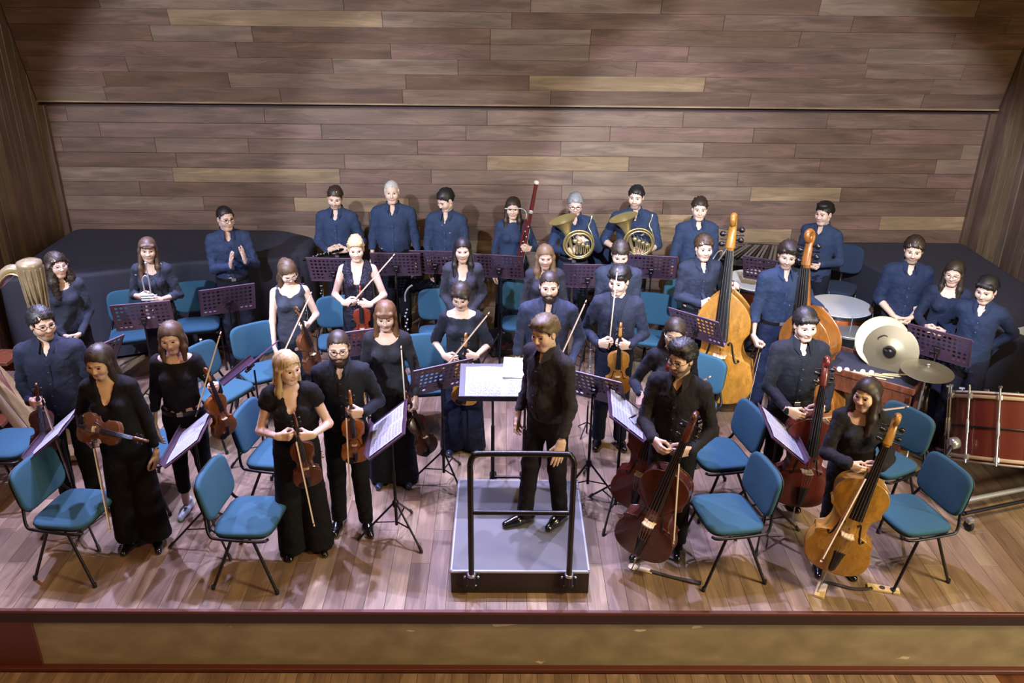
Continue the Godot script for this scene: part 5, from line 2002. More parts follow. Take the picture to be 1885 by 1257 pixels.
func people() -> void:
	heads["m"] = make_head(false)
	heads["f"] = make_head(true)
	for k in ["relax", "grip", "flat", "clasp"]:
		hands[k] = make_hand(k)
	for k in ["crop", "thin", "short", "fringe", "wave", "quiff", "curl_short", "curl_top", "tied", "updo", "pixie", "bob", "long_straight", "long_bangs", "long_wavy", "long_curly", "long_back", "long_half"]:
		hairs[k] = arr_mesh(make_hair(k))
	# a beard is the jaw of the head, raised a little
	var hd: Dictionary = heads["m"]
	var bv := PackedVector3Array()
	var bc := PackedColorArray()
	for q in hd.v.size():
		var p: Vector3 = hd.v[q]
		bv.append(p + hd.n[q] * (0.005 + 0.004 * absf(strand.get_noise_3dv(p * 900.0))))
		var t := 1.0 + 0.4 * strand.get_noise_3dv(p * 1500.0)
		bc.append(Color(t, t, t))
	var bi := PackedInt32Array()
	for q in range(0, hd.i.size(), 3):
		if hd.fuzz[hd.i[q]] > 0.5 and hd.fuzz[hd.i[q + 1]] > 0.5 and hd.fuzz[hd.i[q + 2]] > 0.5 and hd.role[hd.i[q]] != 1:
			bi.append_array(hd.i.slice(q, q + 3))
	hairs["beard"] = arr_mesh({"v": bv, "n": hd.n, "i": bi, "c": bc})
	shoe_mesh = arr_mesh(make_shoe())
	var up := Vector3.UP
	var cl := func(dx: float, y: float, z: float) -> Array:
		return [[v(dx + 0.075, y, z), null, v(-0.8, -0.5, 0.25), v(-0.1, 0.5, 0.8), "clasp"], [v(dx - 0.075, y - 0.005, z - 0.01), null, v(0.8, -0.5, 0.3), v(0.1, 0.5, 0.8), "clasp"]]
	var c1: Array = cl.call(0.02, 0.9, 0.17)
	var c9: Array = cl.call(0.0, 0.93, 0.13)
	var c14: Array = cl.call(0.0, 0.9, 0.16)
	var c18: Array = cl.call(0.04, 1.12, 0.2)
	var c19: Array = cl.call(-0.02, 1.03, 0.2)
	cast = [
		{"n": 1, "at": [-4.07, -2.78], "h": 1.66, "yaw": 22, "sex": "f", "skin": FAIR, "head": [30, 2, 0], "hair": ["long_curly", H_DARK], "top": ["tee", SLATE], "bot": ["skirt", BLACK], "tucked": false, "neckline": "scoop", "glasses": true, "wire": true, "L": c1[0], "R": c1[1], "label": "woman with long dark curls and glasses, hands clasped, beside the harp"},
		{"n": 2, "at": [-3.41, -3.23], "h": 1.66, "yaw": 4, "sex": "f", "skin": FAIR, "head": [18, 0, 4], "hair": ["long_bangs", H_BROWN], "top": ["three", SLATE], "bot": ["slim", INK], "tucked": false, "neckline": "scoop", "L": [v(0.1, 1.09, 0.2), v(1, -0.6, -0.3), v(-0.9, 0.1, 0.3), up, "grip"], "R": [v(-0.1, 1.12, 0.19), v(-1, -0.6, -0.3), v(0.9, 0.1, 0.3), up, "grip"], "label": "woman with brown fringe holding a silver trumpet upright in both hands"},
		{"n": 3, "at": [-2.86, -3.92], "h": 1.78, "yaw": 20, "sex": "m", "skin": FAIR, "head": [22, 5, 0], "hair": ["crop", H_BLACK], "brow": H_DARK, "top": ["shirt", NAVY], "bot": ["straight", INK], "glasses": true, "L": [v(0.13, 1.25, 0.27), v(1, -0.7, -0.2), v(-0.05, 0.9, 0.4), v(0, 0.4, -0.9), "flat"], "R": [v(-0.02, 1.2, 0.25), v(-1, -0.7, -0.2), v(0.1, 0.9, 0.4), v(0, 0.4, -0.9), "flat"], "label": "man in glasses clapping beside the draped piano"},
		{"n": 4, "at": [-1.97, -2.75], "h": 1.62, "yaw": 15, "sex": "f", "skin": FAIR, "head": [18, 30, -6], "hair": ["long_half", H_BROWN], "top": ["vest", SLATE], "bot": ["straight", INK], "tucked": false, "neckline": "scoop", "glasses": true, "wire": true, "L": [v(0.13, 1.03, 0.2), v(1, -0.5, -0.4), v(-0.35, 0.15, 0.9), v(0.1, 0.9, 0.2), "grip"], "R": [v(-0.19, 0.79, 0.1), null, v(0.1, -0.95, 0.2), v(0.2, 0, 1), "relax"], "label": "bare-armed woman with long brown hair looking down at her violin"},
		{"n": 5, "at": [-1.87, -4.69], "h": 1.80, "yaw": -2, "sex": "m", "skin": FAIR, "head": [6, 18, 6], "hair": ["tied", H_DARK], "stubble": 0.35, "top": ["shirt", NAVY], "bot": ["straight", INK], "L": [v(0.13, 1.12, 0.2), v(1, -0.6, -0.3), v(-0.9, 0.05, 0.3), up, "grip"], "R": [v(-0.08, 1.11, 0.2), v(-1, -0.6, -0.3), v(0.9, 0.05, 0.3), up, "grip"], "label": "smiling man with tied-back dark hair holding a clarinet at his waist"},
		{"n": 6, "at": [-1.25, -4.78], "h": 1.84, "yaw": 0, "w": 1.08, "sex": "m", "skin": FAIR, "head": [4, 2, 0], "hair": ["thin", Color(0.5, 0.48, 0.46)], "brow": H_GREY, "top": ["shirt", NAVY], "bot": ["straight", INK], "belly": 0.02, "label": "grey-haired man in a dark shirt and belt, arms at his sides"},
		{"n": 7, "at": [-1.41, -3.19], "h": 1.70, "yaw": 2, "sex": "f", "skin": FAIR, "head": [8, 8, 0], "hair": ["updo", H_BLOND], "brow": H_LIGHT, "top": ["vest", "sequin"], "bot": ["wide", INK], "tucked": false, "neckline": "deep", "L": [v(0.13, 1.08, 0.22), v(1, -0.35, -0.3), v(-0.95, 0.08, 0.12), up, "clasp"], "R": [v(-0.12, 1.09, 0.2), v(-1, -0.35, -0.3), v(0.95, 0.1, 0.2), up, "clasp"], "label": "blonde woman in a sequinned waistcoat with hands folded over a violin"},
		{"n": 8, "at": [-0.64, -4.62], "h": 1.80, "yaw": -8, "sex": "m", "skin": FAIR, "head": [-38, 26, 0], "hair": ["short", H_BLACK], "top": ["shirt", NAVY], "bot": ["straight", INK], "L": [v(0.2, 0.9, 0.13), null, v(-0.1, -0.9, 0.3), v(-0.2, 0, 1), "relax"], "R": [v(-0.17, 0.92, 0.16), null, v(0.1, -0.9, 0.3), v(0.2, 0, 1), "relax"], "label": "dark-haired man glancing down to the left with a neck strap"},
		{"n": 9, "at": [-0.40, -3.29], "h": 1.66, "yaw": 0, "sex": "f", "skin": FAIR, "head": [4, 2, 0], "hair": ["long_straight", H_BLACK], "top": ["jacket", Color("33343f")], "bot": ["straight", BLACK], "tucked": false, "neckline": "deep", "L": c9[0], "R": c9[1], "label": "woman in a grey jacket with long black hair, hands lowered"},
		{"n": 10, "at": [0.10, -4.65], "h": 1.70, "yaw": 0, "sex": "f", "skin": FAIR, "head": [-2, 4, 0], "hair": ["long_straight", H_DARK], "top": ["tee", NAVY], "bot": ["wide", INK], "tucked": false, "neckline": "round", "L": [v(0.2, 1.16, 0.2), v(1, -0.6, -0.3), v(-0.75, 0.15, 0.6), up, "grip"], "label": "slim woman with centre-parted dark hair holding a tall bassoon"},
		{"n": 11, "at": [0.40, -3.23], "h": 1.62, "yaw": 0, "sex": "f", "skin": FAIR, "head": [2, 6, 0], "hair": ["long_wavy", H_LIGHT], "top": ["jacket", Color("33343f")], "bot": ["straight", BLACK], "tucked": false, "neckline": "deep", "label": "woman with wavy light brown hair behind the bearded viola player"},
		{"n": 12, "at": [0.79, -4.63], "h": 1.76, "yaw": 0, "sex": "m", "skin": FAIR, "head": [-4, 12, 0], "hair": ["short", H_GREY], "brow": H_GREY, "top": ["shirt", NAVY], "bot": ["straight", Color("20283a")], "glasses": true, "L": [v(0.12, 1.26, 0.24), v(1, -0.4, 0.0), v(-0.9, 0.3, 0.1), up, "grip"], "R": [v(-0.1, 1.14, 0.22), v(-1, -0.5, 0.0), v(0.9, 0.2, 0.2), up, "grip"], "label": "grey-haired horn player in glasses hugging a french horn"},
		{"n": 13, "at": [1.46, -4.65], "h": 1.84, "yaw": -3, "w": 1.12, "sex": "m", "skin": FAIR, "head": [-16, 4, 0], "hair": ["short", H_BLACK], "stubble": 0.5, "top": ["rolled", NAVY], "bot": ["straight", INK], "belly": 0.03, "tucked": false, "L": [v(0.1, 1.14, 0.27), v(1, -0.5, 0.1), v(-0.95, 0.1, 0.15), up, "grip"], "R": [v(-0.2, 1.17, 0.22), v(-1, -0.5, 0.0), v(0.8, -0.05, 0.35), up, "grip"], "label": "broad bearded man with rolled sleeves holding a french horn"},
		{"n": 14, "at": [1.10, -3.07], "h": 1.72, "yaw": -4, "sex": "m", "skin": FAIR, "head": [2, 28, 0], "hair": ["short", H_DARK], "stubble": 0.3, "top": ["shirt", Color("2b3040")], "bot": ["straight", INK], "L": c14[0], "R": c14[1], "label": "man looking straight down behind the curly-haired viola player"},
		{"n": 15, "at": [2.12, -4.42], "h": 1.78, "yaw": -2, "sex": "m", "skin": FAIR, "head": [-4, 4, 0], "hair": ["short", H_DARK], "top": ["shirt", NAVY], "bot": ["straight", INK], "label": "man in a dark shirt standing alone behind the golden double bass"},
		{"n": 16, "at": [1.93, -3.26], "h": 1.72, "yaw": 5, "sex": "m", "skin": FAIR, "head": [0, 4, 0], "hair": ["curl_short", H_BROWN], "top": ["shirt", Color("2b3040")], "bot": ["straight", INK], "L": [v(0.27, 1.26, 0.17), v(0.6, -0.8, -0.3), v(0.15, 0.35, 0.9), v(-0.8, 0.5, 0.0), "grip"], "R": [v(-0.04, 1.08, 0.2), v(-1, -0.6, -0.3), v(0.7, 0.1, 0.5), up, "grip"], "label": "young man with short brown curls steadying the golden double bass"},
		{"n": 17, "at": [2.60, -2.83], "h": 1.80, "yaw": 4, "sex": "m", "skin": FAIR, "head": [-16, 14, 4], "hair": ["wave", H_DARK], "stubble": 0.35, "top": ["shirt", NAVY], "bot": ["straight", Color("1f2740")], "L": [v(0.38, 1.14, 0.17), v(1, -0.4, -0.3), v(0.4, -0.75, 0.5), v(-0.4, 0.3, 0.8), "relax"], "R": [v(-0.24, 0.88, 0.08), v(-0.6, 0, -1), v(0.25, -0.8, 0.5), v(0, 0.6, 0.8), "grip"], "label": "tall man with wavy dark hair standing with the darker double bass"},
		{"n": 18, "at": [3.46, -4.34], "h": 1.76, "yaw": -40, "sex": "m", "skin": FAIR, "head": [-12, 6, 0], "hair": ["quiff", H_BLACK], "top": ["shirt", NAVY], "bot": ["straight", INK], "tucked": false, "L": c18[0], "R": c18[1], "label": "timpanist with swept-up black hair, turned to the left at the back"},
		{"n": 19, "at": [3.87, -3.06], "h": 1.78, "yaw": -12, "sex": "m", "skin": FAIR, "head": [-12, 10, 0], "hair": ["curl_short", H_DARK], "stubble": 0.4, "top": ["rolled", Color("222c46")], "bot": ["straight", Color("1d1d30")], "tucked": false, "L": c19[0], "R": c19[1], "label": "percussionist with rolled sleeves and clasped hands above the cymbals"},
		{"n": 20, "at": [4.13, -2.74], "h": 1.66, "yaw": -28, "sex": "f", "skin": FAIR, "head": [-8, 8, 0], "hair": ["long_straight", H_DARK], "top": ["shirt", Color("222a40")], "bot": ["straight", Color("1d1d30")], "tucked": false, "neckline": "scoop", "collar": false, "glasses": true, "wire": true, "L": [v(0.05, 1.02, 0.22), null, v(-0.8, 0.0, 0.4), up, "clasp"], "R": [v(-0.14, 1.05, 0.24), null, v(0.4, 0.1, 0.8), up, "grip"], "label": "long-haired woman in glasses between the two male percussionists"},
		{"n": 21, "at": [4.19, -2.28], "h": 1.68, "yaw": -32, "sex": "m", "skin": FAIR, "head": [-14, 14, 0], "hair": ["fringe", H_BLACK], "top": ["shirt", Color("222c46")], "bot": ["straight", Color("1d1d30")], "tucked": false, "hem": 0.8, "L": [v(0.12, 0.95, -0.17), v(1, 0.1, -0.3), v(-0.8, -0.2, -0.1), v(0, 1, 0), "clasp"], "R": [v(-0.12, 0.94, -0.19), v(-1, 0.1, -0.3), v(0.8, -0.2, -0.1), v(0, 1, 0), "clasp"], "label": "youth with a straight black fringe, hands behind his back, by the bass drum"},
		{"n": 22, "at": [-0.36, -2.13], "h": 1.64, "yaw": 0, "sex": "f", "skin": FAIR, "head": [-6, 22, 0], "hair": ["pixie", H_DARK], "top": ["half", Color("20242f")], "bot": ["wide", Color("1c2034")], "tucked": true, "belt": false, "neckline": "boat", "shoes": M.shoe_blue, "L": [v(0.13, 1.04, 0.2), v(1, -0.5, -0.2), v(-0.95, 0.06, 0.25), up, "grip"], "R": [v(-0.14, 1.02, 0.16), v(-1, -0.5, -0.3), v(0.6, 0.0, 0.6), v(0.2, 1, 0), "clasp"], "label": "short-haired woman in a boat-neck dark outfit looking down, with viola"},
		{"n": 23, "at": [0.38, -2.04], "h": 1.78, "yaw": -2, "w": 1.1, "sex": "m", "skin": FAIR, "head": [2, 4, 0], "hair": ["crop", H_DARK], "beard": true, "top": ["shirt", Color("2c3246")], "bot": ["straight", INK], "L": [v(0.2, 1.0, 0.16), v(1, -0.5, -0.3), v(-0.7, -0.1, 0.5), up, "grip"], "label": "close-cropped bearded man standing behind the conductor's head"},
		{"n": 24, "at": [0.99, -2.24], "h": 1.76, "yaw": -4, "sex": "m", "skin": FAIR, "head": [-28, 14, 0], "hair": ["wave", H_BLACK], "stubble": 0.2, "top": ["shirt", Color("242838")], "bot": ["straight", Color("1e2438")], "collar": false, "neckline": "round", "tucked": false, "hem": 0.93, "L": [v(0.12, 1.1, 0.2), v(1, -0.5, -0.3), v(-0.9, 0.05, 0.3), up, "grip"], "R": [v(-0.16, 1.11, 0.2), v(-1, -0.5, -0.3), v(0.8, 0.1, 0.4), up, "grip"], "label": "young man with messy black hair holding a viola and upright bow"},
		{"n": 25, "at": [1.31, -1.34], "h": 1.66, "yaw": -5, "sex": "f", "skin": FAIR, "head": [-6, 8, 8], "hair": ["long_back", H_DARK], "top": ["tee", Color("20222e")], "bot": ["straight", BLACK], "tucked": false, "neckline": "round", "glasses": true, "wire": true, "L": [v(0.06, 1.2, 0.22), v(1, -0.5, -0.2), v(-0.8, 0.2, 0.4), up, "grip"], "R": [v(-0.24, 1.1, 0.22), v(-1, -0.4, -0.2), v(-0.05, -0.75, 0.6), v(0.6, 0.5, 0.3), "grip"], "label": "woman cellist in glasses half hidden behind the curly-haired cellist"},
		{"n": 26, "at": [2.29, -1.31], "h": 1.76, "yaw": 0, "sex": "m", "skin": FAIR, "head": [4, 10, -4], "hair": ["fringe", H_BLACK], "top": ["shirt", Color("1b1d26")], "bot": ["straight", BLACK], "L": [v(0.14, 1.06, 0.31), v(1, -0.4, -0.2), v(-0.8, -0.2, 0.3), up, "clasp"], "R": [v(-0.14, 1.05, 0.31), v(-1, -0.4, -0.2), v(0.75, -0.35, 0.35), v(0.3, 0.9, 0.1), "clasp"], "label": "smiling young man in a black shirt behind a dark red cello"},
		{"n": 27, "at": [1.24, -0.68], "h": 1.77, "yaw": -24, "sex": "m", "skin": FAIR, "head": [-24, 8, 0], "hair": ["curl_top", H_BLACK], "beard": false, "stubble": 0.75, "top": ["shirt", Color("1e1d22")], "bot": ["straight", BLACK], "glasses": true, "L": [v(0.17, 1.07, 0.26), v(1, -0.4, -0.2), v(-0.75, -0.1, 0.5), up, "clasp"], "R": [v(-0.08, 1.12, 0.3), v(-1, -0.4, -0.2), v(0.65, -0.3, 0.6), v(0.2, 0.9, 0.1), "clasp"], "fL": [0.1, -0.06, 10], "fR": [-0.1, 0.1, -30], "label": "cellist with a high mop of black curls and glasses, front right"},
		{"n": 28, "at": [2.47, -0.47], "h": 1.60, "yaw": -8, "sex": "f", "skin": FAIR, "head": [-42, 4, 0], "hair": ["long_wavy", H_DARK], "top": ["jacket", Color("1b1b20")], "bot": ["straight", BLACK], "tucked": false, "neckline": "scoop", "L": [v(0.1, 1.08, 0.29), v(1, -0.4, -0.2), v(-0.85, -0.1, 0.3), up, "clasp"], "R": [v(-0.12, 1.09, 0.3), v(-1, -0.4, -0.2), v(0.75, -0.25, 0.3), v(0.2, 0.9, 0.1), "clasp"], "label": "dark-haired woman in a black jacket looking left over a golden cello"},
		{"n": 29, "at": [-0.93, -1.60], "h": 1.68, "yaw": 2, "sex": "f", "skin": FAIR, "head": [2, 14, 0], "hair": ["long_bangs", H_RUST], "top": ["tee", Color("25252c")], "bot": ["wide", Color("191a24")], "tucked": false, "hem": 0.93, "neckline": "scoop", "shoes": M.shoe_blue, "L": [v(0.22, 0.86, 0.12), v(1, -0.2, -0.8), v(0.0, -0.65, 0.7), v(-0.5, 0.6, 0.5), "grip"], "label": "woman with long auburn hair and a fringe, violin hanging in one hand"},
		{"n": 30, "at": [-1.19, -0.98], "h": 1.70, "yaw": 5, "sex": "m", "skin": FAIR, "head": [4, 6, 0], "hair": ["crop", H_DARK], "beard": true, "top": ["shirt", Color("1d202b")], "bot": ["straight", BLACK], "tucked": false, "hem": 0.93, "glasses": true, "L": [v(0.17, 1.12, 0.2), v(1, -0.5, -0.3), v(-0.92, 0.05, 0.3), up, "grip"], "fL": [0.11, 0.04, 14], "label": "bearded violinist in glasses with a full dark shirt, front row"},
		{"n": 31, "at": [-1.49, -0.67], "h": 1.68, "yaw": 12, "sex": "f", "skin": FAIR, "head": [34, 6, 0], "hair": ["long_back", H_BLOND], "brow": H_LIGHT, "top": ["cap", BLACK], "bot": ["wide", BLACK], "tucked": false, "neckline": "deep", "L": [v(0.13, 1.12, 0.23), v(1, -0.35, -0.2), v(-0.95, 0.05, 0.2), up, "grip"], "R": [v(-0.1, 1.13, 0.22), v(-1, -0.35, -0.2), v(0.95, 0.0, 0.2), up, "grip"], "label": "long-haired blonde woman in black looking right, violin held before her"},
		{"n": 32, "at": [-2.46, -1.16], "h": 1.68, "yaw": 6, "sex": "f", "skin": FAIR, "head": [0, 10, -4], "hair": ["bob", H_BROWN], "top": ["tee", Color("15161c")], "bot": ["slim", BLACK], "cuff": 0.2, "tucked": true, "neckline": "boat", "shoes": M.shoe_silver, "L": [v(0.33, 1.24, 0.22), v(0.8, -0.9, -0.2), v(0.15, 0.2, 0.9), up, "grip"], "label": "woman with a straight shoulder-length bob raising a violin in one hand"},
		{"n": 33, "at": [-2.74, -0.72], "h": 1.72, "yaw": 6, "sex": "f", "skin": TAN, "head": [-10, 16, 4], "hair": ["long_back", H_DARK], "top": ["tee", Color("0e0e12")], "bot": ["wide", Color("0d0d11")], "tucked": false, "hem": 0.9, "neckline": "deep", "cuff": 0.08, "lean": v(-0.04, 0, 0.05), "R": [v(-0.2, 1.05, 0.16), v(-1, -0.2, -0.5), v(0.6, -0.45, 0.6), v(0.3, 0.7, 0.5), "grip"], "label": "smiling woman in a black v-neck outfit, front left, violin under one arm"},
		{"n": 34, "at": [-3.43, -1.23], "h": 1.76, "yaw": 14, "w": 1.1, "sex": "m", "skin": TAN, "head": [36, 4, 0], "hair": ["curl_short", H_BLACK], "stubble": 0.5, "top": ["shirt", Color("1e2334")], "bot": ["straight", BLACK], "tucked": false, "hem": 0.86, "belly": 0.02, "glasses": true, "R": [v(-0.14, 1.08, 0.2), v(-1, -0.4, -0.6), v(0.45, 0.05, 0.9), up, "grip"], "label": "man in glasses and a dark blue shirt, far left, holding a violin by its neck"},
		{"n": 35, "at": [0.34, -0.80], "y": 0.198, "h": 1.72, "yaw": -46, "w": 1.04, "lean": v(0, 0, 0.06), "sex": "m", "skin": FAIR, "head": [4, 10, -4], "hair": ["wave", Color(0.13, 0.09, 0.05)], "brow": H_BROWN, "top": ["shirt", Color("2a272c")], "bot": ["straight", Color("17151a")], "belly": 0.03, "tucked": false, "hem": 0.92, "L": [v(0.27, 0.86, 0.16), v(1, -0.2, -0.8), v(0.05, -0.95, 0.35), v(-0.6, 0.0, 0.8), "flat"], "R": [v(-0.22, 0.88, 0.1), v(-1, -0.2, -0.8), v(0.0, -1, 0.2), v(0.2, 0, 1), "relax"], "fL": [0.1, -0.05, 8], "fR": [-0.08, 0.16, -20], "label": "conductor with short light hair stepping on the podium"},
	]
	results.resize(cast.size())
	var task := WorkerThreadPool.add_group_task(person_task, cast.size())
	WorkerThreadPool.wait_for_group_task_completion(task)
	for q in cast.size():
		raise_person(cast[q], results[q])
	results.clear()


# ---------------------------------------------------------------- chairs and stands
func furnish() -> void:
	make_podium()
	for c: Array in [
		[-3.10, -0.52, 80, "blue chair at the front left corner of the stage"],
		[-1.80, -0.44, 84, "blue chair in front of the blonde violinist's side, near the stage edge"],
		[-4.04, -1.42, 85, "blue chair cut off by the left edge of the picture"],
		[-2.84, -1.40, 75, "blue chair half hidden behind the woman in the black v-neck"],
		[-1.80, -1.30, 80, "blue chair directly behind the long-haired blonde woman"],
		[-2.58, -2.36, 62, "blue chair behind the violin raised by the woman with the bob"],
		[-2.28, -2.78, 35, "blue chair behind the bare-armed woman looking at her violin"],
		[-3.88, -3.62, 18, "blue chair beside the trumpet player, nearest the harpist"],
		[-3.30, -3.88, 14, "blue chair between the trumpet player and the clapping man"],
		[-0.70, -2.52, 8, "blue chair at the left of the short-haired viola player"],
		[-1.68, -3.48, 12, "blue chair behind the woman in the sequinned waistcoat"],
		[1.55, -3.62, -18, "blue chair right of the man looking straight down"],
		[-0.66, -3.70, 6, "blue chair behind the woman in the grey jacket"],
		[0.22, -3.98, 0, "blue chair behind the wavy-haired woman"],
		[1.76, -1.32, -78, "blue chair behind the front right cellist, farther from the stage edge"],
		[1.64, -0.50, -80, "blue chair right of the front right cellist, near the stage edge"],
		[2.98, -0.50, -76, "blue chair at the front right beside the golden cello"],
		[3.06, -1.24, -60, "blue chair behind the woman with the golden cello"],
		[1.66, -2.16, -40, "blue chair just showing behind the mop-haired cellist's shoulder"],
		[1.98, -4.05, -10, "blue chair behind the music stand beside the curly bass player"]]:
		make_chair(c[0], c[1], c[2], c[3])
	make_chair(-1.05, -5.12, 0, "navy chair behind the grey-haired man", "navy chairs along the back", M.navy_cloth)
	make_chair(1.12, -5.1, -5, "navy chair between the two horn players", "navy chairs along the back", M.navy_cloth)
	# the timpanist's tall seat
	var o := thing("drum_stool", "tall navy backed stool behind the timpanist", "stool", at(3.84, 0, -4.62, -30))
	part(o, "seat", cushion(0.44, 0.42, 0.06, 0.5), M.navy_cloth, Transform3D(Basis(Vector3.RIGHT, -PI / 2), Vector3(0, 0.66, 0)))
	part(o, "backrest", cushion(0.44, 0.34, 0.05, 0.5, 0.4), M.navy_cloth, Transform3D(Basis(Vector3.RIGHT, -0.15), Vector3(0, 0.95, -0.24)))
	part(o, "back_post", G.new().tube(curve([v(0, 0.62, -0.1), v(0, 0.66, -0.24), v(0, 0.85, -0.27)], 4), 0.016, 8).mesh(), M.steel_dark)
	part(o, "column", bar(v(0, 0.2, 0), v(0, 0.64, 0), 0.02, 10), M.steel_dark)
	for q in 4:
		var a := TAU * q / 4.0 + 0.4
		part(o, "leg", bar(v(0, 0.3, 0), v(cos(a) * 0.28, 0.012, sin(a) * 0.28), 0.012), M.steel_dark)
	# stands without paper: x, z, yaw of the reading side, height, tilt, label
	for s: Array in [
		[-3.39, -2.82, -165, 1.0, 22, "music stand in front of the trumpet player"],
		[-2.70, -3.20, -155, 1.02, 22, "music stand in front of the clapping man"],
		[-2.13, -1.95, -104, 0.95, 50, "music stand between the woman with the bob and the bare-armed woman"],
		[-1.24, -2.30, -160, 0.98, 25, "music stand between the bearded violinist and the auburn-haired woman"],
		[-1.80, -3.92, 178, 1.08, 24, "music stand in front of the clarinettist with tied-back hair"],
		[-1.15, -4.05, 180, 1.1, 26, "music stand in front of the grey-haired man"],
		[-0.74, -4.12, 178, 1.1, 24, "music stand in front of the man glancing down to the left"],
		[-0.05, -4.00, 172, 1.1, 24, "music stand in front of the bassoon player"],
		[0.88, -3.78, 178, 1.08, 24, "music stand below the grey-haired horn player"],
		[1.58, -4.02, 172, 1.1, 24, "music stand below the broad horn player"],
		[1.76, -2.56, 138, 1.04, 28, "music stand in front of the golden double bass"],
		[2.78, -3.88, 150, 1.12, 28, "music stand in front of the glockenspiel"],
		[3.76, -2.06, 138, 1.1, 24, "music stand in front of the three percussionists"],
		[-0.50, -1.58, -152, 1.0, 26, "music stand between the auburn-haired woman and the conductor's desk"],
		[0.72, -1.42, 150, 1.0, 28, "music stand partly hidden by the conductor's arm"],
		[-3.46, -1.95, -118, 0.98, 32, "music stand behind the woman in the black v-neck"]]:
		make_stand(s[0], s[1], s[2], s[3], s[4], s[5], 20.0 + fmod(absf(s[0]) * 97.0, 60.0))
	for s: Array in [
		[-3.26, -0.84, -86, 0.93, 51, "music stand at the far left with white parts on it", "white orchestral parts on the far left front stand"],
		[-2.24, -0.74, -86, 0.95, 51, "music stand below the woman with the bob, with white parts", "white orchestral parts below the woman with the bob"],
		[-0.82, -0.84, -86, 0.96, 51, "music stand on the open floor left of the podium", "white orchestral parts on the stand left of the podium"],
		[0.92, -1.12, 86, 0.95, 51, "music stand right of the podium in front of the cellists", "white orchestral parts on the stand right of the podium"],
		[2.06, -0.88, 86, 0.92, 51, "music stand between the two front right cellists", "white orchestral parts between the two front right cellists"]]:
		put_sheets(make_stand(s[0], s[1], s[2], s[3], s[4], s[5], 10.0), s[6])
	draped()

func draped() -> void:
	# grand piano and tables under black cloths, left and right
	var lp := [v(-5.25, 0, -5.5), v(-2.7, 0, -5.5), v(-2.22, 0, -5.2), v(-2.2, 0, -4.75), v(-2.5, 0, -4.42), v(-3.4, 0, -4.3), v(-4.3, 0, -3.9), v(-5.25, 0, -3.7)]
	solo("draped_piano", drape_mesh(lp, 1.04, 0.12, 3), M.drape, Transform3D.IDENTITY, "grand piano under a black cloth along the left back wall", "piano")
	var rp := [v(4.1, 0, -5.5), v(5.66, 0, -5.5), v(5.66, 0, -2.1), v(5.0, 0, -2.1), v(4.5, 0, -3.4), v(4.1, 0, -4.9)]
	solo("draped_table", drape_mesh(rp, 0.95, 0.1, 9), M.drape, Transform3D.IDENTITY, "long dark covered platform along the right wall behind the percussionists", "covered table")
	solo("paper_sheet", G.new().box(Vector3.ZERO, Vector3(0.3, 0.004, 0.21)).mesh(), M.paper, at(4.98, 0.957, -2.72, 25), "white paper lying on the dark platform at the right edge", "paper")
	solo("paper_sheet", G.new().box(Vector3.ZERO, Vector3(0.3, 0.004, 0.21)).mesh(), M.paper, at(-2.98, 1.05, -4.42, 10), "white paper on the draped piano beside the clapping man", "paper")
	# steps up to the stage on the left
	var o := thing("wooden_steps", "reddish wooden steps at the left edge behind the harp", "steps", at(-4.8, 0, -2.4, 0))
	for q in 3:
		part(o, "tread", G.new().box(v(-0.05 * q - 0.1, 0.2 + 0.2 * q, 0.15 - 0.25 * q), v(0.72, 0.04, 0.3), 0.005).mesh(), M.table_wood)
		part(o, "riser", G.new().box(v(-0.05 * q - 0.1, 0.09 + 0.2 * q, 0.02 - 0.25 * q), v(0.7, 0.18, 0.03), 0.003).mesh(), M.edge_wood)

func drape_mesh(pts: Array, h: float, rnd: float, sd: int) -> ArrayMesh:
	# straight sides with corners rounded by rnd
	var cs := []
	for k in pts.size():
		var a: Vector3 = pts[(k + pts.size() - 1) % pts.size()]
		var b: Vector3 = pts[k]
		var c: Vector3 = pts[(k + 1) % pts.size()]
		for q in 5:
			var t := q / 4.0
			var p0 := b + (a - b).limit_length(rnd)
			var p1 := b + (c - b).limit_length(rnd)
			cs.append(p0.lerp(b, t).lerp(b.lerp(p1, t), t))
		for q in range(1, 9):
			cs.append((b + (c - b).limit_length(rnd)).lerp(c + (b - c).limit_length(rnd), q / 9.0))
	var ol := cs
	var mid := Vector3.ZERO
	for p: Vector3 in ol:
		mid += p / ol.size()
	var rings := []
	var n := FastNoiseLite.new()
	n.seed = sd
	n.frequency = 0.8
	for q: Array in [[0.02, 0.0], [0.5, 0.0], [0.9, 0.0], [0.975, 0.012], [1.0, 0.05], [1.0, 0.25], [1.0, 0.55], [1.0, 0.95]]:
		var ring := PackedVector3Array()
		for k in ol.size():
			var p: Vector3 = ol[k]
			var d: Vector3 = (p - mid) * q[0]
			var w: float = sin(k * 1.35) * 0.012 * q[1] + n.get_noise_2d(k * 0.9, q[1] * 2.0) * 0.05 * q[1]
			var out: Vector3 = (p - mid).normalized()
			var y: float = h * (1.0 - q[1]) + (n.get_noise_2d(p.x * 3.0 * q[0], p.z * 3.0 * q[0]) * 0.012 if q[1] == 0.0 else 0.0)
			ring.append(mid + d + out * w + Vector3(0, y, 0))
		rings.append(ring)
	return G.new().loft(rings, true, true, false).mesh()


# ---------------------------------------------------------------- instruments in hand and at rest
func hold(n: int, e: String, kind: String, varnish: String, label: String, up: Vector3, front: Vector3, frac := 1.17) -> void:
	var L: float = {"violin": 0.356, "viola": 0.405}[kind]
	var t := frame(Vector3.ZERO, dir_of(n, up), dir_of(n, front))
	t.origin = grip(n, e) - t.basis * Vector3(0, frac * L, 0.055 * L)
	make_fiddle(kind, kind, M[varnish], label, t)

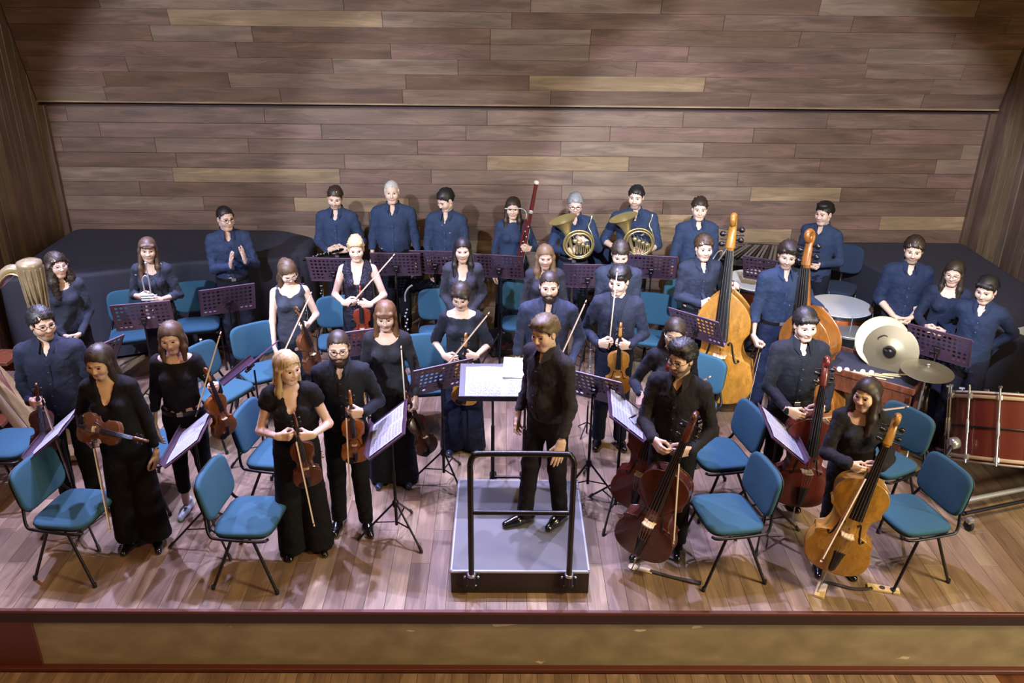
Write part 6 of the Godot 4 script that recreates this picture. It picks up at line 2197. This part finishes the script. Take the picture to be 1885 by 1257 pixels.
func hold_bow(n: int, e: String, d: Vector3, label: String, off := Vector3.ZERO, front := Vector3(0, 0, 1)) -> void:
	var t := frame(Vector3.ZERO, dir_of(n, d), dir_of(n, front))
	t.origin = grip(n, e) + dir_of(n, off) - t.basis.y * 0.05
	make_bow(label, t)

func stand_cello(called: String, kind: String, varnish: String, label: String, foot: Vector3, head: Vector3, front: Vector3) -> void:
	var L := 0.755 if kind == "cello" else 1.1
	var u := (head - foot).normalized()
	var pin := (head - foot).length() - L * 1.67
	pin = clampf(pin, 0.08, 0.5)
	make_fiddle(called, kind, M[varnish], label, frame(head - u * (L * 1.67), u, front), pin)

func instruments() -> void:
	# violins and violas
	hold(34, "R", "violin", "violin_dark", "dark violin held by the neck at the far left", v(0.08, 1, 0.0), v(0.15, 0.1, 1))
	hold_bow(34, "R", v(0.12, -1, 0.12), "bow pointing down beside the far left violin", v(0.05, 0.04, 0.05))
	var t33 := frame(of(33, v(-0.2, 1.17, 0.2)), dir_of(33, v(0.86, 0.0, 0.42)), dir_of(33, v(-0.3, 0.55, 0.8)))
	make_fiddle("violin", "violin", M.violin_brown, "brown violin tucked level across the woman in the black v-neck", t33)
	hold_bow(33, "R", v(0.02, -1, 0.1), "bow hanging down before the woman in the black v-neck", v(0, 0.02, 0.03))
	hold(32, "L", "violin", "violin_amber", "amber violin raised beside the woman with the bob", v(-0.15, 1, 0.05), v(0.75, 0.1, 0.65))
	hold_bow(32, "L", v(0.4, 1, 0.05), "bow slanting up beside the woman with the bob", v(-0.12, -0.16, 0.03))
	hold(31, "L", "violin", "violin_dark", "reddish dark violin hanging before the blonde woman in black", v(-0.1, 1, -0.05), v(0.1, 0.1, 1))
	hold_bow(31, "R", v(0.1, -1, 0.12), "bow hanging in front of the blonde woman's violin", v(0.03, 0.02, 0.08))
	hold(30, "L", "violin", "violin_amber", "amber violin held in front of the bearded violinist", v(-0.02, 1, -0.05), v(0.1, 0.12, 1))
	hold_bow(30, "L", v(-0.02, -1, 0.06), "bow hanging straight down over the bearded violinist's violin", v(-0.03, 0.03, 0.07))
	hold(29, "L", "violin", "violin_dark", "dark violin dangling from the hand of the auburn-haired woman", v(-0.35, 1, -0.1), v(0.6, 0.25, 0.75))
	hold_bow(29, "L", v(-0.02, 1, 0.02), "bow held upright beside the auburn-haired woman", v(-0.05, -0.1, 0.02))
	hold(4, "L", "viola", "violin_brown", "brown viola held sideways by the bare-armed woman", v(-0.2, 1, 0.0), v(0.75, 0.2, 0.6))
	hold_bow(4, "L", v(0.5, 1, 0.1), "bow slanting up across the bare-armed woman", v(-0.2, -0.24, 0.06))
	hold(7, "L", "violin", "violin_red", "orange-red violin below the folded hands of the sequinned woman", v(0.0, 1, -0.03), v(0.0, 0.12, 1))
	hold_bow(7, "R", v(0.68, 0.8, 0.12), "bow slanting up to the right before the sequinned woman", v(-0.02, 0.0, 0.05))
	hold(22, "L", "viola", "violin_gold", "golden viola held by the short-haired woman behind the desk", v(0.03, 1, -0.05), v(-0.15, 0.12, 1))
	hold_bow(22, "L", v(0.58, 0.8, 0.05), "bow slanting across the short-haired woman", v(-0.2, -0.12, 0.06))
	hold(24, "L", "viola", "violin_gold", "golden viola hanging before the young man with messy hair", v(0.0, 1, -0.05), v(-0.05, 0.12, 1))
	hold_bow(24, "R", v(0.04, 1, 0.0), "bow held upright by the young man with messy hair", v(0, 0, 0.02))
	hold_bow(23, "L", v(0.35, 1, 0.1), "bow leaning against the arm of the bearded man behind the conductor", v(-0.04, 0.0, 0.04))
	# cellos and basses
	stand_cello("cello", "cello", "cello_brown", "dark brown cello leaning before the mop-haired cellist", v(0.96, 0.0, -0.42), v(1.32, 1.4, -0.38), v(-0.42, 0.18, 0.9))
	stand_cello("cello", "cello", "cello_red", "red-brown cello half hidden behind the mop-haired cellist's cello", v(1.02, 0.0, -0.94), v(1.26, 1.43, -1.08), v(-0.4, 0.1, 0.9))
	stand_cello("cello", "cello", "cello_red", "dark red cello upright before the smiling young man", v(2.3, 0.0, -0.93), v(2.38, 1.5, -1.05), v(-0.1, 0.1, 1))
	stand_cello("cello", "cello", "cello_gold", "golden cello slanting before the woman in the black jacket", v(2.26, 0.0, -0.17), v(2.6, 1.46, -0.26), v(-0.3, 0.15, 0.95))
	make_bow("bow hanging down over the dark brown cello", frame(grip(27, "L") + v(0.0, 0.05, 0.1), v(0.02, -1, 0.06), v(0, 0, 1)), 0.72)
	make_bow("bow in the hand of the half hidden woman cellist", frame(grip(25, "R") + v(-0.1, -0.08, 0.05), v(0.75, 0.6, 0.2), v(0, 0.3, 1)), 0.72)
	make_bow("bow pointing right over the dark red cello", frame(grip(26, "R") + v(0.04, -0.02, 0.04), v(0.8, 0.24, 0.18), v(0, 0.3, 1)), 0.72)
	make_bow("bow slanting down across the golden cello", frame(grip(28, "R") + v(0.03, 0.04, 0.06), v(-0.38, -0.9, 0.2), v(0, 0.2, 1)), 0.72)
	stand_cello("double_bass", "bass", "bass_gold", "golden double bass in front of the curly-haired bass player", v(2.10, 0.0, -2.74), v(2.14, 2.0, -3.04), v(-0.35, 0.1, 0.9))
	stand_cello("double_bass", "bass", "bass_brown", "brown double bass behind the smiling young man with the red cello", v(2.86, 0.0, -2.36), v(2.76, 1.98, -2.64), v(-0.75, 0.1, 0.7))
	make_bow("dark bow pointing at the floor in the tall bass player's hand", frame(grip(17, "R"), v(-0.1, -1, 0.06), v(1, 0, 0.3)), 0.7)
	make_bow("bow frog held upright in the curly-haired bass player's hand", frame(grip(16, "R") + v(0, 0.06, 0), v(0.05, -1, 0.05), v(0, 0, 1)), 0.7)
	# brass
	make_horn("french horn in the arms of the grey-haired horn player", Transform3D(folk[12].o.transform.basis, of(12, v(0.03, 1.25, 0.29))))
	make_horn("french horn in the arms of the broad bearded man", Transform3D(folk[13].o.transform.basis, of(13, v(0.03, 1.28, 0.32))))
	make_trumpet("silver trumpet held upright by the woman with the brown fringe", Transform3D(folk[2].o.transform.basis, of(2, v(-0.03, 0.9, 0.2))))
	var tp := make_trumpet("silver trumpet resting on a peg behind the woman with the bob", at(-2.92, 0.22, -2.75, 40))
	part(tp, "peg_stand", G.new().lathe([Vector2(0.12, -0.22), Vector2(0.12, -0.21), Vector2(0.015, -0.2), Vector2(0.012, 0.1)], 12).mesh(), M.stand_black)
	make_trumpet("trumpet under the arm of the man standing behind the golden double bass", Transform3D(folk[15].o.transform.basis * Basis(Vector3(0, 0, 1), -0.5), of(15, v(0.02, 0.86, 0.18))))
	# woodwind
	make_bassoon("tall red bassoon with a white bell ring held by the slim woman", frame(of(10, v(0.015, 0.6, 0.22)), v(0.17, 1, -0.07), v(0, 0, 1)))
	for c: Array in [[-2.30, -4.62, "black clarinet on a peg, left of the pair by the piano"], [-2.08, -4.56, "black clarinet on a peg, right of the pair by the piano"]]:
		var o := thing("clarinet", c[2], "clarinet", at(c[0], 0, c[1]), "clarinets on pegs")
		make_clarinet(o, 0.07)
		part(o, "peg", G.new().lathe([Vector2(0.016, 0.0), Vector2(0.016, 0.06), Vector2(0.01, 0.07), Vector2(0.008, 0.2)], 10).mesh(), M.stand_black)
		for q in 4:
			var a := TAU * q / 4.0 + 0.4
			part(o, "leg", bar(v(0, 0.03, 0), v(cos(a) * 0.13, 0.008, sin(a) * 0.13), 0.007, 6), M.stand_black)
	var cj := thing("clarinet", "black clarinet held at the waist by the man with tied-back hair", "clarinet", frame(of(5, v(0.17, 1.13, 0.12)), v(-0.62, 0.02, 0.75), v(0, 1, 0.2)))
	make_clarinet(cj, 0.0)
	var fl := thing("flute", "silver flute standing upright on a peg behind the conductor's arm", "flute", at(0.80, 0, -2.42))
	part(fl, "tube", G.new().lathe([Vector2(0.0095, 0.3), Vector2(0.0095, 0.93), Vector2(0.0115, 0.935), Vector2(0.0115, 0.96), Vector2(0.0, 0.965)], 12).mesh(), M.silver)
	part(fl, "lip_plate", G.new().box(v(0, 0.87, 0.011), v(0.022, 0.03, 0.005), 0.002).mesh(), M.silver)
	for q in 12:
		part(fl, "key", G.new().lathe([Vector2(0.0, 0.0), Vector2(0.008, 0.0), Vector2(0.008, 0.005), Vector2(0.0, 0.006)], 9, Transform3D(Basis(Vector3.RIGHT, PI / 2), v(0, 0.36 + q * 0.032, 0.008))).mesh(), M.silver)
	part(fl, "peg", G.new().lathe([Vector2(0.008, 0.0), Vector2(0.008, 0.32), Vector2(0.006, 0.36)], 8).mesh(), M.stand_black)
	for q in 3:
		var a := TAU * q / 3.0
		part(fl, "leg", bar(v(0, 0.12, 0), v(cos(a) * 0.14, 0.008, sin(a) * 0.14), 0.006, 6), M.stand_black)
	var sx := thing("bass_clarinet", "bass clarinet with a curved silver neck beside the woman in the grey jacket", "bass clarinet", at(-1.02, 0, -3.66, 15))
	part(sx, "body", G.new().lathe([Vector2(0.016, 0.18), Vector2(0.018, 0.3), Vector2(0.017, 0.8), Vector2(0.02, 0.81), Vector2(0.016, 0.84)], 12).mesh(), M.ebony)
	part(sx, "curved_neck", G.new().tube(curve([v(0, 0.83, 0), v(0.0, 0.92, 0.01), v(0.03, 0.99, 0.03), v(0.07, 1.03, 0.05)], 5), 0.009, 8).mesh(), M.silver)
	part(sx, "silver_bell", G.new().tube(curve([v(0, 0.19, 0), v(0, 0.1, 0.02), v(0, 0.07, 0.09), v(0, 0.15, 0.15), v(0, 0.26, 0.18)], 5), [0.016, 0.017, 0.018, 0.019, 0.02, 0.021, 0.022, 0.024, 0.026, 0.028, 0.03, 0.032, 0.034, 0.036, 0.038, 0.04, 0.042, 0.045, 0.048, 0.052, 0.058], 12).mesh(), M.silver)
	for q in 14:
		part(sx, "key", G.new().lathe([Vector2(0.0, 0.0), Vector2(0.01, 0.0), Vector2(0.01, 0.006), Vector2(0.0, 0.007)], 9, Transform3D(Basis(Vector3.RIGHT, PI / 2), v([0.0, 0.012, -0.012][q % 3], 0.26 + q * 0.038, 0.018))).mesh(), M.silver)
	part(sx, "floor_peg", bar(v(0, 0.0, -0.02), v(0, 0.3, -0.02), 0.008, 6), M.stand_black)
	for q in 3:
		var a := TAU * q / 3.0 + 0.5
		part(sx, "leg", bar(v(0, 0.2, -0.02), v(cos(a) * 0.22, 0.008, sin(a) * 0.22 - 0.02), 0.008, 6), M.stand_black)
	make_harp("gilded concert harp at the far left with a cream sound box", at(-4.15, 0, -1.95, 12))
	# cello endpin holders on the floor
	var an := thing("endpin_anchor", "endpin strap running from a pale disc to the chair leg right of the podium", "endpin anchor", at(0, 0, 0))
	part(an, "disc", G.new().lathe([Vector2(0.012, 0.002), Vector2(0.035, 0.002), Vector2(0.036, 0.01), Vector2(0.012, 0.012)], 16, at(0.98, 0, -0.46)).mesh(), M.maple)
	part(an, "buckle", G.new().box(v(1.07, 0.008, -0.42), v(0.1, 0.012, 0.045), 0.004, Basis(Vector3.UP, -0.4)).mesh(), M.maple)
	part(an, "strap", G.new().tube([v(1.1, 0.01, -0.41), v(1.25, 0.012, -0.34), v(1.45, 0.016, -0.27)], [0.008, 0.006, 0.009], 6, false, 2.4).mesh(), M.strap)
	var an2 := thing("endpin_anchor", "pale wooden endpin block tied by a strap to a second block under the golden cello", "endpin anchor", at(0, 0, 0))
	part(an2, "block", G.new().box(v(2.3, 0.012, -0.2), v(0.07, 0.022, 0.16), 0.003, Basis(Vector3.UP, -0.5)).mesh(), M.mallet_wood)
	part(an2, "block", G.new().box(v(2.76, 0.012, -0.22), v(0.22, 0.02, 0.06), 0.003, Basis(Vector3.UP, -0.25)).mesh(), M.mallet_wood)
	part(an2, "strap", G.new().tube(curve([v(2.32, 0.02, -0.26), v(2.4, 0.012, -0.28), v(2.55, 0.012, -0.22), v(2.68, 0.02, -0.22)], 4), 0.006, 6, false, 2.5).mesh(), M.strap)
	for q in 2:
		part(an2, "hole_ring", G.new().lathe([Vector2(0.014, 0.023), Vector2(0.02, 0.023), Vector2(0.02, 0.026), Vector2(0.014, 0.026)], 14, at(2.75 + q * 0.07, 0, -0.22 + q * 0.02)).mesh(), M.strap)
	for a: Array in [[an, v(1.2, 0, -0.36)], [an2, v(2.52, 0, -0.22)]]:
		a[0].position = a[1]
		for ch: Node3D in a[0].get_children():
			ch.position -= a[1]
	var bx := thing("instrument_case", "small dark open case on the floor behind the bassoon player's stand", "case", at(0.02, 0, -4.2, 20))
	part(bx, "tray", G.new().box(v(0, 0.05, 0), v(0.36, 0.09, 0.2), 0.02).mesh(), M.leather)
	part(bx, "lid", G.new().box(v(0, 0.16, -0.13), v(0.36, 0.2, 0.04), 0.015, Basis(Vector3.RIGHT, -0.25)).mesh(), M.leather)
	part(bx, "lining", G.new().box(v(0, 0.094, 0), v(0.32, 0.006, 0.16), 0.002).mesh(), M.edge_wood)

func percussion() -> void:
	make_timpano("large kettledrum with white head between the golden bass and the glockenspiel", at(2.86, 0, -4.42), 0.36, 0.82)
	make_timpano("kettledrum with white head right of the tall bass player", at(3.55, 0, -3.72), 0.33, 0.8)
	# a small drum under it
	var sd := thing("snare_drum", "small snare drum below the right kettledrum", "drum", at(3.5, 0, -3.28))
	part(sd, "shell", G.new().lathe([Vector2(0.175, 0.56), Vector2(0.175, 0.69)], 28).mesh(), M.steel_dark)
	part(sd, "drumhead", G.new().lathe([Vector2(0.176, 0.692), Vector2(0.17, 0.7), Vector2(0.001, 0.7)], 28, Transform3D.IDENTITY, false).mesh(), M.drumskin)
	for y: float in [0.56, 0.695]:
		part(sd, "hoop", G.new().lathe([Vector2(0.175, y - 0.012), Vector2(0.186, y - 0.012), Vector2(0.186, y + 0.012), Vector2(0.175, y + 0.012)], 28).mesh(), M.chrome)
	for q in 8:
		var a := TAU * q / 8.0
		part(sd, "lug", bar(v(cos(a) * 0.188, 0.57, sin(a) * 0.188), v(cos(a) * 0.188, 0.69, sin(a) * 0.188), 0.006, 6), M.chrome)
	for q in 3:
		var a := TAU * q / 3.0 + 0.3
		part(sd, "leg", bar(v(0, 0.5, 0), v(cos(a) * 0.28, 0.01, sin(a) * 0.28), 0.01, 7), M.steel_dark)
		part(sd, "cradle_arm", bar(v(0, 0.5, 0), v(cos(a) * 0.18, 0.56, sin(a) * 0.18), 0.008, 7), M.steel_dark)
	# glockenspiel
	var g := thing("glockenspiel", "glockenspiel in a black frame with rows of metal bars at the back", "glockenspiel", at(3.02, 0, -4.98, -12))
	var gt := Transform3D(Basis(Vector3.RIGHT, 0.12), v(0, 0.93, 0))
	part(g, "frame", G.new().prism(PackedVector2Array([Vector2(-0.5, -0.27), Vector2(0.5, -0.27), Vector2(0.4, 0.25), Vector2(-0.12, 0.25)]), -0.03, 0.03, gt * Transform3D(Basis(Vector3.RIGHT, -PI / 2), Vector3.ZERO)).mesh(), M.black_gloss)
	for q in 18:
		var e := q / 17.0
		var y0 := -0.24
		var x := lerpf(-0.45, 0.46, e)
		part(g, "bar", G.new().box(v(lerpf(x, lerpf(-0.12, 0.38, e), 0.45), 0.042, 0.02), v(0.03, 0.01, 0.44), 0.002, Basis(Vector3.UP, lerpf(0.6, -0.15, e) * -1.0)).mesh(), M.steel if q % 3 else M.black_gloss, gt)
	for k: Vector2 in [Vector2(-0.36, 0.2), Vector2(0.36, 0.2), Vector2(-0.1, -0.2), Vector2(0.36, -0.2)]:
		part(g, "leg", bar(v(k.x, 0.9, k.y), v(k.x * 1.1, 0.005, k.y * 1.2), 0.013, 8), M.steel_dark)
	# trap table with its load
	var tt := at(3.31, 0, -2.22, -38)
	var tb := thing("trap_table", "reddish wooden percussion table with a dark cloth top", "table", tt)
	part(tb, "tabletop", G.new().box(v(0, 0.78, 0), v(0.84, 0.03, 0.5), 0.005).mesh(), M.table_wood)
	part(tb, "cloth_top", G.new().box(v(0, 0.797, 0), v(0.8, 0.006, 0.46), 0.002).mesh(), M.drape)
	for s: float in [-1.0, 1.0]:
		part(tb, "rail", G.new().box(v(0, 0.8, s * 0.245), v(0.84, 0.06, 0.018), 0.004).mesh(), M.table_wood)
		part(tb, "end_rail", G.new().box(v(s * 0.415, 0.8, 0), v(0.018, 0.06, 0.49), 0.004).mesh(), M.table_wood)
		part(tb, "apron", G.new().box(v(0, 0.69, s * 0.225), v(0.8, 0.15, 0.02), 0.003).mesh(), M.table_wood)
		for k: float in [-1.0, 1.0]:
			part(tb, "leg", G.new().box(v(s * 0.38, 0.36, k * 0.21), v(0.05, 0.74, 0.05), 0.004).mesh(), M.table_wood)
	var cm := cymbal_mesh(0.235)
	var lab := ["crash cymbal propped up on the percussion table, its grooved face to the front", "crash cymbal leaning against its twin on the percussion table"]
	for q in 2:
		var c := thing("crash_cymbal", lab[q], "cymbal", frame([v(3.42, 1.0, -2.36), v(3.45, 0.965, -2.24)][q], [v(-0.3, 0.5, 0.85), v(-0.55, 0.25, 0.8)][q], v(0, 1, 0)), "pair of crash cymbals")
		part(c, "disc", cm, M.cymbal)
		part(c, "strap", G.new().tube(curve([v(-0.02, 0.045, 0), v(-0.05, 0.08, 0.02), v(0, 0.1, 0.05), v(0.05, 0.08, 0.02), v(0.02, 0.045, 0)], 4), 0.006, 6, false, 1.8).mesh(), M.strap)
		part(c, "pad", G.new().lathe([Vector2(0.0, 0.042), Vector2(0.05, 0.036), Vector2(0.055, 0.045), Vector2(0.0, 0.056)], 16).mesh(), M.leather)
	for q in 5:
		var m := thing("mallet", ["yellow-handled mallet lying frontmost on the percussion table", "mallet with a white felt head on the percussion table", "plain drumstick among the mallets on the percussion table", "mallet with a round pale head lying beside the cymbals", "dark-handled beater under the crash cymbals"][q], "mallet", tt * Transform3D(Basis(Vector3.UP, 0.2 + 0.13 * q), v(-0.02 + 0.05 * q, 0.812, 0.21 - 0.05 * q)), "mallets on the percussion table")
		part(m, "handle", G.new().tube([v(-0.19, 0, 0), v(0.19, 0, 0)], [0.008, 0.006], 7).mesh(), M.mallet_wood if q != 4 else M.ebony)
		part(m, "mallet_head", G.new().lathe([Vector2(0.0, -0.026), Vector2(0.018, -0.02), Vector2(0.026, 0.0), Vector2(0.018, 0.02), Vector2(0.0, 0.026)].map(func(p): return p * (0.95 if q != 2 else 0.4)), 12, at(-0.2, 0.012, 0)).mesh(), M.felt)
	# suspended cymbal
	var sc := thing("suspended_cymbal", "flat suspended cymbal on a stand in front of the youth by the bass drum", "cymbal", at(3.62, 0, -1.88))
	part(sc, "disc", cymbal_mesh(0.215), M.cymbal, Transform3D(Basis(Vector3.RIGHT, 0.05), v(0, 0.95, 0)))
	part(sc, "column", bar(v(0, 0.25, 0), v(0, 1.0, 0), 0.01, 8), M.chrome)
	part(sc, "wing_nut", G.new().box(v(0, 1.01, 0), v(0.03, 0.012, 0.008), 0.003).mesh(), M.chrome)
	for q in 3:
		var a := TAU * q / 3.0
		part(sc, "leg", bar(v(0, 0.4, 0), v(cos(a) * 0.27, 0.01, sin(a) * 0.27), 0.009, 7), M.chrome)
	# bass drum: its playing head tips back towards the players
	var ax := v(0.08, 0.88, -0.46).normalized()
	var bt := frame(v(4.26, 0.54, -1.6), ax, v(0, 0, 1))
	var bd := thing("bass_drum", "big red-brown bass drum tilted on a wheeled stand at the right edge", "bass drum", bt)
	var r := 0.43
	part(bd, "shell", G.new().lathe([Vector2(r, -0.29), Vector2(r, 0.29)], 48, Transform3D.IDENTITY, false).mesh(), M.drum_shell)
	for s: float in [-1.0, 1.0]:
		part(bd, "drumhead", G.new().lathe([Vector2(r + 0.002, s * 0.28), Vector2(r + 0.002, s * 0.296), Vector2(0.001, s * 0.298)], 48, Transform3D.IDENTITY, false).mesh(), M.drumskin)
		part(bd, "hoop", G.new().lathe([Vector2(r + 0.004, s * 0.25 - 0.014), Vector2(r + 0.02, s * 0.25 - 0.014), Vector2(r + 0.02, s * 0.25 + 0.014), Vector2(r + 0.004, s * 0.25 + 0.014)], 48).mesh(), M.hoop_wood)
	part(bd, "belt_rail", G.new().lathe([Vector2(r + 0.004, -0.008), Vector2(r + 0.012, -0.008), Vector2(r + 0.012, 0.008), Vector2(r + 0.004, 0.008)], 48).mesh(), M.steel_dark)
	for q in 12:
		var a := TAU * (q + 0.35) / 12.0
		var d := v(cos(a), 0, sin(a)) * (r + 0.034)
		var rod := part(bd, "tension_rod", bar(d + v(0, -0.3, 0), d + v(0, 0.33, 0), 0.0085, 8), M.chrome)
		for y: float in [-0.25, 0.25]:
			part(rod, "claw", G.new().box(d * 0.97 + v(0, y, 0), v(0.04, 0.05, 0.04), 0.008, Basis(Vector3.UP, -a)).mesh(), M.chrome)
		part(rod, "wing_key", G.new().box(d + v(0, 0.335, 0), v(0.05, 0.02, 0.01), 0.004, Basis(Vector3.UP, -a + 0.6)).mesh(), M.chrome)
		part(rod, "lug", G.new().lathe([Vector2(0.011, -0.06), Vector2(0.014, -0.04), Vector2(0.014, 0.04), Vector2(0.011, 0.06)], 8, Transform3D(Basis.IDENTITY, d)).mesh(), M.chrome)
	var an := deg_to_rad(78)
	part(bd, "badge", G.new().lathe([Vector2(0.0, 0), Vector2(0.04, 0), Vector2(0.042, 0.004), Vector2(0.0, 0.005)], 20, Transform3D(Basis(Vector3.UP, -an) * Basis(Vector3.FORWARD, PI / 2).scaled(Vector3(1, 0.7, 1.1)), v(cos(an), 0.02, sin(an)) * Vector3(r + 0.003, 1, r + 0.003))).mesh(), M.ivory, Transform3D.IDENTITY, "white oval maker's badge")
	var cr := thing("drum_cradle", "wheeled tubular stand under the bass drum", "drum stand", at(4.2, 0, -1.5, 17))
	for s: float in [-1.0, 1.0]:
		part(cr, "side_rail", G.new().tube(curve([v(s * 0.62, 0.1, 0.34), v(s * 0.62, 0.14, 0.2), v(s * 0.62, 0.14, -0.2), v(s * 0.62, 0.1, -0.32)], 3), 0.018, 9).mesh(), M.steel_dark)
		part(cr, "upright", G.new().tube(curve([v(s * 0.62, 0.14, 0.0), v(s * 0.62, 0.36, 0.0), v(s * 0.5, 0.53, -0.04)], 4), 0.018, 9).mesh(), M.steel_dark)
		part(cr, "pivot", G.new().lathe([Vector2(0.0, -0.03), Vector2(0.05, -0.03), Vector2(0.05, 0.03), Vector2(0.0, 0.03)], 12, Transform3D(Basis(Vector3.FORWARD, PI / 2), v(s * 0.5, 0.53, -0.04))).mesh(), M.chrome)
	part(cr, "cross_rail", bar(v(-0.62, 0.14, 0.22), v(0.62, 0.14, 0.22), 0.022, 10), M.alu)
	part(cr, "cross_rail", bar(v(-0.62, 0.12, 0.34), v(0.62, 0.12, 0.34), 0.016, 10), M.steel_dark)
	for k: Vector2 in [Vector2(-0.62, 0.4), Vector2(0.62, 0.4), Vector2(-0.62, -0.34), Vector2(0.62, -0.34)]:
		var w := part(cr, "castor", G.new().lathe([Vector2(0.0, -0.016), Vector2(0.04, -0.016), Vector2(0.045, -0.01), Vector2(0.045, 0.01), Vector2(0.04, 0.016), Vector2(0.0, 0.016)], 16, Transform3D(Basis(Vector3.FORWARD, PI / 2), v(k.x, 0.045, k.y))).mesh(), M.rubber)
		part(w, "fork", G.new().box(v(k.x, 0.09, k.y), v(0.05, 0.05, 0.05), 0.008).mesh(), M.chrome)
	# towel over the drum's front rim, laid on the head and hanging down the shell
	var tr := []
	for q in 13:
		var e := q / 12.0
		var ring := PackedVector3Array()
		var lift := PackedVector3Array()
		for k in 8:
			var lx := 0.12 + k * 0.036
			var rim := sqrt(0.486 * 0.486 - lx * lx)
			var p := v(lx, 0.315, lerpf(rim - 0.26, rim, minf(e * 2.0, 1.0)))
			var up := v(0, 0.012, 0)
			if e > 0.5:
				p = v(lx + 0.02 * (e - 0.5), 0.315 - (e - 0.5) * 0.66, rim + 0.012 * sin(k * 1.9 + e * 5.0) + 0.012)
				up = v(0, 0, 0.012)
			p += up * sin(k * 2.1 + q * 0.7) * 0.5
			ring.append(bt * p)
			lift.append(bt * (p + up))
		lift.reverse()
		ring.append_array(lift)
		tr.append(ring)
	solo("towel", G.new().loft(tr).mesh(), M.towel, Transform3D.IDENTITY, "grey towel thrown over the bass drum at the right edge", "towel")
